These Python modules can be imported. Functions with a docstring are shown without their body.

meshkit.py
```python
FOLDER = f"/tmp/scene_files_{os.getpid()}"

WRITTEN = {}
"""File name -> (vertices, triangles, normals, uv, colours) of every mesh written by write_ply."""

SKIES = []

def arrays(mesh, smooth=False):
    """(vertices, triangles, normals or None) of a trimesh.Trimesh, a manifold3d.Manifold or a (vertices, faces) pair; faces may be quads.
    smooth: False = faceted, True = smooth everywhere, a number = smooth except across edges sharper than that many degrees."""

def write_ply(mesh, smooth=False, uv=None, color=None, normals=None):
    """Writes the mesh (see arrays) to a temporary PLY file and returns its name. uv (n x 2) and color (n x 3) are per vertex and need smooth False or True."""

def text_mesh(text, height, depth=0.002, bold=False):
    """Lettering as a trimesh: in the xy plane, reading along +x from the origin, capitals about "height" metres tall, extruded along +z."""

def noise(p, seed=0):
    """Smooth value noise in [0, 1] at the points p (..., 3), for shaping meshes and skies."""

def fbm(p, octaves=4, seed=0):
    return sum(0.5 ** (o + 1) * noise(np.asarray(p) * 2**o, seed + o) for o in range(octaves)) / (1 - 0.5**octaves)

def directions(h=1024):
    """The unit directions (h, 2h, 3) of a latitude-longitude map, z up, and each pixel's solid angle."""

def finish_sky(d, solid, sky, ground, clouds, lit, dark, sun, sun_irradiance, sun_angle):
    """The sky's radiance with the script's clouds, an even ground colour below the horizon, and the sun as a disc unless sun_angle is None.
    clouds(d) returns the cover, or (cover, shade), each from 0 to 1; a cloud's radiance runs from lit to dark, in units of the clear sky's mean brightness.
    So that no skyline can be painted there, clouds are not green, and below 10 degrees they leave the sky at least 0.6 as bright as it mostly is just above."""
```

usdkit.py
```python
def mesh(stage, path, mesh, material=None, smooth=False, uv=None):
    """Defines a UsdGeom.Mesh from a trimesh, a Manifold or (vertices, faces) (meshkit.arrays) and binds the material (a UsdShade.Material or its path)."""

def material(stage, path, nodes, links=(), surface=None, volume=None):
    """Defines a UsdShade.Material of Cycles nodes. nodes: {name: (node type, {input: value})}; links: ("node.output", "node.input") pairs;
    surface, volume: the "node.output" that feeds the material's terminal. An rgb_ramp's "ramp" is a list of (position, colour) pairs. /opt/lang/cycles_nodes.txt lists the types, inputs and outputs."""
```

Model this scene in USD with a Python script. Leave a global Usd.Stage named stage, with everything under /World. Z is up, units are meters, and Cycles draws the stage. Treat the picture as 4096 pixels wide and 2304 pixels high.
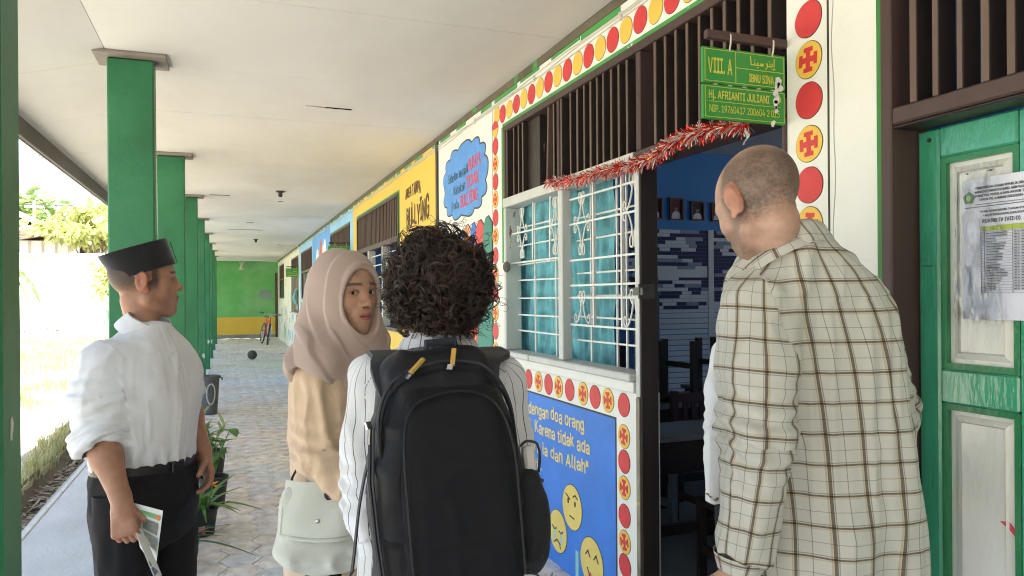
import math, random
import numpy as np, trimesh, usdkit, meshkit
from pxr import Usd, UsdGeom, UsdLux, UsdShade, Gf, Sdf, Vt
from shapely import affinity
from shapely.geometry import Polygon, Point, LineString, box as sbox
from shapely.ops import unary_union
from scipy.spatial import cKDTree

# ---------------------------------------------------------------- camera, sky, sun, exposure
stage = Usd.Stage.CreateInMemory()
UsdGeom.SetStageUpAxis(stage, UsdGeom.Tokens.z)
UsdGeom.SetStageMetersPerUnit(stage, 1.0)
UsdGeom.Xform.Define(stage, '/World')
UsdGeom.Scope.Define(stage, '/World/Looks')
EXPOSURE = 2.1
SKY = 0.10
SUN = 1.25
TO_SUN = np.array([0.17, -0.50, 1.0]); TO_SUN /= np.linalg.norm(TO_SUN)
cam = UsdGeom.Camera.Define(stage, '/World/camera')
YAW = math.radians(20.623)
ROLL = 0.007
EYE = 1.5
fw = np.array([math.sin(YAW), math.cos(YAW), 0.]); rt = np.array([math.cos(YAW), -math.sin(YAW), 0.]); zz = np.array([0, 0, 1.])
r2 = rt * math.cos(ROLL) - zz * math.sin(ROLL); u2 = zz * math.cos(ROLL) + rt * math.sin(ROLL)
cam.AddTransformOp().Set(Gf.Matrix4d(*r2, 0, *u2, 0, *(-fw), 0, 0, 0, EYE, 1))
cam.CreateHorizontalApertureAttr(36.0)
cam.CreateVerticalApertureAttr(20.25)
cam.CreateFocalLengthAttr(36.0 * 3000 / 4096)
cam.CreateVerticalApertureOffsetAttr(33.0 / 4096 * 36.0)
cam.CreateClippingRangeAttr(Gf.Vec2f(0.05, 2000))
cam.CreateExposureAttr(EXPOSURE)
_el = math.asin(TO_SUN[2]); _rot = math.atan2(TO_SUN[0], TO_SUN[1])
dome = UsdLux.DomeLight.Define(stage, '/World/sky')
skym = usdkit.material(stage, '/World/Looks/sky_light', {
    'sky': ('sky_texture', {'sky_type': 'single_scattering', 'sun_disc': False, 'sun_elevation': _el, 'sun_rotation': _rot, 'altitude': 20.0, 'air_density': 1.2, 'aerosol_density': 2.5, 'ozone_density': 1.0}),
    'bg': ('background_shader', {'strength': SKY})}, [('sky.color', 'bg.color')], surface='bg.background')
UsdShade.MaterialBindingAPI.Apply(dome.GetPrim()).Bind(skym)
dome.GetPrim().SetCustomDataByKey('kind', 'structure')
sun = UsdLux.DistantLight.Define(stage, '/World/sun')
_x = np.cross([0, 0, 1.], TO_SUN); _x /= np.linalg.norm(_x); _y = np.cross(TO_SUN, _x)
sun.AddTransformOp().Set(Gf.Matrix4d(*_x, 0, *_y, 0, *TO_SUN, 0, 0, 0, 0, 1))
sun.CreateIntensityAttr(SUN); sun.CreateAngleAttr(0.53); sun.CreateNormalizeAttr(True) if hasattr(sun, 'CreateNormalizeAttr') else None
UsdLux.LightAPI(sun.GetPrim()).CreateNormalizeAttr(True)
sun.CreateColorAttr(Gf.Vec3f(1.0, 0.95, 0.86))

# ---------------------------------------------------------------- naming and scene helpers
_count = {}
def numbered(parent, name):
    k = (parent, name); n = _count.get(k, 0); _count[k] = n + 1
    return f'{parent}/{name}' if n == 0 else f'{parent}/{name}_{n:03d}'
BASE = {}
def keys(prim, label=None, cat=None, group=None, kind=None):
    for k, v in (('label', label), ('category', cat), ('group', group), ('kind', kind)):
        if v: prim.SetCustomDataByKey(k, v)
    return prim
def thing(name, label, cat, base=(0, 0, 0), group=None, kind=None):
    p = numbered('/World', name)
    x = UsdGeom.Xform.Define(stage, p); x.AddTranslateOp().Set(Gf.Vec3d(*map(float, base)))
    BASE[p] = np.array(base, float)
    keys(x.GetPrim(), label, cat, group, kind)
    return p
def _base(parent):
    while parent not in BASE: parent = parent.rsplit('/', 1)[0]
    return BASE[parent]
def part(parent, name, mesh, mat, label=None, smooth=False, uv=None, kind=None, colors=None, normals=None):
    p = numbered(parent, name)
    v, f, n = meshkit.arrays(mesh, smooth)
    if normals is not None: n = normals
    v = v - _base(parent)
    m = UsdGeom.Mesh.Define(stage, p)
    m.CreatePointsAttr(Vt.Vec3fArray.FromNumpy(np.ascontiguousarray(v, np.float32)))
    m.CreateFaceVertexCountsAttr(Vt.IntArray.FromNumpy(np.full(len(f), 3, np.int32)))
    m.CreateFaceVertexIndicesAttr(Vt.IntArray.FromNumpy(np.ascontiguousarray(f, np.int32).ravel()))
    m.CreateSubdivisionSchemeAttr('none')
    if n is not None:
        m.CreateNormalsAttr(Vt.Vec3fArray.FromNumpy(np.ascontiguousarray(n, np.float32))); m.SetNormalsInterpolation('vertex')
    pv = UsdGeom.PrimvarsAPI(m)
    if uv is not None:
        pv.CreatePrimvar('st', Sdf.ValueTypeNames.TexCoord2fArray, 'vertex').Set(Vt.Vec2fArray.FromNumpy(np.ascontiguousarray(uv, np.float32)))
    if colors is not None:
        pv.CreatePrimvar('tint', Sdf.ValueTypeNames.Color3fArray, 'vertex').Set(Vt.Vec3fArray.FromNumpy(np.ascontiguousarray(colors, np.float32)))
    UsdShade.MaterialBindingAPI.Apply(m.GetPrim()).Bind(mat)
    if label: m.GetPrim().SetCustomDataByKey('label', label)
    if kind: m.GetPrim().SetCustomDataByKey('kind', kind)
    return p
def solo(name, mesh, mat, label, cat, group=None, kind=None, smooth=False, base=None):
    """a thing that is one mesh"""
    v = meshkit.arrays(mesh)[0]
    b = np.array([(v[:, 0].min() + v[:, 0].max()) / 2, (v[:, 1].min() + v[:, 1].max()) / 2, v[:, 2].min()]) if base is None else np.array(base, float)
    BASE['/World'] = b
    p = part('/World', name, mesh, mat, smooth=smooth)
    UsdGeom.Mesh(stage.GetPrimAtPath(p)).AddTranslateOp().Set(Gf.Vec3d(*map(float, b)))
    BASE[p] = b
    keys(stage.GetPrimAtPath(p), label, cat, group, kind)
    return p
def struct(name, mesh, mat, kind='structure', label=None, smooth=False):
    BASE['/World'] = np.zeros(3)
    p = part('/World', name, mesh, mat, smooth=smooth); BASE[p] = np.zeros(3)
    keys(stage.GetPrimAtPath(p), label, None, None, kind)
    return p
def copy_of(src, name, label, cat, loc, rotz=0, group=None, scale=None):
    p = numbered('/World', name)
    x = UsdGeom.Xform.Define(stage, p)
    x.GetPrim().GetReferences().AddInternalReference(src); x.GetPrim().SetInstanceable(True)
    x.ClearXformOpOrder(); x.AddTransformOp().Set(Gf.Matrix4d().SetRotate(Gf.Rotation(Gf.Vec3d(0, 0, 1), rotz)) * Gf.Matrix4d().SetTranslate(Gf.Vec3d(*map(float, loc))))
    keys(x.GetPrim(), label, cat, group)
    return p

# ---------------------------------------------------------------- mesh helpers
cat_ = trimesh.util.concatenate
def box(x0, x1, y0, y1, z0, z1, b=0.0):
    lo = np.array([min(x0, x1), min(y0, y1), min(z0, z1)]); hi = np.array([max(x0, x1), max(y0, y1), max(z0, z1)])
    if b <= 0:
        m = trimesh.creation.box(hi - lo); m.apply_translation((lo + hi) / 2); return m
    b = min(b, 0.45 * (hi - lo).min()); pts = []
    for c in np.ndindex(2, 2, 2):
        p = np.where(c, hi, lo); q = np.where(c, hi - b, lo + b)
        for k in range(3):
            w = q.copy(); w[k] = p[k]; pts.append(w)
    return trimesh.convex.convex_hull(np.array(pts))
def bar(a, b, w, h=None, roll=0.0):
    """a square bar from a to b"""
    a, b = np.array(a, float), np.array(b, float); h = h or w
    d = b - a; L = np.linalg.norm(d); d /= L
    s = np.cross(d, [0, 0, 1.] if abs(d[2]) < .95 else [1., 0, 0]); s /= np.linalg.norm(s); u = np.cross(s, d)
    m = trimesh.creation.box([w, h, L]); R = np.eye(4); R[:3, 0], R[:3, 1], R[:3, 2], R[:3, 3] = s, u, d, (a + b) / 2
    if np.linalg.det(R[:3, :3]) < 0: R[:3, 0] *= -1
    m.apply_transform(R); return m
def tube(pts, r, sides=6, caps=True):
    p = np.asarray(pts, float); n = len(p)
    t = np.gradient(p, axis=0); t /= np.linalg.norm(t, axis=1, keepdims=True) + 1e-12
    a = np.cross(t[0], [0, 0, 1.] if abs(t[0, 2]) < .9 else [1., 0, 0]); A = []
    for k in range(n):
        a = a - t[k] * (a @ t[k]); a /= np.linalg.norm(a) + 1e-12; A.append(a)
    A = np.array(A); B = np.cross(t, A); ang = np.arange(sides) * 2 * np.pi / sides
    rr = np.broadcast_to(r, (n,))[:, None, None]
    v = p[:, None] + rr * (np.cos(ang)[None, :, None] * A[:, None] + np.sin(ang)[None, :, None] * B[:, None])
    i, j = np.meshgrid(np.arange(n - 1), np.arange(sides), indexing='ij')
    q = np.stack([i * sides + j, i * sides + (j + 1) % sides, (i + 1) * sides + (j + 1) % sides, (i + 1) * sides + j], -1).reshape(-1, 4)
    f = np.vstack([q[:, [0, 1, 2]], q[:, [0, 2, 3]]]); v = v.reshape(-1, 3)
    if caps:
        k = len(v); v = np.vstack([v, p[0], p[-1]]); js = np.arange(sides)
        f = np.vstack([f, np.stack([np.full(sides, k), (js + 1) % sides, js], 1), np.stack([np.full(sides, k + 1), (n - 1) * sides + js, (n - 1) * sides + (js + 1) % sides], 1)])
    return trimesh.Trimesh(v, f, process=False)
def prismX(poly, x0, x1):
    """a shape in the (y, z) plane, given thickness along x"""
    out = []
    for g in getattr(poly, 'geoms', [poly]):
        if g.geom_type != 'Polygon' or g.area < 1e-7: continue
        m = trimesh.creation.extrude_polygon(g, x1 - x0, engine='earcut')
        v = np.array(m.vertices); out.append(trimesh.Trimesh(np.stack([v[:, 2] + x0, v[:, 0], v[:, 1]], 1), m.faces, process=False))
    return cat_(out)
def prismY(poly, y0, y1):
    """a shape in the (x, z) plane, given thickness along y"""
    out = []
    for g in getattr(poly, 'geoms', [poly]):
        if g.geom_type != 'Polygon' or g.area < 1e-7: continue
        m = trimesh.creation.extrude_polygon(g, y1 - y0, engine='earcut')
        v = np.array(m.vertices); out.append(trimesh.Trimesh(np.stack([v[:, 0], y1 - v[:, 2], v[:, 1]], 1), m.faces, process=False))
    return cat_(out)
def prismZ(poly, z0, z1):
    out = []
    for g in getattr(poly, 'geoms', [poly]):
        if g.geom_type != 'Polygon' or g.area < 1e-7: continue
        m = trimesh.creation.extrude_polygon(g, z1 - z0, engine='earcut'); m.apply_translation([0, 0, z0]); out.append(m)
    return cat_(out)
def lathe(profile, n=20):
    """profile: (r, z) points"""
    m = trimesh.creation.revolve(np.array(profile, float), sections=n); return m
def xf(m, R=None, t=(0, 0, 0)):
    m = m.copy(); T = np.eye(4)
    if R is not None: T[:3, :3] = R
    T[:3, 3] = t; m.apply_transform(T); return m
def rotm(axis, deg): return trimesh.transformations.rotation_matrix(math.radians(deg), axis)[:3, :3]
def grid(nu, nv, fn, closed_u=False):
    """a sheet from fn(u, v) on [0,1]^2 (arrays) -> (..., 3)"""
    u = np.linspace(0, 1, nu, endpoint=not closed_u); v = np.linspace(0, 1, nv); U, V = np.meshgrid(u, v, indexing='ij')
    P = fn(U, V).reshape(-1, 3); iu = np.arange(nu if closed_u else nu - 1); I, J = np.meshgrid(iu, np.arange(nv - 1), indexing='ij'); I2 = (I + 1) % nu
    q = np.stack([I * nv + J, I2 * nv + J, I2 * nv + J + 1, I * nv + J + 1], -1).reshape(-1, 4)
    return trimesh.Trimesh(P, np.vstack([q[:, [0, 1, 2]], q[:, [0, 2, 3]]]), process=False)

# ---------------------------------------------------------------- material helpers
def S(r, g, b):
    c = np.array([r, g, b]) / 255.; return tuple(np.where(c <= .04045, c / 12.92, ((c + .055) / 1.055) ** 2.4))
_mats = {}
def pmat(name, col, rough=.55, var=.1, vs=2.5, bump=.12, bs=40., chips=None, stains=None, stretch=(1, 1, 1), spec=.4, coord='pos', tint=None, **extra):
    """painted or plain surface: uneven tone, fine relief, optional chips (colour, scale, amount) and stains"""
    if name in _mats: return _mats[name]
    c = np.array(col)
    nodes = {'g': ('geometry', {}) if coord == 'pos' else ('texture_coordinate', {}), 'mp': ('mapping', {'mapping_type': 'point', 'scale': stretch}),
             'n': ('noise_texture', {'scale': vs, 'detail': 5.0, 'roughness': .6}),
             'r': ('rgb_ramp', {'ramp': [(0.25, tuple(c * (1 - var))), (.5, tuple(c)), (0.75, tuple(np.minimum(c * (1 + var * .8), .95)))]}),
             'p': ('principled_bsdf', {'roughness': rough, 'specular_ior_level': spec, **extra})}
    src = 'g.position' if coord == 'pos' else 'g.object'
    links = [(src, 'mp.vector'), ('mp.vector', 'n.vector'), ('n.fac', 'r.fac')]
    out = 'r.color'
    for k, (what, key) in enumerate(((stains, 's'), (chips, 'c'))):
        if what is None: continue
        ccol, cs, amt = what[:3]; soft = .1 if key == 's' else .015
        nodes[key + 'n'] = ('noise_texture', {'scale': cs, 'detail': 6.0 if key == 's' else 4.0, 'roughness': .65})
        nodes[key + 'r'] = ('map_range', {'from_min': 1 - amt - soft, 'from_max': 1 - amt + soft, 'to_min': 0., 'to_max': what[3] if len(what) > 3 else 1.0, 'clamp': True})
        nodes[key + 'm'] = ('mix_color', {'b': tuple(ccol)})
        links += [('mp.vector', key + 'n.vector'), (key + 'n.fac', key + 'r.value'), (key + 'r.result', key + 'm.fac'), (out, key + 'm.a')]
        out = key + 'm.result'
    links.append((out, 'p.base_color'))
    if bump:
        nodes['bn'] = ('noise_texture', {'scale': bs, 'detail': 4.0, 'roughness': .6}); nodes['b'] = ('bump', {'strength': bump, 'distance': .01})
        links += [('mp.vector', 'bn.vector'), ('bn.fac', 'b.height'), ('b.normal', 'p.normal')]
    _mats[name] = usdkit.material(stage, f'/World/Looks/{name}', nodes, links, surface='p.BSDF')
    return _mats[name]
def leafmat(name, col, trans=.35, rough=.45):
    c = np.array(col)
    nodes = {'g': ('geometry', {}), 'n': ('noise_texture', {'scale': 9.0, 'detail': 3.0}), 'r': ('rgb_ramp', {'ramp': [(.3, tuple(c * .65)), (.7, tuple(c * 1.35))]}),
             'p': ('principled_bsdf', {'roughness': rough}), 't': ('translucent_bsdf', {}), 'm': ('mix_closure', {'fac': trans})}
    return usdkit.material(stage, f'/World/Looks/{name}', nodes, [('g.position', 'n.vector'), ('n.fac', 'r.fac'), ('r.color', 'p.base_color'), ('r.color', 't.color'), ('p.BSDF', 'm.closure1'), ('t.BSDF', 'm.closure2')], surface='m.closure')

GREEN = (.020, .155, .062)
M_col = pmat('green_column_paint', GREEN, .45, .20, 2., .16, 60, stains=((.045, .22, .10), 1.2, .44, .7), chips=((.30, .42, .30), 9, .225))
M_white = pmat('white_wall_paint', (.80, .79, .74), .55, .05, 1.5, .10, 50, stains=((.62, .60, .52), .9, .36, .5))
M_yellow = pmat('yellow_wall_paint', (.80, .53, .08), .55, .06, 1.5, .1, 50)
M_blue = pmat('blue_wall_paint', (.10, .34, .80), .5, .14, 3, .1, 50)
M_lightblue = pmat('light_blue_wall_paint', (.30, .58, .86), .5, .10, 3, .1, 50)
M_red = pmat('red_disc_paint', (.62, .045, .05), .5, .12, 14, .1, 60)
M_dyel = pmat('yellow_disc_paint', (.80, .50, .08), .5, .08, 14, .1, 60)
M_line = pmat('dark_outline_paint', (.05, .045, .04), .6, .2, 20, 0)
M_grn = pmat('bright_green_paint', (.06, .30, .07), .5, .2, 5, .15, 40, chips=((.6, .62, .58), 9, .34))
M_brown = pmat('brown_wood_paint', (.066, .038, .034), .5, .25, 5, .25, 30, stretch=(1, 1, .15), chips=((.22, .17, .14), 22, .27))
M_slatd = pmat('slat_side_shade', (.022, .015, .013), .6, .3, 5, .1)  # near black: the shade between slats is put into their colour
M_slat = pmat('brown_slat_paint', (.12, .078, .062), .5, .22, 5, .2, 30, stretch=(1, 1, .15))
M_dark = pmat('dark_brown_wood', (.032, .022, .019), .45, .3, 4, .25, 30, stretch=(1, 1, .2), chips=((.20, .18, .15), 14, .27))
M_wframe = pmat('white_frame_paint', (.56, .57, .55), .5, .12, 6, .3, 30, stretch=(1, 1, .3), chips=((.18, .14, .11), 16, .30))
M_iron = pmat('white_iron_paint', (.72, .72, .69), .45, .1, 12, .15, 80, chips=((.25, .12, .06), 30, .28))
M_ceil = pmat('ceiling_board', (.70, .68, .65), .75, .05, .8, .08, 25, stains=((.54, .51, .47), .55, .43, .55), stretch=(1, .5, 1))
M_conc = pmat('grey_concrete', (.34, .34, .33), .85, .14, 3, .3, 40, stains=((.22, .21, .2), 1.3, .4, .6))
M_cap = pmat('plywood_cap', (.28, .24, .21), .7, .2, 6, .1)
M_shadowgap = pmat('ceiling_gap_shade', (.13, .11, .075), .8, .3, 4, .1, chips=((.06, .30, .07), 6, .37))
# ================================================================ the school building
WX = 1.70            # face of the corridor wall
CZ = 2.89            # ceiling
rng = random.Random(7)
B = thing('school_building', 'long single storey school building with painted classroom fronts along the corridor', 'building', (WX, 10, 0))
def wall(y0, y1, z0, z1, mat, holes=(), label=None, x0=WX, x1=WX + .11):
    poly = sbox(y0, z0, y1, z1)
    for h in holes: poly = poly.difference(sbox(*h))
    return part(B, 'wall', prismX(poly, x0, x1), mat, label)
wallA = wall(1.60, 6.30, 0, 2.84, M_white, [(1.965, -1, 2.93, 2.62), (2.92, 1.06, 4.64, 2.62)], 'white front of the nearest classroom with painted discs')
wall(6.30, 6.365, 0, 2.84, M_dark, label='dark strip between the white and the yellow front', x0=WX - .012)
wallY = wall(6.365, 11.10, 0, 2.84, M_yellow, [(7.93, 1.12, 10.72, 2.62)], 'yellow front')
wallB = wall(11.10, 20.22, 0, 2.84, M_lightblue, [(11.42, 0, 12.35, 2.62), (12.33, 1.12, 13.70, 2.62), (17.0, 1.46, 19.55, 2.63)], 'light blue front with a cloud mural')
M_wfar = pmat('far_white_wall_paint', (.78, .78, .66), .6, .06, 1.2, .1, 50, stains=((.62, .64, .60), 1.1, .4, .6))
wallC = wall(20.22, 29.62, 0, 2.84, M_wfar, [(20.45, 0, 21.4, 2.62), (21.38, 1.1, 22.8, 2.62), (26.1, 1.48, 28.4, 2.65)], 'far white front with scraps of mural')
wall(-8.0, 1.60, 0, 2.84, M_white, [(.60, -1, 1.585, 2.62), (-2.2, 1.06, .3, 2.62), (-7.6, 1.06, -3.2, 2.62)], 'white front beside the green door')
# board coloured dark as the shaded gap, and the wiring under the ceiling
part(B, 'edge_board', box(WX - .004, WX + .08, -8, 29.62, 2.842, 2.888), M_shadowgap)
gl = []
for k in range(60):
    y = 1.2 + k * .47 + rng.uniform(-.1, .1); gl.append(box(WX - .003, WX + .01, y, y + rng.uniform(.2, .46), 2.812 + rng.uniform(-.006, .01), 2.8395))
part(B, 'green_edge_strokes', cat_(gl), M_grn)
M_wire = pmat('white_cable', (.62, .60, .54), .5, .1, 5, 0)
for zc, ph in ((2.800, 0.), (2.788, 2.), (2.776, 4.)):
    ys = np.arange(-2, 28, .12); pts = np.stack([np.full_like(ys, WX - .006), ys, zc + .006 * np.sin(ys * 2.1 + ph) + .004 * np.sin(ys * 5.3 + ph)], 1)
    part(B, 'cable', tube(pts, .0035, 5), M_wire)
for y in (2.2, 3.05, 4.1, 5.25, 6.4, 7.4):
    part(B, 'cable_clip', box(WX - .012, WX, y, y + .018, 2.768, 2.808, .002), M_wire)

# ---- discs
def wob(r, seed, sx=1., n=40, amp=.025):
    q = random.Random(seed); a = [q.uniform(0, 6.3) for _ in range(4)]
    t = np.linspace(0, 2 * np.pi, n, endpoint=False)
    rr = r * (1 + amp * (np.sin(2 * t + a[0]) * .5 + np.sin(3 * t + a[1]) * .4 + np.sin(7 * t + a[2]) * .22))
    return Polygon(np.stack([rr * np.cos(t) * sx, rr * np.sin(t)], 1))
def cross(r, seed):
    q = random.Random(seed); L, w, c = r * .66, r * .13, r * .31
    arm = unary_union([sbox(-w, -L, w, L), sbox(-L, -w, L, w)] + [affinity.rotate(sbox(-c, L - .20 * r, c, L), a, origin=(0, 0)) for a in (0, 90, 180, 270)])
    return affinity.rotate(arm.buffer(.0015), q.uniform(-9, 9), origin=(0, 0))
_disc_n = [0]
def disc(y, z, kind, r=.0575, parent=None):
    _disc_n[0] += 1; s = _disc_n[0]; parent = parent or wallA
    base = affinity.translate(wob(r, s), y, z)
    mat = {'r': M_red, 'y': M_dyel, 'x': M_dyel, 'h': M_dyel}[kind]
    part(parent, 'disc_outline', prismX(base.buffer(.0022), WX - .0012, WX + .002), M_line)
    part(parent, 'painted_disc', prismX(base, WX - .0026, WX + .002), mat)
    if kind == 'x': part(parent, 'painted_cross', prismX(affinity.translate(cross(r, s), y, z), WX - .0038, WX), M_red)
    if kind == 'h': part(parent, 'painted_cross', prismX(base.intersection(sbox(y - 1, z, y + 1, z + 1)), WX - .0038, WX), M_red)
for k in range(24):
    disc(4.794 - .127 * k - .01 * (k == 0), 2.71 + (.02 if k == 0 else 0) + rng.uniform(-.004, .004), 'yr'[k % 2])
for k, z in enumerate((2.637, 2.521, 2.402, 2.281, 2.16, 2.035, 1.911, 1.778, 1.651, 1.52, 1.387, 1.262, 1.13, 1.0, .875)):
    disc(4.815 + .002 * k, z, 'h' if k == 0 else 'rx'[(k + 1) % 2], .0565)
for k, z in enumerate((2.487, 2.36, 2.233, 2.106, 1.97, 1.841, 1.716, 1.59, 1.46, 1.33, 1.2, 1.07)):
    disc(1.867, z, 'xr'[k % 2], .056)
for k, y in enumerate((4.393, 4.239, 4.082, 3.935, 3.796, 3.651, 3.487, 3.352, 3.214)):
    disc(y, .996, 'xr'[k % 2], .0575)
for k, z in enumerate((.994, .849, .733, .612, .482, .361, .252, .13)):
    disc(3.06, z, 'rx'[k % 2], .054)
part(wallA, 'painted_line', prismX(sbox(1.782, 0, 1.789, 2.80), WX - .0015, WX), M_line)
part(wallA, 'painted_line', prismX(sbox(4.876, .9, 4.880, 2.79), WX - .0015, WX), M_line)
pts = [(1.765 + .004 * math.sin(z * 9) + .003 * math.sin(z * 23), z) for z in np.arange(1.6, 2.75, .03)]
part(wallA, 'crack', prismX(LineString(pts).buffer(.0012), WX - .0012, WX), pmat('crack_grey', (.35, .34, .31), .9, .2))
part(wallA, 'green_stroke', prismX(sbox(1.583, 0, 1.602, 2.83), WX - .004, WX), pmat('green_jamb_paint', (.045, .22, .05), .5, .15, 6, .15))
# green strokes round the frame of the near window
fr = sbox(1.965, 0, 4.64, 2.62)
part(wallA, 'green_stroke', prismX(sbox(1.97, 2.618, 4.665, 2.638), WX - .004, WX), M_grn)
part(wallA, 'green_stroke', prismX(sbox(4.645, 1.72, 4.685, 2.618), WX - .004, WX), M_grn)

# ---- lettering
M_lety = pmat('yellow_letter_paint', (.78, .62, .22), .6, .1, 12, 0)
M_letr = pmat('red_letter_paint', (.72, .07, .09), .6, .1, 12, 0)
M_letg = pmat('grey_letter_paint', (.055, .10, .16), .6, .1, 12, 0)
M_letb = pmat('brown_letter_paint', (.09, .05, .03), .6, .1, 12, 0)
def text_poly_mesh(text, h, bold, seed=0, wobble=.0, slant=0.):
    """hand painted lettering: (n,2) outlines as a flat mesh in its own plane, letters unevenly set"""
    q = random.Random(seed); out, x = [], 0.
    for ch in text:
        if ch == ' ': x += h * .42; continue
        m = meshkit.text_mesh(ch, h, .002, bold)
        w = m.bounds[1][0] - m.bounds[0][0]
        m.apply_translation([-m.bounds[0][0], 0, 0])
        if wobble:
            m.apply_transform(trimesh.transformations.rotation_matrix(q.uniform(-wobble, wobble), [0, 0, 1])); m.apply_translation([0, q.uniform(-1, 1) * h * wobble * .8, 0]); m.apply_scale([1, q.uniform(1 - wobble, 1 + wobble), 1])
        m.apply_translation([x, 0, 0]); out.append(m); x += w + h * .13
    return cat_(out), x
def wall_text(parent, text, y_left, z, h, mat, bold=True, seed=0, wobble=.10, width=None, tilt=0., x=WX):
    """writing on the corridor wall, read from the corridor (towards smaller y)"""
    m, w = text_poly_mesh(text, h, bold, seed, wobble)
    s = (width / w) if width else 1.
    v = np.array(m.vertices); a = v[:, 0] * s
    m = trimesh.Trimesh(np.stack([x - .0045 + v[:, 2] * .5, y_left - a, z + v[:, 1] + a * tilt], 1), m.faces, process=False)
    return part(parent, 'lettering', m, mat)
wall_text(wallY, 'AREA TANPA', 7.60, 2.50, .105, M_letb, True, 3, .12, .66, .01)
wall_text(wallY, 'BULLYING', 7.56, 2.215, .20, M_letb, True, 4, .10, .95, -.0)
# cloud with the three slogans
t = np.linspace(0, 2 * np.pi, 400, endpoint=False)
def blob(cy, cz, ry, rz, lobes, amp, ph):
    k = 1 + amp * np.abs(np.sin(lobes * t / 2 + ph)); q = np.sign(np.cos(t)) * np.abs(np.cos(t)) ** .75, np.sign(np.sin(t)) * np.abs(np.sin(t)) ** .75
    return Polygon(np.stack([cy + ry * k * q[0], cz + rz * k * q[1]], 1)).buffer(0)
cl = blob(5.56, 2.40, .52, .255, 13, .13, .4)
part(wallA, 'cloud_outline', prismX(cl.buffer(.012), WX - .0012, WX), M_line)
part(wallA, 'painted_cloud', prismX(cl, WX - .0026, WX), pmat('cloud_blue_paint', (.09, .30, .72), .5, .15, 7, .1, 50))
wall_text(wallA, 'Sebelum Menjadi', 5.98, 2.425, .068, M_letg, False, 11, .10, .55, .03)
wall_text(wallA, 'BUDAYA', 5.42, 2.45, .085, M_letr, True, 12, .06, .30, .04)
wall_text(wallA, 'Katakan', 5.83, 2.315, .068, M_letg, False, 13, .10, .32, .03)
wall_text(wallA, 'TIDAK', 5.48, 2.325, .085, M_letr, True, 14, .06, .31, .04)
wall_text(wallA, 'Pada', 5.88, 2.195, .066, M_letg, False, 15, .10, .2, .03)
wall_text(wallA, 'BULLYING', 5.64, 2.195, .09, M_letr, True, 16, .06, .44, .03)
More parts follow.
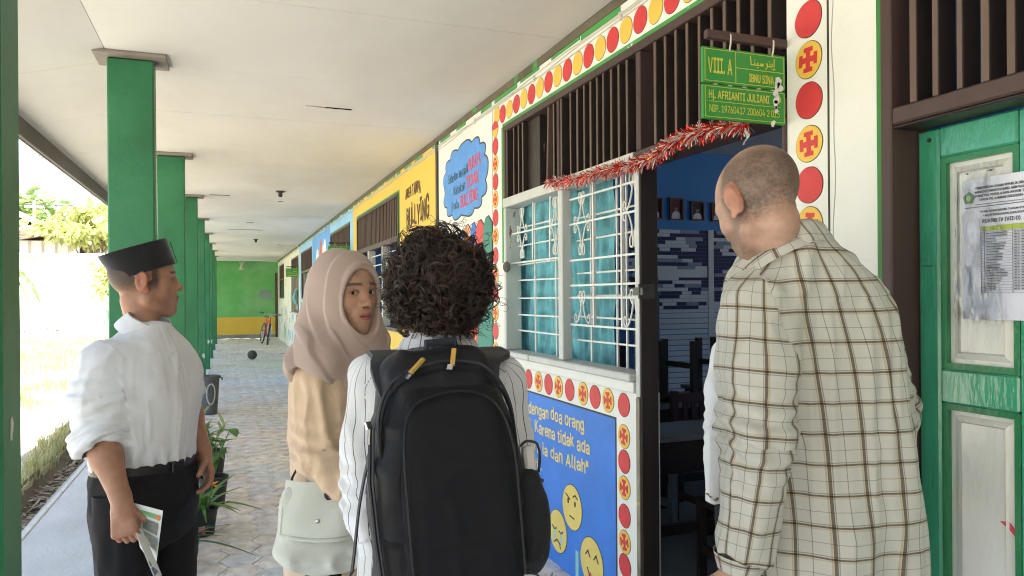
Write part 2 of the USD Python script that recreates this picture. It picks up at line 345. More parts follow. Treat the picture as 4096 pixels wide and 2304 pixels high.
# fan of coloured boards under the cloud
fan = [((5.86, 5.72), (.62, .05, .06)), ((5.73, 5.56), (.07, .17, .62)), ((5.57, 5.37), (.72, .33, .17)), ((5.38, 5.24), (.05, .17, .62)), ((5.25, 5.06), (.66, .07, .07)), ((5.07, 4.893), (.05, .24, .19))]
for k, ((ya, yb), c) in enumerate(fan):
    top = [1.95, 2.0, 2.045, 2.045, 2.05, 2.06][k]; w = yb - ya; sh = .30
    pl = Polygon([(ya, top - .06), (ya + w * .25, top - .01), (ya + w * .6, top), (yb, top - .05), (yb + sh * (.6 if k < 5 else 0), .85), (ya + sh * .75, .85)]).buffer(0).intersection(sbox(4.884, .8, 6.2, 2.2))
    m = pmat(f'fan_paint_{"abcdef"[k]}', c, .55, .1, 5, .1)
    part(wallA, 'board_outline', prismX(pl.buffer(.009).intersection(sbox(4.884, .8, 6.2, 2.2)), WX - .0008 - .00035 * k, WX), M_line)
    part(wallA, 'painted_board', prismX(pl, WX - .0030 - .00035 * k, WX), m)
    if k in (3, 4): part(wallA, 'board_line', prismX(LineString([(ya + w * .4, top - .3), (ya + w * .4 + sh * .55, .85)]).buffer(.006), WX - .0058, WX), M_dyel)
# lower blue panel with verse and faces
part(wallA, 'panel_outline', prismX(sbox(3.132, -.05, 4.30 + .3, .926), WX - .0012, WX), M_line)
part(wallA, 'blue_panel', prismX(sbox(3.142, 0.0, 4.60, .917), WX - .0026, WX), pmat('panel_blue_paint', (.045, .20, .66), .5, .16, 4, .1, 50, chips=((.30, .60, .62), 7, .29)))
wall_text(wallA, 'indahlah dengan doa orang', 4.62, .79, .066, M_lety, True, 21, .09, 1.16, .012)
wall_text(wallA, 'terdzalimi, Karena tidak ada', 4.62, .685, .066, M_lety, True, 22, .09, 1.22, .012)
wall_text(wallA, 'hijab antara ia dan Allah"', 4.62, .575, .066, M_lety, True, 23, .09, 1.21, .012)
wall_text(wallA, '(Hr. Bukhari).', 4.55, .475, .055, M_lety, True, 24, .09, .52, .012)
def face(y, z, r, kind):
    sh = Point(0, 0).buffer(r)
    f = lambda g: affinity.translate(g, y, z)
    part(wallA, 'face_outline', prismX(f(sh.buffer(.004)), WX - .0038, WX), M_line)
    p = part(wallA, 'painted_face', prismX(f(sh), WX - .0052, WX), pmat('face_yellow_paint', (.80, .60, .16), .55, .06, 9, .1))
    dk = []
    L = lambda *pp, w=.0035: dk.append(f(LineString([(-a * r, b * r) for a, b in pp]).buffer(w)))
    if kind == 'wry':
        for ex in (-.38, .34): dk.append(f(affinity.scale(Point(-ex * r, .22 * r).buffer(r * .10), .75, 1.25)))
        L((-.62, .50), (-.2, .32)); L((.15, .50), (.35, .62), (.6, .50)); L((-.22, -.42), (.22, -.46))
    if kind == 'sad':
        L((-.6, .15), (-.4, .02), (-.15, .12)); L((.15, .05), (.4, -.02), (.6, .12)); L((-.4, -.60), (-.1, -.42), (.3, -.55)); L((.22, -.55), (.3, -.75))
        part(wallA, 'painted_tear', prismX(f(Polygon([(.45 * r, .1 * r), (.30 * r, .0), (.34 * r, -.55 * r), (.5 * r, -.35 * r)])), WX - .0062, WX), M_lightblue)
        part(wallA, 'painted_tear', prismX(f(Polygon([(-.45 * r, .1 * r), (-.30 * r, .0), (-.34 * r, -.55 * r), (-.5 * r, -.35 * r)])), WX - .0062, WX), M_lightblue)
    if kind == 'glad':
        L((-.5, .22), (-.3, .42), (-.12, .2)); L((.22, .2), (.42, .42), (.6, .16)); L((-.35, -.3), (-.15, -.58), (.15, -.62), (.42, -.42)); 
        part(wallA, 'painted_tongue', prismX(f(affinity.scale(Point(.12 * r, -.55 * r).buffer(r * .13), 1, 1)), WX - .0062, WX), M_letr)
    part(wallA, 'painted_features', prismX(unary_union(dk), WX - .0072, WX), M_line)
face(3.622, .375, .118, 'wry'); face(3.808, .195, .116, 'sad'); face(3.395, .155, .125, 'glad')
part(wallA, 'drip', prismX(sbox(3.55, 0, 3.585, .16), WX - .0034, WX), pmat('mint_drip', (.30, .66, .58), .5, .1))

# ---- the frame of the near door and window
def fpart(mesh, mat, label=None, name='frame_member'): return part(B, name, mesh, mat, label)
fpart(box(WX - .012, WX + .10, 1.967, 4.638, 2.578, 2.617, .004), M_brown, 'brown head of the near door and window frame')
fpart(box(WX - .010, WX + .10, 4.602, 4.638, 2.142, 2.577, .004), M_brown)
fpart(box(WX - .010, WX + .10, 4.602, 4.638, 1.152, 2.078, .004), M_wframe)
fpart(box(WX - .016, WX + .10, 2.938, 4.640, 2.080, 2.140, .004), M_wframe, 'chipped white rail under the wooden slats')
fpart(box(WX - .016, WX + .10, 1.967, 2.936, 2.078, 2.138, .004), M_brown, 'brown lintel of the open door')
fpart(box(WX - .012, WX + .045, 3.708, 3.764, 1.152, 2.078, .004), M_wframe, 'white mullion')
fpart(box(WX - .004, WX + .085, 2.895, 2.935, .0, 2.077, .004), M_dark, 'dark door post with flaking paint')
fpart(box(WX - .010, WX - .0045, 2.899, 2.934, 1.05, 2.077, .001), M_wframe, 'white face of the door post')
fpart(box(WX - .010, WX - .0045, 2.905, 2.934, .0, 1.045, .001), pmat('grimy_post_paint', (.25, .22, .15), .6, .4, 8, .2, chips=((.5, .38, .05), 6, .42)), 'grimy lower face of the door post')
fpart(box(WX - .010, WX + .10, 1.966, 1.982, .0, 2.077, .003), M_brown, 'brown right jamb of the open door')
fpart(box(WX - .040, WX + .10, 2.94, 4.70, 1.114, 1.150, .006), M_wframe, 'chipped white window sill', 'sill')
fpart(box(WX - .02, WX, 2.94, 4.68, 1.062, 1.112, .004), M_white, 'lower step of the window sill', 'sill')
# bolt plate on the post
fpart(cat_([box(WX - .016, WX - .0105, 2.86, 2.945, 1.50, 1.535, .002), box(WX - .02, WX + .06, 2.882, 2.8935, 1.485, 1.55, .002)]), pmat('old_iron', (.10, .095, .085), .5, .3, 20, .3, metallic=.6), 'iron hasp on the door post', 'hasp')
# slats above
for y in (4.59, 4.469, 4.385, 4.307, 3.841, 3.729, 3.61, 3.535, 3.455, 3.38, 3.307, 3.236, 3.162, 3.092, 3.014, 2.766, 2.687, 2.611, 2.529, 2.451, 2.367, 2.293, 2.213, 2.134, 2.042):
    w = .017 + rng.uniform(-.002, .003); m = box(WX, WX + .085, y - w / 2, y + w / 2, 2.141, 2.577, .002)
    dx = rng.uniform(-.003, .003); m.apply_translation([dx, 0, 0]); sl = part(B, 'slat', m, M_slatd); part(sl, 'worn_edge', box(WX + dx - .0025, WX + dx - .0003, y - w / 2 + .0006, y + w / 2 - .0006, 2.143, 2.575), M_slat)  # body carries the painted shade, front strip keeps the brown paint
for y, w in ((3.77, .03), (2.904, .04)): part(B, 'slat', box(WX - .006, WX + .088, y - w / 2, y + w / 2, 2.141, 2.577, .003), M_brown, 'thicker post between the slats')
m = box(WX, WX + .085, -.009, .009, 2.141, 2.577, .002); m.apply_transform(trimesh.transformations.rotation_matrix(math.radians(3.2), [1, 0, 0], [WX, 0, 2.14])); m.apply_translation([0, 3.94, 0]); part(B, 'slat', m, M_slat, 'slat leaning out of line')
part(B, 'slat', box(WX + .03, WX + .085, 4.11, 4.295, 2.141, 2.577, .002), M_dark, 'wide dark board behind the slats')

# grille: front scroll panels and the rear bars
def scroll(y, z, s=1., flip=1, x=WX + .035):
    """wrought scroll: a loop at the top that opens into two curls"""
    out = []
    for sd in (-1, 1):
        p = [(0.012 * sd, .0), (.035 * sd, .025), (.030 * sd, .055), (.008 * sd, .058), (.004 * sd, .03), (.016 * sd, -.03), (.042 * sd, -.075), (.070 * sd, -.095), (.092 * sd, -.075), (.085 * sd, -.050), (.066 * sd, -.054), (.068 * sd, -.072)]
        q = np.array(p); k = np.linspace(0, len(q) - 1, 34); from_ = np.arange(len(q))
        q = np.stack([np.interp(k, from_, q[:, 0]), np.interp(k, from_, q[:, 1])], 1)
        q[1:-1] = (q[:-2] + 2 * q[1:-1] + q[2:]) / 4
        out.append(tube(np.stack([np.full(len(q), x), y + q[:, 0] * s * 1.0, z + q[:, 1] * s * 1.12 * flip], 1), .0046, 5))
    return cat_(out)
def grille(y0, y1, scrolls, hz, vy, front_hz):
    g = part(B, 'window_grille', cat_([box(WX + .030, WX + .040, y0, y1, z - .005, z + .005) for z in front_hz]), M_iron, 'white iron grille with scrolls in the near window')
    for z in hz: 
        sag = rng.uniform(-.006, .006); part(g, 'bar', bar((WX + .078, y0, z), (WX + .078, y1, z + sag), .009), M_iron)
    for y in vy: part(g, 'bar', box(WX + .070, WX + .079, y - .0055, y + .0055, 1.152, 2.078), M_iron)
    for (y, z, s, fl) in scrolls: part(g, 'scroll', scroll(y, z, s, fl), M_iron)
    return g
g1 = grille(3.766, 4.60, [(4.42, 2.0, .9, 1), (4.42, 1.80, .9, -1), (3.90, 2.0, .95, 1), (3.90, 1.80, .95, -1)], [1.945, 1.83, 1.71, 1.60, 1.49, 1.38, 1.275], [4.30, 3.98, 3.84, 3.80], [1.905, 1.715])
for y in (4.245, 3.985): part(g1, 'bar', bar((WX + .034, y, 1.70), (WX + .034, y - .015, 2.075), .014, .005), M_iron, 'bent flat bar')
g2 = grille(2.94, 3.706, [(3.56, 1.98, 1.0, 1), (3.56, 1.78, 1.0, -1), (3.02, 2.0, 1.05, 1), (3.02, 1.79, 1.05, -1), (3.56, 1.46, 1.0, 1), (3.02, 1.46, 1.05, 1)], [1.92, 1.80, 1.62, 1.50, 1.385, 1.265], [3.53, 3.25, 3.155], [2.02, 1.885, 1.69, 1.555, 1.49, 1.345])
for y in (3.425, 3.13): part(g2, 'bar', box(WX + .028, WX + .044, y - .010, y + .004, 1.345, 2.078), M_iron, 'flat upright bar')
part(g1, 'knotted_rag', xf(trimesh.creation.icosphere(2, .03), np.diag([.8, 1, 1.2]), (WX - .02, 4.56, 1.69)), pmat('grey_rag', (.16, .14, .13), .9, .3, 30, .6, 60), 'grey rag tied to the grille')
# teal curtains behind
M_curt = leafmat('teal_curtain', (.26, .68, .76), .35, .8)
def curtain(y0, y1, z0, z1, x, label, n=9, seed=0, flare=0.):
    q = random.Random(seed); ph = [q.uniform(0, 6.3) for _ in range(5)]
    def fn(u, v):
        y = y0 + (y1 - y0) * u * (1 - flare * (1 - v)); z = z0 + (z1 - z0) * v
        d = .011 * np.sin(u * n * 6.28 + ph[0] + .6 * np.sin(v * 3 + ph[1])) * (.45 + .55 * (1 - v)) + .010 * np.sin(u * n * 2.3 * 6.28 + ph[2] + v * 2) + .006 * np.sin(v * 17 + u * 9 + ph[3])
        return np.stack([x + d, y, z], -1)
    return solo('curtain', grid(140, 24, fn), M_curt, label, 'curtain', smooth=True)
curtain(4.07, 4.88, 1.10, 2.12, WX + .16, 'teal curtain behind the left half of the grilled window', 6, 1)
curtain(3.47, 4.03, 1.10, 2.12, WX + .17, 'teal curtain drawn aside behind the right half of the grilled window', 4, 2, .0)

# ---- green door at the right edge
fpart(box(WX - .014, WX + .10, 1.545, 1.582, 0, 2.617, .004), M_brown, 'brown jamb of the green door')
fpart(box(WX - .014, WX + .10, .60, 1.544, 1.957, 2.004, .005), M_brown, 'brown lintel over the green door')
fpart(box(WX - .008, WX + .09, .60, 1.544, 1.948, 1.956, .003), M_dark, 'moulding under the lintel')
fpart(box(WX + .082, WX + .10, 1.52, 1.544, 0, 1.947), M_dark, 'door stop')
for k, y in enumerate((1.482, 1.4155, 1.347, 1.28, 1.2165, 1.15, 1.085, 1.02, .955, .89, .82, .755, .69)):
    w = (.021, .017, .015, .021, .020)[k % 5]; sl = part(B, 'slat', box(WX - .002, WX + .06, y - w / 2, y + w / 2, 2.005, 2.577, .002), M_slatd); part(sl, 'worn_edge', box(WX - .0045, WX - .0023, y - w / 2 + .0006, y + w / 2 - .0006, 2.007, 2.575), M_slat)  # same split: body painted dark as shade, brown front strip
fpart(box(WX - .012, WX + .10, .60, 1.544, 2.578, 2.617, .004), M_brown)
M_gdoor = pmat('green_door_gloss', (.05, .33, .19), .16, .16, 5, .55, 26, stretch=(1, 1, .35), stains=((.025, .20, .10), 2.5, .42, .7), coat_weight=.6, coat_roughness=.12, spec=.6)
M_gdoor2 = pmat('green_door_moulding', (.03, .20, .08), .25, .2, 6, .3, 30)
M_pan = pmat('white_door_panel', (.74, .72, .66), .22, .10, 5, .45, 24, stretch=(1, 1, .35), chips=((.06, .05, .045), 11, .235), coat_weight=.4, coat_roughness=.15)
door = part(B, 'door', box(WX + .10, WX + .115, .66, 1.519, .02, 1.945), M_pan, 'green panelled door with white panels')
DX = WX + .080
for (y0, y1) in ((1.478, 1.56), (1.13, 1.262), (.66, .78)): part(door, 'stile', box(DX, DX + .03, y0, min(y1, 1.543), .02, 1.944, .006), M_gdoor)
for (z0, z1) in ((1.862, 1.944), (1.208, 1.298), (.02, .2)):
    part(door, 'rail', box(DX + .0005, DX + .03, 1.2635, 1.4765, z0, z1, .005), M_gdoor); part(door, 'rail', box(DX + .0005, DX + .03, .7815, 1.1285, z0, z1, .005), M_gdoor)
for (y0, y1) in ((1.2635, 1.4765), (.7815, 1.1285)):
    for (z0, z1) in ((1.299, 1.861), (.201, 1.207)):
        o = sbox(y0, z0, y1, z1)
        part(door, 'moulding', prismX(o.difference(o.buffer(-.016)), DX + .006, DX + .029), M_gdoor2)
        a, b = o.buffer(-.0165), o.buffer(-.055)
        # bevelled raised panel
        ya, za, yb, zb = a.bounds; yc, zc_, yd, zd = b.bounds
        v = np.array([[DX + .026, ya, za], [DX + .026, yb, za], [DX + .026, yb, zb], [DX + .026, ya, zb], [DX + .012, yc - .012, zc_ - .012], [DX + .012, yd + .012, zc_ - .012], [DX + .012, yd + .012, zd + .012], [DX + .012, yc - .012, zd + .012]])
        fcs = [[0, 4, 5, 1], [1, 5, 6, 2], [2, 6, 7, 3], [3, 7, 4, 0]]
        m = trimesh.Trimesh(v, [t3 for q4 in fcs for t3 in ([q4[0], q4[1], q4[2]], [q4[0], q4[2], q4[3]])], process=False)
        part(door, 'panel_border', m, M_pan)
        part(door, 'panel_field', box(DX + .017, DX + .03, yc - .010, yd + .010, zc_ - .010, zd + .010, .002), M_pan)
part(door, 'keyhole', xf(trimesh.creation.cylinder(.006, .004, sections=14), rotm([0, 1, 0], 90), (DX - .001, 1.505, 1.915)), M_dark)
part(door, 'red_smear', prismX(Polygon([(1.325, .93), (1.30, .935), (1.285, .915), (1.284, .90), (1.30, .915)]), DX + .0155, DX + .018), M_letr)
part(door, 'pencil_mark', prismX(LineString([(1.527, 1.575), (1.500, 1.574)]).buffer(.0015), DX - .0012, DX), M_line)

# ---- other openings along the front
def slatted(y0, y1, z0, z1, n, lower, label, near=False):
    f = fpart(prismX(sbox(y0, lower, y1, z1).difference(sbox(y0 + .04, lower + .04, y1 - .04, z0 - .03)).difference(sbox(y0 + .04, z0 + .03, y1 - .04, z1 - .035)), WX - .012, WX + .09), M_brown if near else M_slat, label, 'window_frame')
    for k in range(n):
        y = y0 + .05 + (y1 - y0 - .1) * (k + .5) / n; part(f, 'slat', box(WX, WX + .07, y - .012, y + .012, z0 + .03, z1 - .035), M_slat)
    return f
M_gf = M_grn
f = slatted(7.93, 10.72, 2.13, 2.62, 30, 1.12, 'brown slatted window in the yellow front', True)
for y in (8.85, 9.8): part(f, 'upright', box(WX - .01, WX + .08, y - .03, y + .03, 1.16, 2.10), M_wframe)
for z in (1.3, 1.45, 1.6, 1.75, 1.9, 2.02): part(f, 'bar', box(WX + .03, WX + .04, 7.97, 10.68, z - .006, z + .006), M_iron)
part(B, 'green_stroke', prismX(sbox(7.90, 2.622, 10.75, 2.645), WX - .004, WX), M_grn)
part(B, 'green_stroke', prismX(sbox(7.895, 1.1, 7.927, 2.62), WX - .004, WX), M_grn)
f = slatted(11.42, 13.70, 2.13, 2.62, 22, 1.12, 'brown slatted window over the door of the blue front', True)
part(f, 'door_leaf', box(WX + .02, WX + .06, 11.47, 12.3, .0, 1.16), M_slat); 
part(B, 'green_stroke', prismX(sbox(13.705, .9, 13.76, 2.63), WX - .004, WX), M_grn); part(B, 'green_stroke', prismX(sbox(11.4, 2.622, 13.75, 2.645), WX - .004, WX), M_grn)
f = slatted(17.0, 19.55, 2.13, 2.63, 16, 1.46, 'brown slatted window far along the blue front')
for k, y in enumerate((17.6, 18.1, 18.6, 19.1)): part(f, 'shutter', box(WX + .02, WX + .05, y - .22, y + .22, 1.51, 2.09), M_dark if k != 1 else pmat('grey_glass_pane', (.35, .45, .48), .2, .1))
part(B, 'sill', box(WX - .05, WX, 16.95, 19.6, 1.40, 1.458), M_wframe)
f = slatted(20.45, 22.8, 2.13, 2.62, 18, 1.1, 'brown slatted window over the door of the far white front')
for k in range(5): y = 20.7 + k * .45; part(f, 'shutter', box(WX - .004, WX + .05, y - .20, y + .20, 1.15, 2.09), M_slat)
part(B, 'green_stroke', prismX(sbox(22.81, 1.1, 22.9, 2.63), WX - .004, WX), M_grn)
part(B, 'sill', box(WX - .05, WX, 20.4, 22.9, 1.05, 1.098), M_wframe)
f = slatted(26.1, 28.4, 2.13, 2.65, 14, 1.48, 'brown slatted window at the far end of the white front')
part(f, 'shutter', box(WX + .02, WX + .05, 26.2, 28.3, 1.53, 2.09), M_dark)
# mural on the blue front: white cloud with a red balloon
M_cloudw = pmat('mural_white', (.78, .80, .80), .6, .05, 4, .1)
part(wallB, 'mural_patch', prismX(sbox(13.8, .9, 16.9, 2.82), WX - .0012, WX), pmat('mural_blue', (.13, .38, .80), .55, .15, 1.5, .1))
part(wallB, 'mural_cloud', prismX(unary_union([Point(16.1, 1.95).buffer(.36), Point(15.9, 2.2).buffer(.3), Point(16.3, 1.7).buffer(.3), Point(16.0, 1.5).buffer(.3), affinity.scale(Point(14.85, 2.25).buffer(.3), 1, .9), Point(14.6, 2.42).buffer(.2)]), WX - .0026, WX), M_cloudw)
part(wallB, 'mural_balloon', prismX(affinity.scale(Point(15.25, 2.28).buffer(.33), .75, 1.15), WX - .004, WX), pmat('mural_red', (.60, .16, .11), .6, .1, 4, .1))
part(wallB, 'mural_scribble', prismX(LineString([(14.5, 2.0), (14.3, 2.15), (14.35, 1.9), (14.1, 2.05), (14.2, 1.75)]).buffer(.02), WX - .0026, WX), M_blue)
part(wallB, 'dark_edge', prismX(sbox(19.93, 0, 20.17, 1.08), WX - .0022, WX), pmat('dark_green_edge', (.02, .06, .04), .6))
lowg = [(.10, .42, .12), (.62, .52, .10), (.25, .52, .75), (.10, .30, .55), (.55, .60, .20)]
part(wallB, 'mural_ground', prismX(sbox(16.0, 0, 19.9, 1.39), WX - .0014, WX), pmat('mural_green', (.16, .50, .16), .6, .25, 3, .1))
for k in range(26):
    y, z = rng.uniform(16.2, 19.7), rng.uniform(.2, 1.3); part(wallB, 'mural_patch', prismX(sbox(y, z, y + rng.uniform(.15, .4), z + rng.uniform(.08, .25)), WX - .0026 - .00004 * k, WX), pmat(f'mural_tone_{"abcde"[k % 5]}', lowg[k % 5], .6, .1))
tones = [(.25, .50, .70), (.10, .45, .40), (.60, .66, .70), (.62, .30, .30), (.15, .35, .62), (.70, .55, .50)]
for k in range(30):
    y, z = rng.uniform(20.5, 28.5), rng.uniform(.15, 1.4); part(wallC, 'mural_patch', prismX(sbox(y, z, y + rng.uniform(.1, .35), z + rng.uniform(.1, .35)), WX - .0014 - .00004 * k, WX), pmat(f'scrap_tone_{"abcdef"[k % 6]}', tones[k % 6], .6, .1))
M_pink = pmat('faded_brick_paint', (.52, .25, .24), .8, .15, 3, .2)
for k in range(9):
    for j in range(2): part(wallC, 'painted_brick', prismX(sbox(20.55 + j * .36 + .1 * (k % 2), .08 + k * .108, 20.88 + j * .36 + .1 * (k % 2), .08 + k * .108 + .096), WX - .004, WX), M_pink)
wall_text(wallB, '2', 19.9, 1.7, .12, M_line, False, 5, 0)

# ---- roof, soffit, classroom shell
M_rust = pmat('roof_sheet_grey', (.20, .19, .18), .6, .25, 3, .2)
def corr(u, v):
    y = -8 + 38 * u; x = -1.46 + 5.3 * v; z = 2.70 + .262 * (x + 1.46) + .02 * np.sin(y * 2 * np.pi / .105) + .012
    return np.stack([x + (v < .01) * .02 * np.sin(y * 3.7) * np.sin(y * 1.3 + 1), y, z], -1)
roof = part(B, 'roof', grid(38 * 60, 3, corr), M_rust, 'corrugated roof sheets')
part(B, 'roof', cat_([prismY(Polygon([(3.84, 4.10), (9.4, 2.7), (9.4, 2.73), (3.84, 4.13)]), -8, 29.9)]), M_rust, 'far slope of the roof')
M_fas = pmat('weathered_fascia', (.15, .14, .135), .8, .35, 2, .2, 30, stretch=(1, .3, 1))
fas = part(B, 'fascia', box(-1.325, -1.295, -8, 29.7, 2.595, 2.722, .004), M_fas)
part(B, 'fascia_edge', box(-1.333, -1.326, -8, 29.7, 2.588, 2.600), pmat('pale_edge', (.5, .48, .45), .7))
# soffit boards sloping out from the columns to the fascia
for k in range(32):
    y = -8.05 + k * 1.18
    v = [(-.645, CZ + .003), (-1.294, 2.7205), (-1.294, 2.735), (-.645, CZ + .018)]
    part(B, 'soffit_board', prismY(Polygon(v), y, y + 1.176), M_ceil)
# classroom interiors: partitions, back walls, floor, ceiling
M_inb = pmat('interior_blue_paint', (.06, .26, .68), .6, .08, 2, .1)
M_infl = pmat('interior_floor', (.22, .22, .22), .5, .2, 4, .1)
M_incl = pmat('interior_ceiling', (.55, .60, .66), .8, .06, 2, .05)
part(B, 'interior_floor', box(WX + .11, 8.0, -8, 29.6, -.10, -.002), M_infl)
part(B, 'interior_ceiling', box(WX + .113, 8.0, -8, 29.6, 2.885, 2.90), M_incl)
part(B, 'interior_wall', prismX(sbox(-8, -.1, 29.6, 2.95).difference(unary_union([sbox(y, 1.0, y + 2.2, 2.55) for y in (2.3, 7.3, 12.5, 16.5, 21.5, 26.)])), 8.0, 8.12), M_inb)  # openings in this unseen back wall are added to let daylight in
for y in (6.20, 1.59, 11.05, 20.2, 29.5, -8.1): part(B, 'interior_wall', box(WX + .113, 7.998, y, y + .1, 0, 2.884), M_inb)
# wallpaper of printed bricks low on the partition
M_pap = [pmat('paper_white', (.70, .75, .82), .6, .08), pmat('paper_navy', (.018, .026, .11), .6, .15), pmat('paper_grey', (.26, .32, .45), .6, .15)]
PY = 6.199
for r in range(23):
    z = 1.33 + r * .0348; x = 3.55 + rng.uniform(-.2, 0)
    while x < 5.15:
        w = rng.uniform(.09, .24); c = rng.choices((0, 1, 2), (4, 6, 2))[0]
        part(B, 'printed_brick', box(x, x + w - .004, PY - .003 - .0002 * c, PY + .0005, z, z + .0325), M_pap[c]); x += w
for r in range(16): part(B, 'printed_plank', box(3.55, 5.2, PY - .004, PY + .0005, .50 + r * .052, .50 + r * .052 + .044), M_pap[0])
part(B, 'printed_plank', box(3.55, 4.372, PY - .008, PY - .0045, 1.67, 1.748), M_pap[0], 'pale rail across the brick paper'); part(B, 'printed_plank', box(4.386, 4.448, PY - .010, PY - .0045, .5, 2.135), M_pap[0], 'pale post on the brick paper')

# ---- end wall of the corridor
M_endg = pmat('end_wall_green', (.14, .48, .15), .55, .12, 1.2, .1, 40, stains=((.30, .56, .28), .7, .42, .7), chips=((.6, .66, .55), 2.2, .235))
E_ = thing('end_wall', 'green and yellow wall closing the far end of the corridor', 'wall', (.6, 29.6, 0))
part(E_, 'upper_field', box(-.64, WX + .11, 29.6, 29.75, .795, 2.885), M_endg, 'green upper part')
part(E_, 'lower_field', box(-.64, WX + .11, 29.596, 29.75, .145, .794), M_yellow, 'yellow lower part')
part(E_, 'skirting', box(-.64, WX - .002, 29.585, 29.75, 0.002, .144, .004), M_conc, 'grey skirting')
part(E_, 'painted_patch', prismY(wob(.2, 5, 1.2), 29.594, 29.6).apply_translation([1.25, 0, 1.62]), pmat('grey_patch', (.26, .36, .32), .6, .15))
part(E_, 'corner_board', box(1.60, 1.69, 29.57, 29.594, .002, 2.45), M_slat, 'brown board in the corner')
# ================================================================ corridor: floor, ceiling, columns
nrng = np.random.default_rng(11)
def tintmat(name, rough=.7, var=.15, vs=12., bump=.25, bs=60., **kw):
    nodes = {'a': ('attribute', {'attribute': 'tint'}), 'g': ('geometry', {}), 'n': ('noise_texture', {'scale': vs, 'detail': 5.0}),
             'n2': ('noise_texture', {'scale': 1.1, 'detail': 4.0}), 'r': ('rgb_ramp', {'ramp': [(.3, (1 - var * 2,) * 3), (.7, (1 + var,) * 3)]}),
             'r2': ('rgb_ramp', {'ramp': [(.35, (.88, .86, .83)), (.6, (1.03, 1.03, 1.03))]}),
             'm': ('mix_color', {'blend_type': 'multiply', 'fac': 1.0}), 'm2': ('mix_color', {'blend_type': 'multiply', 'fac': 1.0}),
             'bn': ('noise_texture', {'scale': bs, 'detail': 4.0}), 'b': ('bump', {'strength': bump, 'distance': .01}), 'p': ('principled_bsdf', {'roughness': rough, **kw})}
    return usdkit.material(stage, f'/World/Looks/{name}', nodes, [('g.position', 'n.vector'), ('g.position', 'n2.vector'), ('n.fac', 'r.fac'), ('n2.fac', 'r2.fac'), ('a.color', 'm.a'), ('r.color', 'm.b'), ('m.result', 'm2.a'), ('r2.color', 'm2.b'), ('m2.result', 'p.base_color'), ('g.position', 'bn.vector'), ('bn.fac', 'b.height'), ('b.normal', 'p.normal')], surface='p.BSDF')
M_pave = tintmat('worn_paver', .55)
pav_root = thing('corridor_floor', 'corridor floor of worn hexagonal pavers', None, (0, 10, 0), kind='structure')
stage.GetPrimAtPath(pav_root).ClearCustomDataByKey('label'); stage.GetPrimAtPath(pav_root).ClearCustomDataByKey('category')
part(pav_root, 'mortar_bed', box(-.398, WX - .001, -8, 29.58, -.30, -.010), pmat('grey_mortar', (.30, .29, .27), .85, .2, 6, .3))
HA = .122; CSX = 1.5 * HA; PY_ = math.sqrt(3) * HA
def paver_mesh(cx, cy, q, lod=0):
    n = 12 if lod == 0 else 6
    th = np.arange(n) * 2 * np.pi / n
    def hexr(R): # radius of a flat-top hexagon along th
        a = (th % (np.pi / 3)) - np.pi / 6
        return R * math.cos(np.pi / 6) / np.cos(a)
    h = q.uniform(-.002, .002)
    rings = [(hexr(HA - .0045), -.014), (hexr(HA - .0045), -.004), (hexr(HA - .010), 0.), (np.full(n, .090), .0), (np.full(n, .084), -.0045), (np.full(n, .076), .001), (np.full(n, .02), .0025)]
    if lod: rings = [rings[0], rings[1], rings[2]]
    v = np.concatenate([np.stack([cx + r * np.cos(th), cy + r * np.sin(th), np.full(n, z + h)], 1) for r, z in rings] + [[[cx, cy, rings[-1][1] + h]]])
    f = []
    for k in range(len(rings) - 1):
        for j in range(n):
            a, b = k * n + j, k * n + (j + 1) % n; c, d = b + n, a + n; f += [[a, b, c], [a, c, d]]
    k = (len(rings) - 1) * n; f += [[k + j, k + (j + 1) % n, len(v) - 1] for j in range(n)]
    v[:, 0] = np.clip(v[:, 0], -.397, WX - .002)
    return v, np.array(f)
tones = [(.77, .74, .71), (.74, .73, .74), (.78, .73, .67), (.74, .70, .73), (.68, .73, .77), (.76, .74, .72)]
spots = []
for i in range(-4, 13):
    for j in range(-40, 145):
        cx, cy = .05 + i * CSX, 1.0 + (j + .5 * (i % 2)) * PY_
        if cx < -.5 or cx > WX + .08 or cy > 29.55 or cy < -7: continue
        spots.append((cx, cy))
q = random.Random(5)
def seen(c):
    d = np.array([c[0], c[1], -EYE]); s = d @ fw
    if s < .3: return None
    u, w = 2048 + 3000 * (d @ r2) / s, 1185 - 3000 * (d @ u2) / s
    return s if (790 < u < 1260 and w < 2420) else None
near = sorted([c for c in spots if seen(c)], key=seen)[:290]
nearset = set(near)
rest_v, rest_f, rest_c, off = [], [], [], 0
for c in spots:
    row = int(c[1] / PY_ * .5); t0 = np.array(tones[(row * 7 + int(q.random() * 2.2)) % 6]); t0 = t0 * q.uniform(.93, 1.07) * (1.03, .985, .94)
    v, f = paver_mesh(*c, q, 0 if c[1] < 16 else 1)
    if c in nearset: part(pav_root, 'paver', (v, f), M_pave, smooth=False, colors=np.tile(t0, (len(v), 1)))
    else: rest_v.append(v); rest_f.append(f + off); rest_c.append(np.tile(t0, (len(v), 1))); off += len(v)
part(pav_root, 'paver_field', (np.concatenate(rest_v), np.concatenate(rest_f)), M_pave, colors=np.concatenate(rest_c), kind='stuff')
# apron outside the columns, with expansion joints
M_apron = pmat('pale_apron_concrete', (.68, .68, .67), .75, .08, 2, .35, 50, stains=((.52, .52, .51), 1.6, .42, .7), stretch=(1, .4, 1))
ap = struct('apron', cat_([box(-1.22, -.402, y, y + 2.985, -.30, -.001, .004) for y in np.arange(-8, 29.4, 3.0)]), M_apron)
struct('apron_lip', box(-1.262, -1.2205, -8, 29.5, -.30, .008, .006), pmat('pale_lip', (.70, .70, .68), .8, .15, 8, .4, chips=((.2, .19, .17), 14, .36)))  # pale lip with dark chips along the drain
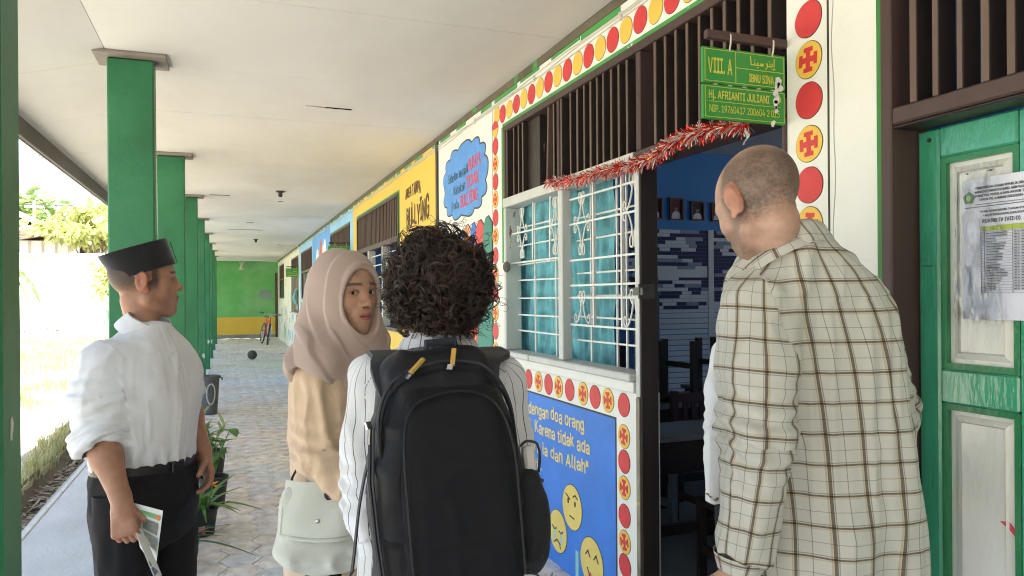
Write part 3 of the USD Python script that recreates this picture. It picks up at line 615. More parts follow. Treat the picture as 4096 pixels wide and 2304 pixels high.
# ceiling boards with joints
ceil = struct('ceiling', box(-.64, WX - .003, -8.1, 29.6, CZ + .014, CZ + .03), M_cap)
q = random.Random(3)
y = -8.3
while y < 29.6:
    y1 = min(y + 1.2, 29.6); t = q.uniform(-.0025, .0025)
    for x0, x1 in ((-.64, WX - .003),):
        m = box(x0, x1, y, y1 - (.004 if abs(y1 - 4.9) < .1 else .0012), CZ + q.uniform(0, .0015), CZ + .012); part(ceil, 'ceiling_board', m, M_ceil)
    y = y1
M_gapshade = pmat('gap_shade_paint', (.02, .018, .015), .9, .2)  # flat dark strips carry the shade of gaps, no holes are cut
for k, (xa, xb, ya, w) in enumerate(((.664, .853, 5.60, .022), (-.24, .012, 10.82, .03), (.66, .73, 11.3, .02), (-.03, .64, 16.15, .03), (.293, .42, 14.62, .05))):
    part(ceil, 'open_joint', box(xa, xb, ya, ya + w, CZ - .0035, CZ + .002), M_gapshade, 'dark strip painted as the gap where a ceiling board has dropped')
part(ceil, 'dropped_strip', xf(box(-.10, .10, -.02, .02, -.002, .002), rotm([0, 1, 0], 2), (.62, 5.62, CZ - .006)), M_ceil, 'strip of board hanging down')
# lamp holders
M_bake = pmat('dark_bakelite', (.05, .045, .04), .4, .2)
def lampholder(x, y, label, white=False):
    t = thing('lamp_holder', label, 'lamp holder', (x, y, CZ - .001), group=None)
    part(t, 'rose', xf(lathe([(0, 0), (.055, 0), (.055, -.012), (.04, -.018), (0, -.018)]), t=(x, y, CZ - .001)), M_bake if not white else M_wire, smooth=40)
    part(t, 'socket', xf(lathe([(0, -.018), (.026, -.018), (.028, -.06), (.022, -.075), (0, -.075)]), t=(x, y, CZ - .001)), M_bake if not white else M_wire, smooth=40)
lampholder(.625, 10.2, 'dark empty lamp holder on the corridor ceiling, nearest to the camera')
lampholder(.585, 18.7, 'small dark lamp holder further down the corridor ceiling')
t = thing('junction_box', 'small white cable box on the ceiling above the far white classroom', 'junction box', (1.22, 20.4, CZ - .001))
part(t, 'cover', box(1.14, 1.24, 20.3, 20.42, CZ - .05, CZ - .001, .008), M_wire); part(t, 'cable', tube([(1.24, 20.36, CZ - .02), (1.4, 20.3, CZ - .045), (1.55, 20.25, CZ - .03), (1.69, 20.2, CZ - .06)], .008, 5), M_wire)
t = thing('hanging_bell', 'white lamp shade hanging before the end wall ceiling', 'lamp', (.42, 29.2, CZ - .36))
part(t, 'cord', tube([(.42, 29.2, CZ - .002), (.42, 29.2, CZ - .14)], .008, 5), M_wire)
part(t, 'shade', xf(lathe([(0, -.10), (.03, -.10), (.045, -.2), (.10, -.32), (.13, -.35), (.11, -.35), (.03, -.22), (0, -.2)]), t=(.42, 29.2, CZ)), pmat('old_ivory', (.62, .60, .50), .5, .1), smooth=40)
part(t, 'bracket', tube([(.33, 29.2, CZ - .01), (.36, 29.2, CZ - .10), (.42, 29.2, CZ - .13), (.48, 29.2, CZ - .10), (.51, 29.2, CZ - .01)], .008, 5), M_wire)
# columns
M_chipw = pmat('old_white_undercoat', (.62, .62, .57), .8, .1, 10, .2)
names = ['first', 'second', 'third', 'fourth', 'fifth', 'sixth', 'seventh', 'eighth', 'ninth', 'tenth']
ncol = 0
for k in range(-3, 10):
    y = (1.70 + 3.1 * k) - .05
    if y > 29.0: continue
    if k >= 0:
        lab = ('dark green square column cut by the left edge of the photo', 'tall green column right behind the man in the black cap, plywood plate on top')[k] if k < 2 else f'{names[k]} green corridor column, counted from the camera'
    else: lab = 'green column of the corridor row behind the camera'
    t = thing('corridor_column', lab, 'column', (-.52, y + .07, 0), 'green columns along the corridor')
    part(t, 'shaft', box(-.64, -.40, y, y + .14, .0, CZ - .024, .008), M_col)
    part(t, 'cap_plate', box(-.705, -.33, y - .07, y + .20, CZ - .022, CZ - .002, .002), M_cap)
    q = random.Random(100 + k)
    if k in (2, 3, 4, 5, 6):
        for _ in range(3 if k < 4 else 5):
            z = q.uniform(.15, .75); yy = q.uniform(y + .05, y + .09); w = q.uniform(.015, .05)
            part(t, 'paint_chip', prismX(affinity.scale(wob(w, q.randint(0, 999), 1, 18, .35), .8, 1.9), 0, .0015).apply_translation([-.3995, yy, z]), M_chipw)
        part(t, 'paint_chip', prismY(affinity.scale(wob(.022, q.randint(0, 999), 1, 18, .4), .8, 2.2), y - .0015, y + .001).apply_translation([-.43, 0, q.uniform(.35, .6)]), M_chipw)
    if k == 0:
        for z, h in ((.55, .09), (.38, .05), (1.25, .02)):
            part(t, 'paint_chip', prismX(affinity.scale(wob(.012, int(z * 100), 1, 18, .4), .8, h / .012), 0, .0015).apply_translation([-.3995, y + .06, z]), M_chipw)
        part(t, 'scratch', prismY(LineString([(-.42, 2.02), (-.412, 1.985)]).buffer(.003), y - .0012, y + .001), M_chipw)
    ncol += 1

# ================================================================ yard
def gz(x, y):
    """height of the yard"""
    x, y = np.asarray(x, float), np.asarray(y, float)
    rise = np.clip((y - 8) / 21., 0, 1) * .47 * np.clip((-1.62 - x) / 1.2, 0, 1)
    bump = (meshkit.fbm(np.stack([x * .7, y * .7, 0 * x], -1), 4, 3) - .5) * .14 * np.clip((-1.6 - x) / .5, 0, 1)
    near = np.where(x < -1.60, -.06 + rise + bump, -.36)
    return np.where((y < -7) | (y > 29.5) & (x > -1.6), np.where(x > -1.6, -.36, near), near)
gx = np.array([-400, -200, -100, -60, -40, -25, -16] + list(np.arange(-12, -1.7, .18)) + [-1.66, -1.62, -1.605, -1.60, 0, 8.2, 20, 60, 150, 400.])
gy = np.array([-400, -200, -100, -50, -25, -12] + list(np.arange(-6, 34, .25)) + [36, 40, 50, 70, 120, 220, 400.])
GX, GY = np.meshgrid(gx, gy, indexing='ij'); GZ = gz(GX, GY)
i, j = np.meshgrid(np.arange(len(gx) - 1), np.arange(len(gy) - 1), indexing='ij'); n = len(gy)
qd = np.stack([i * n + j, (i + 1) * n + j, (i + 1) * n + j + 1, i * n + j + 1], -1).reshape(-1, 4)
M_sand = pmat('yard_sand', (.58, .54, .46), .95, .15, 1.2, .5, 20, stains=((.36, .36, .20), .7, .44, .7))
struct('ground', trimesh.Trimesh(np.stack([GX, GY, GZ], -1).reshape(-1, 3), np.vstack([qd[:, [0, 1, 2]], qd[:, [0, 2, 3]]]), process=False), M_sand, smooth=True)
# drain between the apron and the yard
def dr(u, v):
    y = -8 + 37.4 * u; prof_x = np.interp(v, [0, .15, .3, .7, .85, 1], [-1.263, -1.268, -1.30, -1.52, -1.58, -1.63]); prof_z = np.interp(v, [0, .15, .3, .7, .85, 1], [-.02, -.17, -.20, -.20, -.12, -.03])
    nz = meshkit.fbm(np.stack([prof_x * 6, y * 3, 0 * y], -1), 3, 8) - .5
    return np.stack([prof_x + nz * .06 * (v > .5), y, prof_z + nz * .07 * (v > .2)], -1)
struct('drain', grid(380, 16, dr), pmat('muddy_drain', (.16, .13, .10), .8, .35, 5, .6, 30), smooth=True)
struct('drain_water', grid(190, 3, lambda u, v: np.stack([-1.28 - .27 * v, -8 + 37.4 * u, -.185 + 0 * u], -1)), usdkit.material(stage, '/World/Looks/dirty_water', {'p': ('principled_bsdf', {'base_color': (.10, .09, .07), 'roughness': .06, 'specular_ior_level': .6})}, surface='p.BSDF'))
q = random.Random(21); deb = []
for k in range(900):
    y = q.uniform(3.5, 14); x = q.uniform(-1.56, -1.27); w, l = q.uniform(.008, .03), q.uniform(.04, .14)
    m = trimesh.creation.box([w, l, .003]); m.apply_transform(trimesh.transformations.euler_matrix(q.uniform(-.4, .4), q.uniform(-.4, .4), q.uniform(0, 3.1))); m.apply_translation([x, y, -.165 + q.uniform(-.01, .03)]); deb.append(m)
M_deb = pmat('dead_leaves', (.34, .29, .22), .8, .5, 30, .1)
p_ = struct('drain_litter', cat_(deb), M_deb, kind='stuff'); keys(stage.GetPrimAtPath(p_), 'dead leaves and twigs lying in the drain', 'litter')
solo('drain_pipe', tube([(-1.300, y, -.045 + .006 * math.sin(y * 2)) for y in np.arange(4.2, 12, .3)], .011, 6), pmat('pale_pipe', (.5, .47, .40), .6, .2), 'thin pale pipe lying along the edge of the drain', 'pipe')
# grass
def blades(P, h, w, lean, rs):
    n = len(P); a = rs.uniform(0, 2 * np.pi, n); d = np.stack([np.cos(a), np.sin(a), 0 * a], 1); s = np.stack([-np.sin(a), np.cos(a), 0 * a], 1)
    hh = h * rs.uniform(.5, 1.25, n); ll = lean * rs.uniform(.2, 1.3, n); up = np.array([0, 0, 1.])
    p0 = P; p1 = P + up * hh[:, None] * .6 + d * (hh * ll * .35)[:, None]; p2 = P + up * (hh * (1 - .25 * ll))[:, None] + d * (hh * ll)[:, None]
    ww = (w * rs.uniform(.6, 1.3, n))[:, None]
    v = np.stack([p0 - s * ww, p0 + s * ww, p1 - s * ww * .8, p1 + s * ww * .8, p2], 1).reshape(-1, 3)
    b = np.arange(n)[:, None] * 5; f = np.concatenate([b + [0, 1, 3], b + [0, 3, 2], b + [2, 3, 4]])
    return v, f
rs = np.random.default_rng(4)
Yg = rs.uniform(5.5, 28.6, 46000) ** 1.0; Xg = -1.62 - np.abs(rs.normal(0, 1, len(Yg))) * 0 - rs.uniform(0, 1, len(Yg)) * (.32 * Yg - 1.2)
dens = meshkit.fbm(np.stack([Xg * .8, Yg * .5, 0 * Xg], -1), 3, 5)
edge = Xg > -1.95
sandy = (Yg < 11.8) & (Yg > 8.6) & (Xg < -1.85)
keep = np.where(sandy, dens > .60, np.where(Yg < 8.6, dens > .58, dens > .30)) | (edge & (dens > .56))
Xg, Yg = Xg[keep], Yg[keep]; P = np.stack([Xg, Yg, gz(Xg, Yg) - .01], 1)
M_grass = leafmat('yard_grass', (.38, .39, .17), .4, .6)
gv, gf = blades(P, .20, .0045, .8, rs)
M_dry = leafmat('dry_grass', (.58, .52, .28), .4, .6)
half = np.arange(len(P)) % 5 < 2
for nm, sel, mt, lb in (('grass', ~half, M_grass, 'green grass growing in the sandy yard'), ('dry_grass', half, M_dry, 'dry straw coloured grass in the yard')):
    v, f = blades(P[sel], .20, .0045, .85, rs); p_ = struct(nm, (v, f), mt, kind='stuff'); keys(stage.GetPrimAtPath(p_), lb, 'grass')
# tufts hanging over the drain bank
tp = np.concatenate([np.stack([rs.normal(-1.66, .06, 55), rs.normal(y, .12, 55), np.full(55, -.06)], 1) for y in (6.3, 6.9, 7.5, 8.0, 8.7, 9.6, 10.4)])
v, f = blades(tp, .24, .004, 1.0, rs); p_ = struct('bank_grass', (v, f), M_grass, kind='stuff'); keys(stage.GetPrimAtPath(p_), 'tufts of grass hanging over the drain bank', 'grass')
# yard wall
M_yw = pmat('pale_green_yard_wall', (.70, .80, .72), .7, .10, .5, .15, 30, stains=((.45, .72, .54), .45, .5, .8))
YW = thing('yard_wall', 'pale green rendered wall across the back of the yard', 'wall', (-10, 29.1, .4))
part(YW, 'face', box(-24, -.9, 29.0, 29.2, .1, 2.98, .01), M_yw); part(YW, 'coping', box(-24, -.9, 28.97, 29.23, 2.983, 3.05, .01), pmat('lime_white', (.75, .75, .7), .8))
# rubble
q = random.Random(31); M_st = [pmat(f'rubble_{w}', c, .9, .2, 8, .4, 30) for w, c in (('pale', (.62, .60, .56)), ('grey', (.52, .51, .48)), ('warm', (.56, .50, .43)))]
def stone(seed, s):
    m = trimesh.creation.icosphere(2, 1.0); v = np.array(m.vertices); qq = np.random.default_rng(seed)
    for _ in range(9):
        d = qq.normal(size=3); d /= np.linalg.norm(d); c = qq.uniform(.55, .8); t = v @ d; v = np.where((t > c)[:, None], v - d * (t - c)[:, None], v)
    m.vertices = v * s * qq.uniform([.8, .6, .45], [1.3, .9, .75]); m.apply_transform(trimesh.transformations.euler_matrix(qq.uniform(-.4, .4), qq.uniform(-.5, .5), qq.uniform(0, 3.1))); return m
st_lab = ['pale angular rubble stone in the heap along the yard wall', 'grey angular rubble stone in the heap along the yard wall', 'brownish angular rubble stone in the heap along the yard wall']
for k in range(58):
    row = k % 3; x = -6.6 + (k // 3) * .19 + q.uniform(-.1, .1); y = 26.0 - row * .55 + q.uniform(-.2, .2); m = stone(500 + k, q.uniform(.15, .27))
    c = q.randrange(3)
    z = float(gz(x, y)) + (.28, .16, .03)[row] + q.uniform(-.03, .05); m.apply_translation([x, y, z]); solo('rubble_stone', m, M_st[c], st_lab[c], 'stone', ('pale rubble stones', 'grey rubble stones', 'brownish rubble stones')[c])
struct('rubble_bank', grid(30, 8, lambda u, v: np.stack([-8 + 6.2 * u, 24.6 + 2.6 * v, gz(-8 + 6.2 * u, 24.6 + 2.6 * v) - .05 + .24 * np.sin(v * 3.0)], -1)), M_sand, smooth=True)
# leaves helper
def leaf(l, w, bend=.3, fold=.15, n=5):
    t = np.linspace(0, 1, n); prof = np.sin(np.pi * (t * .92 + .06)) ** .8 * w / 2; x = l * t; z = -bend * l * t ** 2
    c = np.stack([x, 0 * t, z], 1); L = np.stack([x, prof, z + fold * prof], 1); R = np.stack([x, -prof, z + fold * prof], 1)
    v = np.concatenate([c, L, R]); f = []
    for k in range(n - 1): f += [[k, k + 1, n + k + 1], [k, n + k + 1, n + k], [k, 2 * n + k + 1, k + 1], [k, 2 * n + k, 2 * n + k + 1]]
    return v, np.array(f)
def scatter_leaves(P, D, l, w, rs, bend=.3, n=4):
    lv, lf = leaf(1., w / l, bend, .15, n); out_v, out_f = [], []
    for k in range(len(P)):
        d = D[k] / np.linalg.norm(D[k]); s = np.cross(d, rs.normal(size=3)); s /= np.linalg.norm(s); u = np.cross(s, d); u = u if u[2] > 0 else -u; s = np.cross(u, d)
        out_v.append(P[k] + lv @ np.stack([d, s, u]) * l * rs.uniform(.6, 1.2)); out_f.append(lf + k * len(lv))
    return np.concatenate(out_v), np.concatenate(out_f)
def crown(center, rad, n, l, w, rs, clumps=26):
    cs = rs.normal(size=(clumps, 3)); cs /= np.linalg.norm(cs, axis=1, keepdims=True); cs *= rs.uniform(.35, 1, (clumps, 1)) ** .5; cs = np.array(center) + cs * np.array(rad)
    k = rs.integers(0, clumps, n); P = cs[k] + rs.normal(size=(n, 3)) * np.array(rad) * .20; D = rs.normal(size=(n, 3)) + (P - np.array(center)) * .6 - [0, 0, .3]
    return scatter_leaves(P, D, l, w, rs), cs
M_bark = pmat('grey_bark', (.22, .17, .12), .9, .3, 10, .5, 30)
def tree(name, label, base, top, rad, n, l, w, mat, seed, trunk_r=.05, cat='tree', lean=(0, 0)):
    rs = np.random.default_rng(seed); t = thing(name, label, cat, base); b = np.array(base, float); c = np.array(top, float)
    (v, f), cs = crown(c, rad, n, l, w, rs)
    k = np.linspace(0, 1, 9)[:, None]; pth = b + (c - b) * k + np.stack([np.sin(k[:, 0] * 5 + seed) * .06, np.cos(k[:, 0] * 4) * .05, 0 * k[:, 0]], 1)
    tr = [tube(pth, np.linspace(trunk_r, trunk_r * .4, 9), 7)]
    for e in cs[:12]:
        a = pth[rs.integers(3, 8)]; tr.append(tube([a, (a + e) / 2 + rs.normal(size=3) * .08, e], np.linspace(trunk_r * .45, trunk_r * .12, 3), 5))
    part(t, 'trunk', cat_(tr), M_bark); part(t, 'crown', (v, f), mat)
    return t
M_leafy = leafmat('yellow_green_leaves', (.56, .58, .24), .5)
M_leafg = leafmat('mid_green_leaves', (.22, .33, .10), .45)
tree('shrub', 'thin leafy shrub leaning by the yard wall behind the rubble', (-3.75, 27.2, .45), (-2.75, 27.6, 2.2), (1.15, .7, .85), 1500, .24, .12, M_leafy, 3, .05, 'shrub')
tree('leafy_tree', 'yellow green leafy tree rising behind the yard wall', (-5.2, 33.0, 0), (-4.6, 33.0, 4.35), (2.3, 1.2, .65), 2400, .34, .2, M_leafy, 4, .10)
tree('dark_tree', 'mid green tree beyond the roofs behind the yard wall', (-12.0, 44.0, 0), (-12., 44., 5.2), (3.2, 2., 1.8), 2400, .45, .25, M_leafg, 6, .16)
# banana plant
M_ban = leafmat('banana_leaf', (.36, .52, .18), .5, .4)
t = thing('banana_plant', 'banana plant with torn arching leaves beside the left column', 'banana plant', (-6.7, 26.2, .4))
part(t, 'trunk', tube([(-6.7, 26.2, .35), (-6.68, 26.2, 1.4), (-6.62, 26.2, 2.5)], [.13, .11, .08], 9), pmat('banana_stem', (.26, .28, .12), .7, .3, 6, .2))
def ban(az, L, rise, droop, seed, w=.36):
    q = np.random.default_rng(seed); n = 16; s = np.linspace(0, 1, n); d = np.array([math.cos(az), math.sin(az), 0])
    mid = np.array([-6.62, 26.2, 2.45]) + d * (L * (s - .12 * s ** 3))[:, None] + np.array([0, 0, 1.]) * (rise * s - droop * s ** 2.2)[:, None]
    side = np.cross(d, [0, 0, 1.]); vs, fs, off = [], [], 0
    for sd in (-1, 1):
        for k in range(n - 1):
            if q.random() < .12: continue
            wa, wb = (w * math.sin(math.pi * min(1, .08 + s[k] * .93)) ** .6, w * math.sin(math.pi * min(1, .08 + s[k + 1] * .93)) ** .6)
            dz = -q.uniform(.1, .3); g = .12 if q.random() < .4 else 0
            a, b = mid[k], mid[k + 1] + (mid[k] - mid[k + 1]) * g
            vs += [a, b, b + side * sd * wb + [0, 0, dz * wb], a + side * sd * wa + [0, 0, dz * wa]]; fs += [[off, off + 1, off + 2], [off, off + 2, off + 3]]; off += 4
    return np.array(vs), np.array(fs), mid
for k, (az, L, ri, dp) in enumerate(((-.1, 1.9, 1.1, .95), (.5, 1.5, .75, 1.9), (-.9, 1.5, 1.2, 1.2), (2.4, 1.8, 1.3, 1.1), (3.3, 1.9, .9, 1.4), (-2.2, 1.6, 1.2, 1.3), (.15, 1.2, .45, 1.95))):
    v, f, mid = ban(az, L, ri, dp, k); lf = part(t, 'leaf', (v, f), M_ban); part(lf, 'midrib', tube(mid, np.linspace(.022, .006, len(mid)), 5), M_ban)
# houses beyond
M_plaster = pmat('warm_plaster', (.52, .42, .33), .8, .1, 1, .1); M_rooft = pmat('brown_roof_sheet', (.30, .20, .16), .8, .2, 2, .2); M_pw = pmat('white_painted_timber', (.72, .71, .68), .6, .06)
def house(label, x0, x1, y, z1, zr, depth, seed):
    t = thing('house', label, 'house', ((x0 + x1) / 2, y + depth / 2, 0)); q = random.Random(seed)
    part(t, 'wall', box(x0, x1, y, y + depth, -.3, z1), M_plaster)
    xm = x0 + (x1 - x0) * .35
    part(t, 'roof', prismY(Polygon([(x0 - .5, z1 - .1), (xm, zr), (x1 + .6, z1 - .25), (x1 + .6, z1 - .12), (xm, zr + .14), (x0 - .5, z1 + .04)]), y - .6, y + depth + .5), M_rooft)
    part(t, 'bargeboard', prismY(Polygon([(x0 - .55, z1 - .2), (xm, zr - .1), (x1 + .65, z1 - .36), (x1 + .65, z1 - .2), (xm, zr + .08), (x0 - .55, z1 - .02)]), y - .66, y - .605), M_pw)
    for k in range(3):
        xa = x0 + (x1 - x0) * (.14 + .3 * k); w = part(t, 'window', box(xa, xa + 1., y - .03, y + .02, z1 - 1.5, z1 - .5), M_dark)
        part(w, 'frame', prismY(sbox(xa - .06, z1 - 1.56, xa + 1.06, z1 - .44).difference(sbox(xa, z1 - 1.5, xa + 1., z1 - .5)), y - .06, y - .032), M_pw); part(w, 'bar', box(xa + .47, xa + .53, y - .055, y - .033, z1 - 1.5, z1 - .5), M_pw)
    for k in range(4): xa = x0 + (x1 - x0) * k / 3; part(t, 'post', box(xa - .07, xa + .07, y - .55, y - .42, -.2, z1 - .12), M_pw)
    return t
house('house with a brown pitched roof behind the yard wall, far left', -14.5, -7.6, 38., 4.7, 6.9, 6, 1)
house('low house with a brown roof behind the yard wall, next to the green column', -7.0, -2.2, 40., 3.5, 4.9, 6, 2)
t = thing('white_shed', 'white boarded shed behind the yard wall', 'shed', (-6.6, 33.5, 0))
part(t, 'wall', box(-7.6, -5.75, 33.2, 35, -.2, 3.75), M_pw); part(t, 'roof', xf(box(-1.2, 1.2, -.2, 2.2, -.03, .03), rotm([0, 1, 0], -12), (-6.7, 33.0, 3.95)), M_rooft)
for k in range(5): part(t, 'batten', box(-7.6 + .44 * k, -7.53 + .44 * k, 33.16, 33.199, 2.9, 3.75), M_plaster)
solo('utility_wire', tube([(-14, 36, 5.55), (-11, 36, 5.45), (-8.3, 36, 5.42), (-5, 36, 5.45), (0, 36, 5.6)], .018, 5), M_dark, 'thin wire strung across the bright sky over the yard', 'wire')
t = thing('utility_pole', 'pale pole behind the yard wall', 'pole', (-7.55, 36, 0)); part(t, 'shaft', tube([(-7.55, 36, 0), (-7.55, 36, 5.6)], [.07, .05], 8), M_pw); part(t, 'crossarm', box(-7.9, -7.2, 35.95, 36.05, 5.3, 5.38), M_pw)
# ================================================================ people: signed distance bodies, lofted clothes
from scipy.interpolate import PchipInterpolator
CAM = np.array([0, 0, EYE])
def A(u, v, s):
    """the point at depth s that lies on the photograph's pixel (u, v)"""
    return CAM + (fw + r2 * (u - 2048) / 3000. + u2 * (1185 - v) / 3000.) * s
def axis(lo, hi, fine, hf, hc):
    x, out = lo, [lo]
    while x < hi:
        h = hf if any(a - hc < x < b for a, b in fine) else hc
        x += h; out.append(x)
    return np.array(out)
class Field:
    def __init__(self, xs, ys, zs):
        self.ax = [np.asarray(a, np.float32) for a in (xs, ys, zs)]; self.D = np.full([len(a) for a in self.ax], 1., np.float32)
    def window(self, lo, hi):
        return tuple(slice(max(0, np.searchsorted(a, l) - 1), np.searchsorted(a, h) + 1) for a, l, h in zip(self.ax, lo, hi))
    def pts(self, w):
        return [a[s].reshape([-1 if k == i else 1 for k in range(3)]) for i, (a, s) in enumerate(zip(self.ax, w))]
    def apply(self, fn, lo, hi, k, mode='add'):
        m = .02 + k; w = self.window(np.array(lo) - m, np.array(hi) + m); X, Y, Z = self.pts(w)
        if 0 in self.D[w].shape: return
        d = fn(X, Y, Z).astype(np.float32); o = self.D[w]
        if mode == 'add':
            h = np.maximum(k - np.abs(o - d), 0) / k if k > 0 else 0; self.D[w] = np.minimum(o, d) - h * h * k * .25
        else:
            d = -d; h = np.maximum(k - np.abs(o - d), 0) / k if k > 0 else 0; self.D[w] = np.maximum(o, d) + h * h * k * .25
    def cone(self, a, b, r1, r2, k=.01, mode='add'):
        a, b = np.asarray(a, float), np.asarray(b, float); ba = b - a; L2 = ba @ ba
        def fn(X, Y, Z):
            px, py, pz = X - a[0], Y - a[1], Z - a[2]
            t = np.clip((px * ba[0] + py * ba[1] + pz * ba[2]) / max(L2, 1e-12), 0, 1)
            return np.sqrt((px - ba[0] * t) ** 2 + (py - ba[1] * t) ** 2 + (pz - ba[2] * t) ** 2) - (r1 + (r2 - r1) * t)
        R = max(r1, r2); self.apply(fn, np.minimum(a, b) - R, np.maximum(a, b) + R, k, mode)
    def ell(self, c, r, R=None, k=.01, mode='add'):
        c, r = np.asarray(c, float), np.asarray(r, float); R = np.eye(3) if R is None else R   # columns of R: the axes
        def fn(X, Y, Z):
            p = (X - c[0], Y - c[1], Z - c[2]); q = [(p[0] * R[0, i] + p[1] * R[1, i] + p[2] * R[2, i]) for i in range(3)]
            k0 = np.sqrt(sum((q[i] / r[i]) ** 2 for i in range(3))); k1 = np.sqrt(sum((q[i] / r[i] ** 2) ** 2 for i in range(3))) + 1e-9
            return k0 * (k0 - 1) / k1
        m = r.max(); self.apply(fn, c - m, c + m, k, mode)
    def torso(self, zs, C, a, b, r, f, k=.02, e=2.3):
        """ellipse sections stacked by height; C holds the centres (x, y)"""
        C = np.asarray(C, float); zs = np.asarray(zs, float); ip = [PchipInterpolator(zs, q) for q in (C[:, 0], C[:, 1], np.asarray(a, float), np.asarray(b, float))]
        def fn(X, Y, Z):
            zc = np.clip(Z, zs[0], zs[-1]); cx, cy, aa, bb = [i(zc) for i in ip]
            px, py = X - cx, Y - cy; u = np.abs(px * r[0] + py * r[1]) / aa; w = np.abs(px * f[0] + py * f[1]) / bb
            k0 = (u ** e + w ** e) ** (1 / e); d = (k0 - 1) * np.minimum(aa, bb) * np.where(k0 > 1, 1, 1)
            over = np.maximum(np.maximum(zs[0] - Z, Z - zs[-1]), 0)
            return np.where(over > 0, np.sqrt(np.maximum(d, 0) ** 2 + over ** 2), d)
        m = max(np.max(a), np.max(b)); lo = np.append(C.min(0) - m, zs[0]); hi = np.append(C.max(0) + m, zs[-1]); self.apply(fn, lo, hi, k)
    def cut(self, p, n, rad):
        p, n = np.asarray(p, float), unit(n)
        def fn(X, Y, Z):
            q = (X - p[0], Y - p[1], Z - p[2]); pl = -(q[0] * n[0] + q[1] * n[1] + q[2] * n[2]); return np.maximum(pl, np.sqrt(q[0] ** 2 + q[1] ** 2 + q[2] ** 2) - rad)
        self.apply(fn, p - rad, p + rad, .004, 'sub')
    def mesh(self):
        D, ax = self.D, self.ax; shp = np.array(D.shape) - 1; S = D < 0
        acc = {}; edges = []
        for a in range(3):
            sl0 = [slice(None)] * 3; sl1 = [slice(None)] * 3; sl0[a] = slice(0, -1); sl1[a] = slice(1, None)
            idx = np.argwhere(S[tuple(sl0)] != S[tuple(sl1)])
            if not len(idx): continue
            b, c = [x for x in range(3) if x != a]
            idx = idx[(idx[:, b] > 0) & (idx[:, c] > 0) & (idx[:, b] < shp[b]) & (idx[:, c] < shp[c])]
            i1 = idx.copy(); i1[:, a] += 1
            d0, d1 = D[tuple(idx.T)], D[tuple(i1.T)]; t = d0 / (d0 - d1)
            p = np.stack([ax[k][idx[:, k]] for k in range(3)], 1).astype(float); p[:, a] += t * (ax[a][i1[:, a]] - ax[a][idx[:, a]])
            edges.append((a, b, c, idx, p, d0 < 0))
        cells, pos = [], []
        quads = []
        for a, b, c, idx, p, ins in edges:
            q = []
            for ob, oc in ((0, 0), (1, 0), (1, 1), (0, 1)):
                ci = idx.copy(); ci[:, b] -= ob; ci[:, c] -= oc
                q.append((ci[:, 0] * shp[1] + ci[:, 1]) * shp[2] + ci[:, 2])
            q = np.stack(q, 1); cells.append(q.ravel()); pos.append(np.repeat(p, 4, 0))
            flip = ins if (a != 1) else ~ins
            q[flip] = q[flip][:, ::-1]; quads.append(q)
        cells, pos, quads = np.concatenate(cells), np.concatenate(pos), np.concatenate(quads)
        u, inv = np.unique(cells, return_inverse=True); n = np.bincount(inv).astype(float)
        V = np.stack([np.bincount(inv, pos[:, k]) / n for k in range(3)], 1)
        F = np.searchsorted(u, quads); F = np.vstack([F[:, [0, 1, 2]], F[:, [0, 2, 3]]])
        m = trimesh.Trimesh(V, F, process=False)
        if m.volume < 0: m = trimesh.Trimesh(V, F[:, ::-1], process=False)
        return m
def unit(v): v = np.asarray(v, float); return v / np.linalg.norm(v)
def frame(yaw_vec, pitch=0., roll=0.):
    """columns: right, forward, up of a head; pitch > 0 looks down"""
    f = unit([yaw_vec[0], yaw_vec[1], 0]); r = np.array([f[1], -f[0], 0]); u = np.array([0, 0, 1.])
    f2 = f * math.cos(pitch) - u * math.sin(pitch); u_ = u * math.cos(pitch) + f * math.sin(pitch)
    r2_ = r * math.cos(roll) + u_ * math.sin(roll); u3 = u_ * math.cos(roll) - r * math.sin(roll)
    return np.stack([r2_, f2, u3], 1)
def turn(v, deg):
    a = math.radians(deg); return np.array([v[0] * math.cos(a) - v[1] * math.sin(a), v[0] * math.sin(a) + v[1] * math.cos(a), 0])
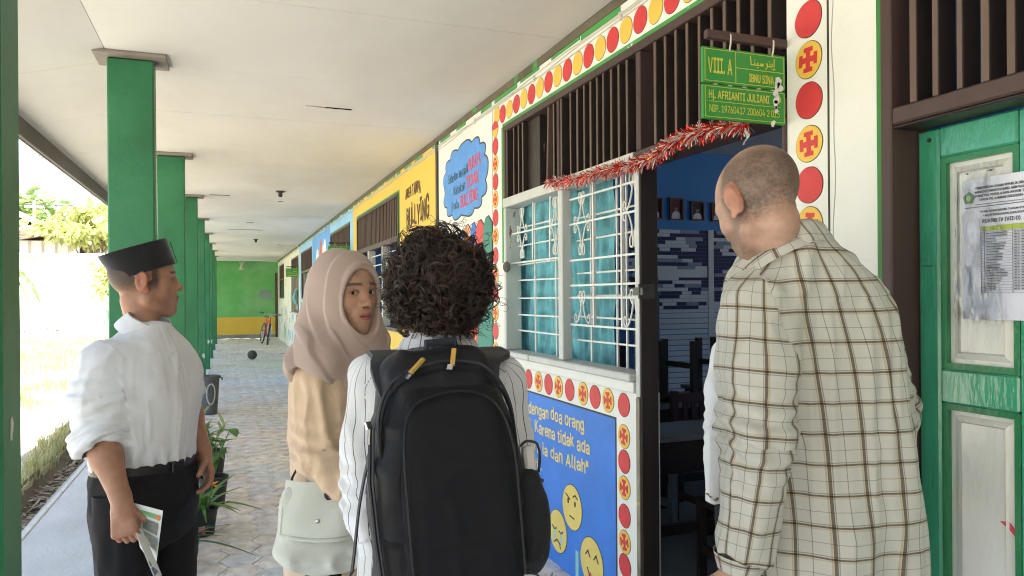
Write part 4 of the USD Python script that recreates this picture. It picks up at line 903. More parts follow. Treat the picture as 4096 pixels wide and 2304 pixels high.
def head(F, c, R, female=False, ears=True, s=1., jaw=1., chin_out=0.):
    P = lambda *q: np.asarray(c) + R @ (np.array(q) * s)
    E = lambda q, r, k=.02, mode='add', rot=None: F.ell(P(*q), np.array(r) * s, R if rot is None else R @ rot, k, mode)
    C = lambda a, b, r1, r2_, k=.012, mode='add': F.cone(P(*a), P(*b), r1 * s, r2_ * s, k, mode)
    E((0, -.018, .035), (.076, .098, .088))
    E((0, .018, .012), (.066, .074, .082), .03)
    E((0, .022, -.045), (.056, .062, .070), .03)
    C((-.050 * jaw, -.002, -.062), (0, .066 + chin_out, -.100), .020, .019, .025); C((.050 * jaw, -.002, -.062), (0, .066 + chin_out, -.100), .020, .019, .025)
    for sd in (-1, 1):
        E((.040 * sd, .052, -.026), (.024, .022, .024), .025)
        C((.014 * sd, .085, .022), (.046 * sd, .069, .022), .007, .007, .014)
    E((0, .080, -.062), (.028, .016, .022), .02)
    for sd in (-1, 1): E((.032 * sd, .094, .003), (.019, .015, .012), None or .012, 'sub')
    for sd in (-1, 1): E((.032 * sd, .0705, .003), (.0165, .0150, .0145), .006)
    C((0, .084, .012), (0, .103, -.024), .0075, .0095, .012); E((0, .106, -.028), (.0115, .0105, .0095), .008)
    for sd in (-1, 1): E((.0125 * sd, .095, -.031), (.0080, .0105, .0075), .006); E((.0075 * sd, .0995, -.0385), (.0035, .0055, .0035), .003, 'sub')
    C((-.018, .086, -.0600), (0, .0955, -.0575), .0030, .0056, .005); C((.018, .086, -.0600), (0, .0955, -.0575), .0030, .0056, .005)
    C((-.014, .086, -.0710), (.014, .086, -.0710), .0045, .0045, .006); E((0, .092, -.0705), (.012, .006, .0060), .005)
    C((-.024, .083, -.0650), (.024, .083, -.0650), .0010, .0010, .002); C((-.022, .0935, -.0648), (.022, .0935, -.0648), .0015, .0015, .003, 'sub')
    for sd in (-1, 1):   # almond opening of the eye
        E((.032 * sd, .087, .0028), (.0138, .010, .0058), .0020, 'sub')
    if ears:
        for sd in (-1, 1):
            rot = rotm([0, 0, 1], -sd * 24) @ rotm([1, 0, 0], -10)
            E((.0805 * sd, -.016, .000), (.0085, .020, .034), .008, rot=rot); E((.0905 * sd, -.017, .004), (.0065, .0145, .0245), .003, 'sub', rot=rot); E((.0825 * sd, -.012, .002), (.005, .006, .017), .004, rot=rot); E((.0805 * sd, -.002, -.028), (.006, .009, .010), .006)
def eyes(body, c, R, s=1., gaze=(0, 1, 0)):
    P = lambda *q: np.asarray(c) + R @ (np.array(q) * s)
    for sd in (-1, 1):
        m = trimesh.creation.icosphere(4, .0132 * s); v = np.array(m.vertices); g = R @ unit(gaze); d = unit_rows(v) @ g
        col = np.where((d > .965)[:, None], (.008, .006, .005), np.where((d > .865)[:, None], (.035, .016, .009), (.58, .54, .50)))
        part(body, 'eye', trimesh.Trimesh(v + P(.032 * sd, .0705, .003), m.faces, process=False), M_eye, smooth=True, colors=col)
def unit_rows(v): return v / (np.linalg.norm(v, axis=1, keepdims=True) + 1e-12)
def skinmat(name, sss=.15, rough=.5):
    nodes = {'a': ('attribute', {'attribute': 'tint'}), 'g': ('geometry', {}), 'n': ('noise_texture', {'scale': 34., 'detail': 5.}), 'r': ('rgb_ramp', {'ramp': [(.3, (.84, .80, .78)), (.7, (1.09, 1.08, 1.07))]}), 'm': ('mix_color', {'blend_type': 'multiply', 'fac': 1.}),
             'n2': ('noise_texture', {'scale': 420., 'detail': 2.}), 'b': ('bump', {'strength': .25, 'distance': .002}), 'p': ('principled_bsdf', {'roughness': rough, 'subsurface_weight': sss, 'subsurface_radius': (1., .35, .2), 'subsurface_scale': .006, 'specular_ior_level': .4})}
    return usdkit.material(stage, f'/World/Looks/{name}', nodes, [('a.color', 'm.a'), ('g.position', 'n.vector'), ('n.fac', 'r.fac'), ('r.color', 'm.b'), ('m.result', 'p.base_color'), ('g.position', 'n2.vector'), ('n2.fac', 'b.height'), ('b.normal', 'p.normal')], surface='p.BSDF')
M_skin = skinmat('skin'); M_eye = usdkit.material(stage, '/World/Looks/eye', {'a': ('attribute', {'attribute': 'tint'}), 'p': ('principled_bsdf', {'roughness': .12})}, [('a.color', 'p.base_color')], surface='p.BSDF')
def sstep(x, a, b): t = np.clip((x - a) / (b - a), 0, 1); return t * t * (3 - 2 * t)
def head_tint(v, c, R, skin, s=1., brows=(.02, .014, .012), lips=(.30, .07, .07), hair=None, warm=.12):
    """per vertex skin colour with brows, lips, lids; hair(local) returns cover 0..1 and colour"""
    q = (v - np.asarray(c)) @ R / s; x, y, z = q.T; col = np.tile(np.array(skin), (len(v), 1))
    nz = .35 * (meshkit.fbm(q * 60, 3, 2) - .5) + .65 * (meshkit.fbm(q * 260, 2, 6) - .5)
    mix = lambda m, cc: col + (np.asarray(cc) - col) * np.clip(m, 0, 1)[:, None]
    col = mix(warm * sstep(y, .03, .09) * sstep(-np.abs(z + .02), -.05, -.01), np.array(skin) * (1.15, .75, .65))
    ear = (np.abs(x) > .0755) & (np.abs(z) < .045) & (np.abs(y + .014) < .03); col = mix(ear * .5, np.array(skin) * (1.0, .62, .52)); col = mix(ear * (1 - sstep(np.abs(x), .080, .086)) * .55, np.array(skin) * (.55, .28, .22))  # last mix paints shade into the hollow of the ear
    br = (y > .045) * sstep(np.abs(x), .010, .016) * (1 - sstep(np.abs(x), .050, .056)) * (1 - sstep(np.abs(z - (.0275 - .10 * np.maximum(np.abs(x) - .038, 0))), .0025, .0058)); col = mix(br * .85, brows)
    lp = (y > .074) * (1 - sstep(np.sqrt((x / .0245) ** 2 + ((z + .0648) / .0125) ** 2), .75, 1.0)); col = mix(lp * .8, lips)
    col = mix((y > .076) * (1 - sstep(np.abs(z + .0648), .0005, .0022)) * (np.abs(x) < .023) * .7, (.05, .015, .015))
    e = np.sqrt(((np.abs(x) - .032) / .0152) ** 2 + ((z - .0035) / .0072) ** 2); col = mix((y > .06) * (1 - sstep(np.abs(e - .98), .06, .22)) * (.35 + .6 * (z > .003)), (.03, .016, .012))
    e2 = np.sqrt(((np.abs(x) - .032) / .022) ** 2 + ((z - .002) / .016) ** 2); col = mix((y > .05) * (1 - sstep(e2, .7, 1.2)) * .22, np.array(skin) * (.6, .5, .5))
    col = mix((y > .085) * (1 - sstep(np.sqrt(((np.abs(x) - .0075) / .0042) ** 2 + ((z + .0385) / .0042) ** 2), .7, 1.2)) * .8, (.03, .01, .01))
    if hair is not None:
        for m, cc in hair(x, y, z, nz): col = mix(m, cc)
    return np.clip(col, .002, .9)
def hand(F, M, curls, spread=.0, thumb=(.5, .4), s=1., side=1, k=.006):
    """M: 4x4 with columns across (towards the thumb), along the fingers, back of the hand, wrist point"""
    P = lambda x, y, z: (M @ np.array([x * s, y * s, z * s, 1.]))[:3]
    for x in (-.030, -.010, .010, .028): F.cone(P(x * .75, .008, 0), P(x, .082, .002), .0135 * s, .0125 * s, .012)
    F.cone(P(0, -.03, 0), P(0, .02, 0), .025 * s, .024 * s, .02)
    for i, (x, L) in enumerate(zip((.029, .0095, -.010, -.029), (.078, .086, .080, .062))):
        a = P(x, .082, .002); ang = 0.; yy, z_ = .082, .002; rr = (.0098, .0090, .0080, .0072) if i < 3 else (.0085, .0078, .0070, .0064)
        pts = [(x, yy, z_)]
        for j, (fr_, cu) in enumerate(zip((.46, .30, .24), curls[i] if np.ndim(curls[i]) else (curls[i] * .8, curls[i] * 1.1, curls[i] * .7))):
            ang += cu; yy += L * fr_ * math.cos(ang); z_ -= L * fr_ * math.sin(ang); x2 = x + spread * (1.5 - i) * .01 * (j + 1); pts.append((x2, yy, z_))
        for j in range(3): F.cone(P(*pts[j]), P(*pts[j + 1]), rr[j] * s, rr[j + 1] * s, .003)
    t0 = (.022, .018, -.006); a, b = thumb
    t1 = (t0[0] + .036 * math.cos(b), t0[1] + .034, t0[2] - .036 * math.sin(b)); t2 = (t1[0] + .022 * math.cos(a + b), t1[1] + .026, t1[2] - .024 * math.sin(a + b)); t3 = (t2[0] + .012 * math.cos(a * 2 + b), t2[1] + .022, t2[2] - .020 * math.sin(a * 2 + b))
    F.cone(P(*t0), P(*t1), .0155 * s, .0120 * s, .010); F.cone(P(*t1), P(*t2), .0115 * s, .0100 * s, .004); F.cone(P(*t2), P(*t3), .0100 * s, .0080 * s, .003)
def frame4(along, back, origin, side=1):
    y = unit(along); z = unit(np.asarray(back) - y * (np.asarray(back) @ y)); x = np.cross(y, z) * side; M = np.eye(4); M[:3, 0], M[:3, 1], M[:3, 2], M[:3, 3] = x, y, z, origin; return M
def loft(C, a, b, Rv, Fv, nu=96, nv=80, e=2.3, disp=None, vspan=None, u0=0., closed=True, cap=True):
    """rings of superellipses: centres C, half width a along Rv, half depth b along Fv. u runs from Fv-opposite... u=0 at u0 turns. Returns mesh, uv (metres)"""
    C = np.asarray(C, float); n = len(C); t = np.concatenate([[0], np.cumsum(np.linalg.norm(np.diff(C, axis=0), axis=1))]); t = np.maximum.accumulate(t + np.arange(n) * 1e-6)
    L = t[-1]; tt = np.linspace(0, L, nv)
    ip = lambda q: PchipInterpolator(t, np.broadcast_to(np.asarray(q, float), (n,) + np.shape(q)[1:]) if np.ndim(q) else np.full(n, q))(tt)
    Ci, ai, bi, ei = ip(C), ip(a), ip(b), ip(e)
    Ri = unit_rows(ip(np.broadcast_to(Rv, (n, 3)))); Fi = unit_rows(ip(np.broadcast_to(Fv, (n, 3))))
    us = np.linspace(0, 1, nu + 1); th = (us + u0) * 2 * np.pi
    cs, sn = np.cos(th), np.sin(th)
    X = np.sign(sn)[:, None] * np.abs(sn)[:, None] ** (2 / ei)[None]; Yv = np.sign(cs)[:, None] * np.abs(cs)[:, None] ** (2 / ei)[None]
    P = Ci[None] + (ai[None] * X)[..., None] * Ri[None] + (bi[None] * Yv)[..., None] * Fi[None]
    per = np.concatenate([np.zeros((1, nv)), np.cumsum(np.linalg.norm(np.diff(P, axis=0), axis=2), 0)]); per0 = per[-1].mean()
    U = us[:, None] * per0 + 0 * tt[None]; V = 0 * us[:, None] + tt[None]
    if disp is not None:
        du = np.gradient(P, axis=0); dv = np.gradient(P, axis=1); N = np.cross(du, dv); N /= np.linalg.norm(N, axis=2, keepdims=True) + 1e-12
        out = P - Ci[None]; N *= np.sign((N * out).sum(2, keepdims=True) + 1e-9)
        P = P + N * disp(us[:, None] + 0 * V, V / L, P)[..., None]
    nuu = nu + 1; P = P.reshape(-1, 3)
    i, j = np.meshgrid(np.arange(nu), np.arange(nv - 1), indexing='ij'); q = np.stack([i * nv + j, (i + 1) * nv + j, (i + 1) * nv + j + 1, i * nv + j + 1], -1).reshape(-1, 4)
    f = np.vstack([q[:, [0, 1, 2]], q[:, [0, 2, 3]]])
    m = trimesh.Trimesh(P, f, process=False)
    nrm = m.face_normals[len(q) // 2]; 
    cen = P.reshape(nuu, nv, 3).mean(0); mid = m.triangles_center - np.repeat(0, 1)
    outw = ((m.triangles_center - Ci[np.clip((np.arange(len(f)) % len(q)) % (nv - 1), 0, nv - 1)]) * m.face_normals).sum(1)
    if outw.mean() < 0: m = trimesh.Trimesh(P, f[:, ::-1], process=False)
    return m, np.stack([U.ravel(), V.ravel()], 1)
def weld_normals(m, nu, nv):
    """smooth normals that also agree along the seam of a loft"""
    v, f, n = meshkit.arrays(m, True); N = n.reshape(nu + 1, nv, 3).copy(); s = N[0] + N[-1]; s /= np.linalg.norm(s, axis=1, keepdims=True) + 1e-12; N[0] = N[-1] = s; return N.reshape(-1, 3)
def cloth(parent, name, m_uv, mat, label=None):
    m, uv = m_uv; return part(parent, name, m, mat, label, smooth=True, uv=uv)
def sleeve(pts, r, nu=48, nv=60, disp=None, flat=1., up=(0, 0, 1.), u0=0.):
    """a loft along a limb"""
    p = np.asarray(pts, float); t = np.concatenate([[0], np.cumsum(np.linalg.norm(np.diff(p, axis=0), axis=1))]); k = np.linspace(0, t[-1], 9); c = PchipInterpolator(t, p)(k)
    for _ in range(2): c[1:-1] = (c[:-2] + 2 * c[1:-1] + c[2:]) / 4
    rr = PchipInterpolator(t, np.asarray(r, float))(k); T = unit_rows(np.gradient(c, axis=0)); a = np.cross(T[0], up); a = a if np.linalg.norm(a) > .1 else np.cross(T[0], [0, 1., .2]); As = []
    a = unit(a)
    for q in T: a = unit(a - q * (a @ q)); As.append(a)
    As = np.array(As); return loft(c, rr, rr * flat, As, np.cross(T, As), nu, nv, 2.0, disp, u0=u0)
def ridged(p, seed, octaves=3): return 1 - np.abs(2 * meshkit.fbm(p, octaves, seed) - 1)
def folds(su, sv, amp, seed, twist=0., ends=0.):
    """cloth wrinkles in (u, v): finer around (su) than along (sv); ends > 0 gathers more wrinkles at both ends"""
    def fn(u, v, P):
        a = u * 2 * np.pi; p = np.stack([np.cos(a + twist * v) * su, np.sin(a + twist * v) * su, v * sv], -1)
        w = 1 + ends * (np.exp(-v * 8) + np.exp(-(1 - v) * 8))
        x = meshkit.noise(p, seed); y = meshkit.noise(p * 1.9 + 7.3, seed + 5)
        k = np.exp(-((x - .5) / .13) ** 2)                      # soft raised creases along a level line of the noise
        return amp * w * (.8 * (k - .45) + .7 * (x - .5) + .45 * (y - .5))
    return fn
def fabric(name, col, rough=.8, weave=900., bump=.10, var=.05, sheen=.15, wr=.0):
    c = np.array(col)
    nodes = {'g': ('geometry', {}), 'n': ('noise_texture', {'scale': 14., 'detail': 5.}), 'r': ('rgb_ramp', {'ramp': [(.3, tuple(c * (1 - var))), (.7, tuple(np.minimum(c * (1 + var), .92)))]}), 'n2': ('noise_texture', {'scale': weave, 'detail': 1.}), 'b': ('bump', {'strength': bump, 'distance': .002}),
             'n3': ('noise_texture', {'scale': 38., 'detail': 4., 'distortion': .6}), 'b2': ('bump', {'strength': wr, 'distance': .006}), 'p': ('principled_bsdf', {'roughness': rough, 'sheen_weight': sheen, 'specular_ior_level': .25})}
    return usdkit.material(stage, f'/World/Looks/{name}', nodes, [('g.position', 'n.vector'), ('n.fac', 'r.fac'), ('r.color', 'p.base_color'), ('g.position', 'n2.vector'), ('n2.fac', 'b.height'), ('g.position', 'n3.vector'), ('n3.fac', 'b2.height'), ('b2.normal', 'b.normal'), ('b.normal', 'p.normal')], surface='p.BSDF')
def striped(name, period_u, stops_u, period_v=None, stops_v=None, wr=.25, warp=.0):
    """woven stripes along the cloth's own uv, in metres"""
    nodes = {'uv': ('uvmap', {'attribute': 'st'}), 's': ('separate_xyz', {}), 'du': ('math', {'math_type': 'divide', 'value2': period_u}), 'fu': ('math', {'math_type': 'fraction'}), 'ru': ('rgb_ramp', {'ramp': stops_u, 'interpolate': False}),
             'g': ('geometry', {}), 'n3': ('noise_texture', {'scale': 30., 'detail': 4., 'distortion': .6}), 'b2': ('bump', {'strength': wr, 'distance': .006}), 'p': ('principled_bsdf', {'roughness': .8, 'sheen_weight': .12, 'specular_ior_level': .2})}
    links = [('uv.UV', 's.vector'), ('s.x', 'du.value1'), ('du.value', 'fu.value1'), ('fu.value', 'ru.fac'), ('g.position', 'n3.vector'), ('n3.fac', 'b2.height'), ('b2.normal', 'p.normal')]
    out = 'ru.color'
    if period_v:
        nodes.update({'dv': ('math', {'math_type': 'divide', 'value2': period_v}), 'fv': ('math', {'math_type': 'fraction'}), 'rv': ('rgb_ramp', {'ramp': stops_v, 'interpolate': False}), 'm': ('mix_color', {'blend_type': 'multiply', 'fac': 1.})})
        links += [('s.y', 'dv.value1'), ('dv.value', 'fv.value1'), ('fv.value', 'rv.fac'), (out, 'm.a'), ('rv.color', 'm.b')]; out = 'm.result'
    links.append((out, 'p.base_color'))
    return usdkit.material(stage, f'/World/Looks/{name}', nodes, links, surface='p.BSDF')
M_trous = fabric('black_trouser_cloth', (.010, .010, .012), .8, wr=.25, sheen=.02)
def legs_sdf(F, hipL, hipR, fwd, h=1.0):
    for hp, sd in ((hipL, -1), (hipR, 1)):
        hp = np.array(hp); kn = hp * [1, 1, 0] + [0, 0, .48] + fwd * .02; an = hp * [1, 1, 0] + [0, 0, .09] - fwd * .02
        F.cone(hp, kn, .080, .055, .02); F.cone(kn, an, .052, .036, .015); F.cone(an - [0, 0, .05], an + fwd * .14 - [0, 0, .058], .034, .026, .015)
def trousers(parent, hipc, right, fwd, hipL, hipR, waist_z, a, b, mat, bottoms=.09):
    m1 = loft([hipc + [0, 0, waist_z - hipc[2]], hipc + [0, 0, -.04], hipc + [0, 0, -.14], hipc + [0, 0, -.19]], [a, a * 1.05, a * .98, a * .6], [b, b * 1.08, b * .95, b * .5], right, fwd, 64, 24, 2.2, folds(3, 3, .006, 3))
    t = cloth(parent, 'trousers', m1, mat)
    for hp, sd in ((hipL, -1), (hipR, 1)):
        hp = np.array(hp); kn = hp * [1, 1, 0] + [0, 0, .48] + fwd * .025; an = hp * [1, 1, 0] + [0, 0, .05] - fwd * .02
        cloth(t, 'trouser_leg', sleeve([hp + [0, 0, .05], (hp + kn) / 2, kn, an], [.098, .092, .080, .092], 48, 60, folds(2.5, 5, .008, 7 + sd), up=fwd), mat)
    return t

def collar(parent, c, r, ft, rad, stand, fall, mat, gap=.05, tip=.03, uvs=None, nu=72):
    """a turned down shirt collar round the neck ring at c; ft points to the throat, gap in turns"""
    ut = np.cross(r, ft); ut = ut if ut[2] > 0 else -ut
    def fn(u, v):
        a = np.pi + (u - .5) * 2 * np.pi * (1 - gap); fr = sstep(np.abs(u - .5), .30, .5)
        st = np.minimum(v / .4, 1); fl = np.clip((v - .4) / .6, 0, 1)
        R_ = rad * (1.04 - .05 * st) + .008 * np.sin(fl * np.pi / 2) + (.022 + .010 * fr) * fl
        h = stand * st * (1 - .25 * fr) + .004 * np.sin(np.pi * np.clip((v - .3) / .25, 0, 1)) - (fall + tip * fr) * fl ** 1.1
        return c + (np.sin(-a) * R_)[..., None] * r + (np.cos(a) * R_ + .010 * fr * fl)[..., None] * ft + (h - .004)[..., None] * ut
    m = grid(nu, 16, fn); L = 2 * np.pi * rad; U, V = np.meshgrid(np.linspace(0, L, nu), np.linspace(0, stand + fall, 16), indexing='ij')
    return part(parent, 'collar', m, mat, smooth=True, uv=np.stack([U.ravel(), V.ravel()], 1))
def garment(parent, name, zs, C, a, b, r, f, arms, mat, h=.0065, k=.035, amp=.008, seed=0, e=2.3, seamback=True, extra=None, hem=None, freq=9., arm_amp=1., disp=None, label=None, smoothing=0):
    """a shirt as one surface: torso sections and sleeves run together; uv in metres, cut at the armholes.
    arms: lists of (points, radii); the last point is where the sleeve ends"""
    C = np.asarray(C, float); pts = np.concatenate([np.column_stack([C, zs])] + [np.asarray(p) for p, _ in arms]); m = max(np.max(a), np.max(b)) + .03
    lo, hi = pts.min(0) - m, pts.max(0) + m; lo[2] = pts[:, 2].min() - .12; hi[2] = max(zs) + .08
    F = Field(*[np.arange(lo[q], hi[q], h) for q in range(3)])
    for P, R_ in arms:
        P = np.asarray(P, float)
        for i in range(len(P) - 1): F.cone(P[i], P[i + 1], R_[i], R_[i + 1], .02)
    for P, R_ in arms: F.cut(np.asarray(P[-1]) , np.asarray(P[-1], float) - np.asarray(P[-2], float), R_[-1] * 1.9)
    F.torso(zs, C, a, b, r, f, k, e)
    if extra: extra(F)
    if hem: F.cut((C[0][0], C[0][1], zs[0] + hem), (0, 0, -1), .6)
    g = F.mesh()
    if smoothing: trimesh.smoothing.filter_taubin(g, iterations=smoothing)
    v = np.array(g.vertices); nrm = meshkit.arrays(g, True)[2]
    ip = [PchipInterpolator(zs, q) for q in (C[:, 0], C[:, 1], np.asarray(a, float), np.asarray(b, float))]
    zc = np.clip(v[:, 2], zs[0], zs[-1]); cx, cy, aa, bb = [i(zc) for i in ip]
    px, py = v[:, 0] - cx, v[:, 1] - cy; u_, w_ = px * r[0] + py * r[1], px * f[0] + py * f[1]
    dt = (np.sqrt((u_ / aa) ** 2 + (w_ / bb) ** 2) - 1) * np.minimum(aa, bb)
    U = np.arctan2(u_ / aa, -w_ / bb) * (np.mean(a) + np.mean(b)) / 2 * 1.08; V = v[:, 2].copy(); reg = np.zeros(len(v), int); best = dt.copy()
    noise_p = np.stack([v[:, 0] * freq, v[:, 1] * freq, v[:, 2] * freq * .33], 1)
    gather = np.zeros(len(v))
    for ai, (P, R_) in enumerate(arms):
        P = np.asarray(P, float); off = 0.; T0 = unit(P[-1] - P[0]); ref = unit(np.cross(T0, f)); ref2 = np.cross(T0, ref)
        dbest = np.full(len(v), 9.); vv = np.zeros(len(v)); uu = np.zeros(len(v))
        for i in range(len(P) - 1):
            d = P[i + 1] - P[i]; L = np.linalg.norm(d); t = np.clip(((v - P[i]) @ d) / (L * L), 0, 1); q = v - P[i] - t[:, None] * d; dd = np.linalg.norm(q, axis=1) - (R_[i] + (R_[i + 1] - R_[i]) * t)
            w = dd < dbest; dbest = np.where(w, dd, dbest); vv = np.where(w, off + t * L, vv); uu = np.where(w, np.arctan2(q @ ref2, q @ ref) * np.mean(R_), uu); off += L
        sg = np.sign((P[0] - np.array([*C[len(C) // 2], 0.])) @ r); s_ = (dbest < dt + .004) & ((v - P[0]) @ unit(sg * np.asarray(r) + T0 * .30) > -.012); reg = np.where(s_, ai + 1, reg); U = np.where(s_, uu, U); V = np.where(s_, (v - P[0]) @ T0, V)
        vlin = (v - P[0]) @ T0
        el = np.linalg.norm(P[min(len(P) - 2, 2)] - P[0]) if len(P) > 2 else off * .5
        gather += s_ * np.exp(-((vv - el) / .09) ** 2) * (np.sin(vv * 150 + 2.2 * np.sin(uu * 25 + seed)) * .0032) + s_ * np.exp(-((vv - off) / .05) ** 2) * np.sin(uu * 75 + 3) * .002
    x = meshkit.noise(noise_p, seed); x2 = meshkit.noise(noise_p * 1.8 + 5.1, seed + 3); dsp = amp * (.85 * (np.exp(-((x - .5) / .11) ** 2) - .45) + .6 * (x - .5) + .4 * (np.exp(-((x2 - .5) / .10) ** 2) - .4)) + gather * arm_amp * amp / .008
    x3 = meshkit.noise(noise_p * [2.9, 2.9, 2.2] + 1.7, seed + 9); dsp += amp * .12 * (np.exp(-((x3 - .5) / .09) ** 2) - .35)
    if disp is not None: dsp = dsp * disp(v, reg)[0] + disp(v, reg)[1]
    v = v + nrm * dsp[:, None]; g2 = trimesh.Trimesh(v, g.faces, process=False); nrm = meshkit.arrays(g2, True)[2]
    fr = reg[g.faces]; fl = np.where(fr[:, 0] == fr[:, 1], fr[:, 0], np.where(fr[:, 1] == fr[:, 2], fr[:, 1], fr[:, 2]))
    VV, FF, NN, UV, o = [], [], [], [], 0
    for q in range(len(arms) + 1):
        ff = g.faces[fl == q]; idx, inv = np.unique(ff, return_inverse=True); VV.append(v[idx]); NN.append(nrm[idx]); FF.append(inv.reshape(-1, 3) + o); o += len(idx)
        if q == 0: uv = np.stack([np.arctan2(u_ / aa, -w_ / bb)[idx] * (np.mean(a) + np.mean(b)) / 2 * 1.08, g.vertices[idx][:, 2]], 1)
        else: uv = np.stack([U[idx], V[idx]], 1)
        UV.append(uv)
    return part(parent, name, (np.concatenate(VV), np.concatenate(FF)), mat, label, uv=np.concatenate(UV), normals=np.concatenate(NN))
# ---------------------------------------------------------------- man in the black cap
to_cam = lambda p: unit([-p[0], -p[1], 0])
def man_in_cap():
    c0 = A(590, 1500, 2.47); base = np.array([c0[0], c0[1], 0]); tc = to_cam(c0); im_r = np.array([-tc[1], tc[0], 0])   # image right
    f = unit(tc * math.cos(math.radians(44)) + im_r * math.sin(math.radians(44))); r = np.array([f[1], -f[0], 0])
    hf = unit(tc * math.cos(math.radians(93)) + im_r * math.sin(math.radians(93)))
    T = thing('person', 'man in a white shirt and black cap, holding a leaflet and looking to the right', 'person', base)
    skin = np.array((.37, .195, .125))
    hc = A(583, 1128, 2.50); R = frame(hf, -.06, 0.)
    sR, eR, wR = A(398, 1462, 2.33), A(395, 1740, 2.30), A(486, 2000, 2.24)
    sL, eL, wL = A(672, 1380, 2.60), A(728, 1580, 2.62), A(810, 1800, 2.62)
    hip = A(580, 1960, 2.47); hL, hR = hip - r * .085 - [0, 0, .03], hip + r * .085 - [0, 0, .03]
    xs = np.concatenate([[sR, eR, wR, sL, eL, wL, hc]]); lo, hi = xs.min(0) - .16, xs.max(0) + .18; lo[2], hi[2] = 0, hc[2] + .16
    fine = [[(hc[k] - .13, hc[k] + .13), (wR[k] - .11, wR[k] + .11), (wL[k] - .12, wL[k] + .12)] for k in range(3)]
    F = Field(*[axis(lo[k], hi[k], fine[k], .0030, .008) for k in range(3)])
    head(F, hc, R, s=.97, jaw=1.08)
    nb = A(590, 1330, 2.48)
    F.cone(hc + R @ [0, -.034, -.06], nb - [0, 0, .02], .047, .053, .02); F.cone(nb - [0, 0, .06], c0, .05, .09, .03); F.ell(c0 - [0, 0, .06], (.13, .09, .18), np.stack([r, f, [0, 0, 1]], 1), .04); F.cone(c0 - [0, 0, .1], hip, .09, .11, .04)
    for s_, e_, w_ in ((sR, eR, wR), (sL, eL, wL)):
        F.cone(nb - [0, 0, .10], s_ - [0, 0, .02], .04, .045, .03); F.cone(s_ - [0, 0, .02], e_, .045, .042, .02); F.cone(e_, e_ + (w_ - e_) * .35, .043, .045, .02); F.cone(e_ + (w_ - e_) * .3, w_, .045, .028, .02)
    # right hand: a fist closed on the leaflet, knuckles down
    dR = unit(A(505, 2150, 2.20) - wR); hand(F, frame4(dR, -im_r * .25 + tc * .9, wR + dR * .02, -1), [(.9, 1.5, .9), (1.0, 1.55, .9), (1.05, 1.6, .9), (1.1, 1.6, .9)], 0, (.5, .7), .95)
    dL = unit(A(850, 1960, 2.56) - wL); hand(F, frame4(dL, -tc * .2 + im_r * .9, wL + dL * .02, 1), [(.35, .4, .3), (.45, .5, .35), (.5, .6, .4), (.55, .65, .4)], .3, (.3, .5), .95)
    legs_sdf(F, hL, hR, f)
    m = F.mesh(); v = np.array(m.vertices)
    def hair(x, y, z, nz):
        side = (z > -.035 + .06 * sstep(y, -.02, .05)) & (y < .047 - .25 * np.maximum(.03 - z, 0)) & (np.abs(x) < .2)
        cov = sstep(z + nz * .03, -.055 + .0 * y, .005) * (1 - sstep(y + nz * .02, .028, .050)) * (1 - ((np.abs(x) > .0745) & (np.abs(y + .012) < .027) & (np.abs(z) < .04)))
        yield cov * .88, (.016, .013, .012)
        yield ((y > .03) & (z < -.05)) * .10, (.05, .035, .03)
    col = head_tint(v, hc, R, skin, .97, hair=hair, lips=(.26, .07, .06)); far = np.linalg.norm(v - hc, axis=1) > .19; col[far] = skin * (1 + .0 * v[far, :1])
    B_ = part(T, 'body', m, M_skin, smooth=True, colors=col); eyes(B_, hc, R, .97, (.15, 1, 0))
    # shirt
    M_sh = fabric('white_shirt_cotton', (.66, .67, .70), .7, wr=.16, var=.02)
    Z = [.955, 1.03, 1.13, 1.24, 1.315, 1.365, 1.395, 1.420]
    cu = [578, 588, 598, 603, 600, 597, 594, 592]
    Cn = []
    for z_, u in zip(Z, cu): p = A(u, 1185 + (1.5 - z_) / 2.47 * 3000, 2.47); p[2] = z_; Cn.append(p)
    Cn = np.array(Cn); Bs = [.122, .140, .140, .130, .110, .088, .074, .064]
    tl = np.radians([0, 0, 0, 0, 4, 12, 20, 24]); Fv = np.cos(tl)[:, None] * f - np.sin(tl)[:, None] * np.array([0, 0, 1.])
    ds = folds(1.5, 2.2, .011, 11, .9)
    def disp(u, v, P): return ds(u, v, P) * (1 - .7 * sstep(v, .72, .95)) + .009 * np.exp(-((v - .03) / .06) ** 2) * (1 + .6 * np.sin(u * 44 + 3 * np.sin(u * 9))) + .003 * np.exp(-(np.minimum(np.abs(u - .02), np.abs(u - 1.02)) / .012) ** 2) * (v < .96)
    def dsp(v, reg):
        z = v[:, 2]; k = 1 - .75 * sstep(z, 1.33, 1.40) * (reg == 0); ang = (v - Cn[3]) @ r; fr_ = ((v - Cn[3]) @ f) > 0
        return k, (reg == 0) * .010 * np.exp(-((z - .975) / .03) ** 2) * (.6 + .5 * np.sin(np.arctan2((v - Cn[1]) @ r, (v - Cn[1]) @ f) * 21)) + (reg == 0) * fr_ * .0025 * (np.abs(ang - .004) < .013)
    sh = garment(T, 'shirt', Z, Cn[:, :2], [.152, .160, .164, .166, .148, .114, .086, .062], Bs, r, f, [([sR, (sR + eR) / 2 - im_r * .008, eR + (wR - eR) * .12], [.073, .078, .077]), ([sL - [0, 0, .040], (sL + eL) / 2, eL + [0, 0, .01]], [.064, .074, .072])], M_sh, amp=.009, seed=11, disp=dsp, k=.075)
    cloth(sh, 'rolled_cuff', sleeve([eR + (wR - eR) * -.12, eR + (wR - eR) * .02, eR + (wR - eR) * .20, eR + (wR - eR) * .22], [.080, .086, .083, .060], 64, 26, folds(1.4, 3, .010, 23, 1.5), up=f), M_sh)
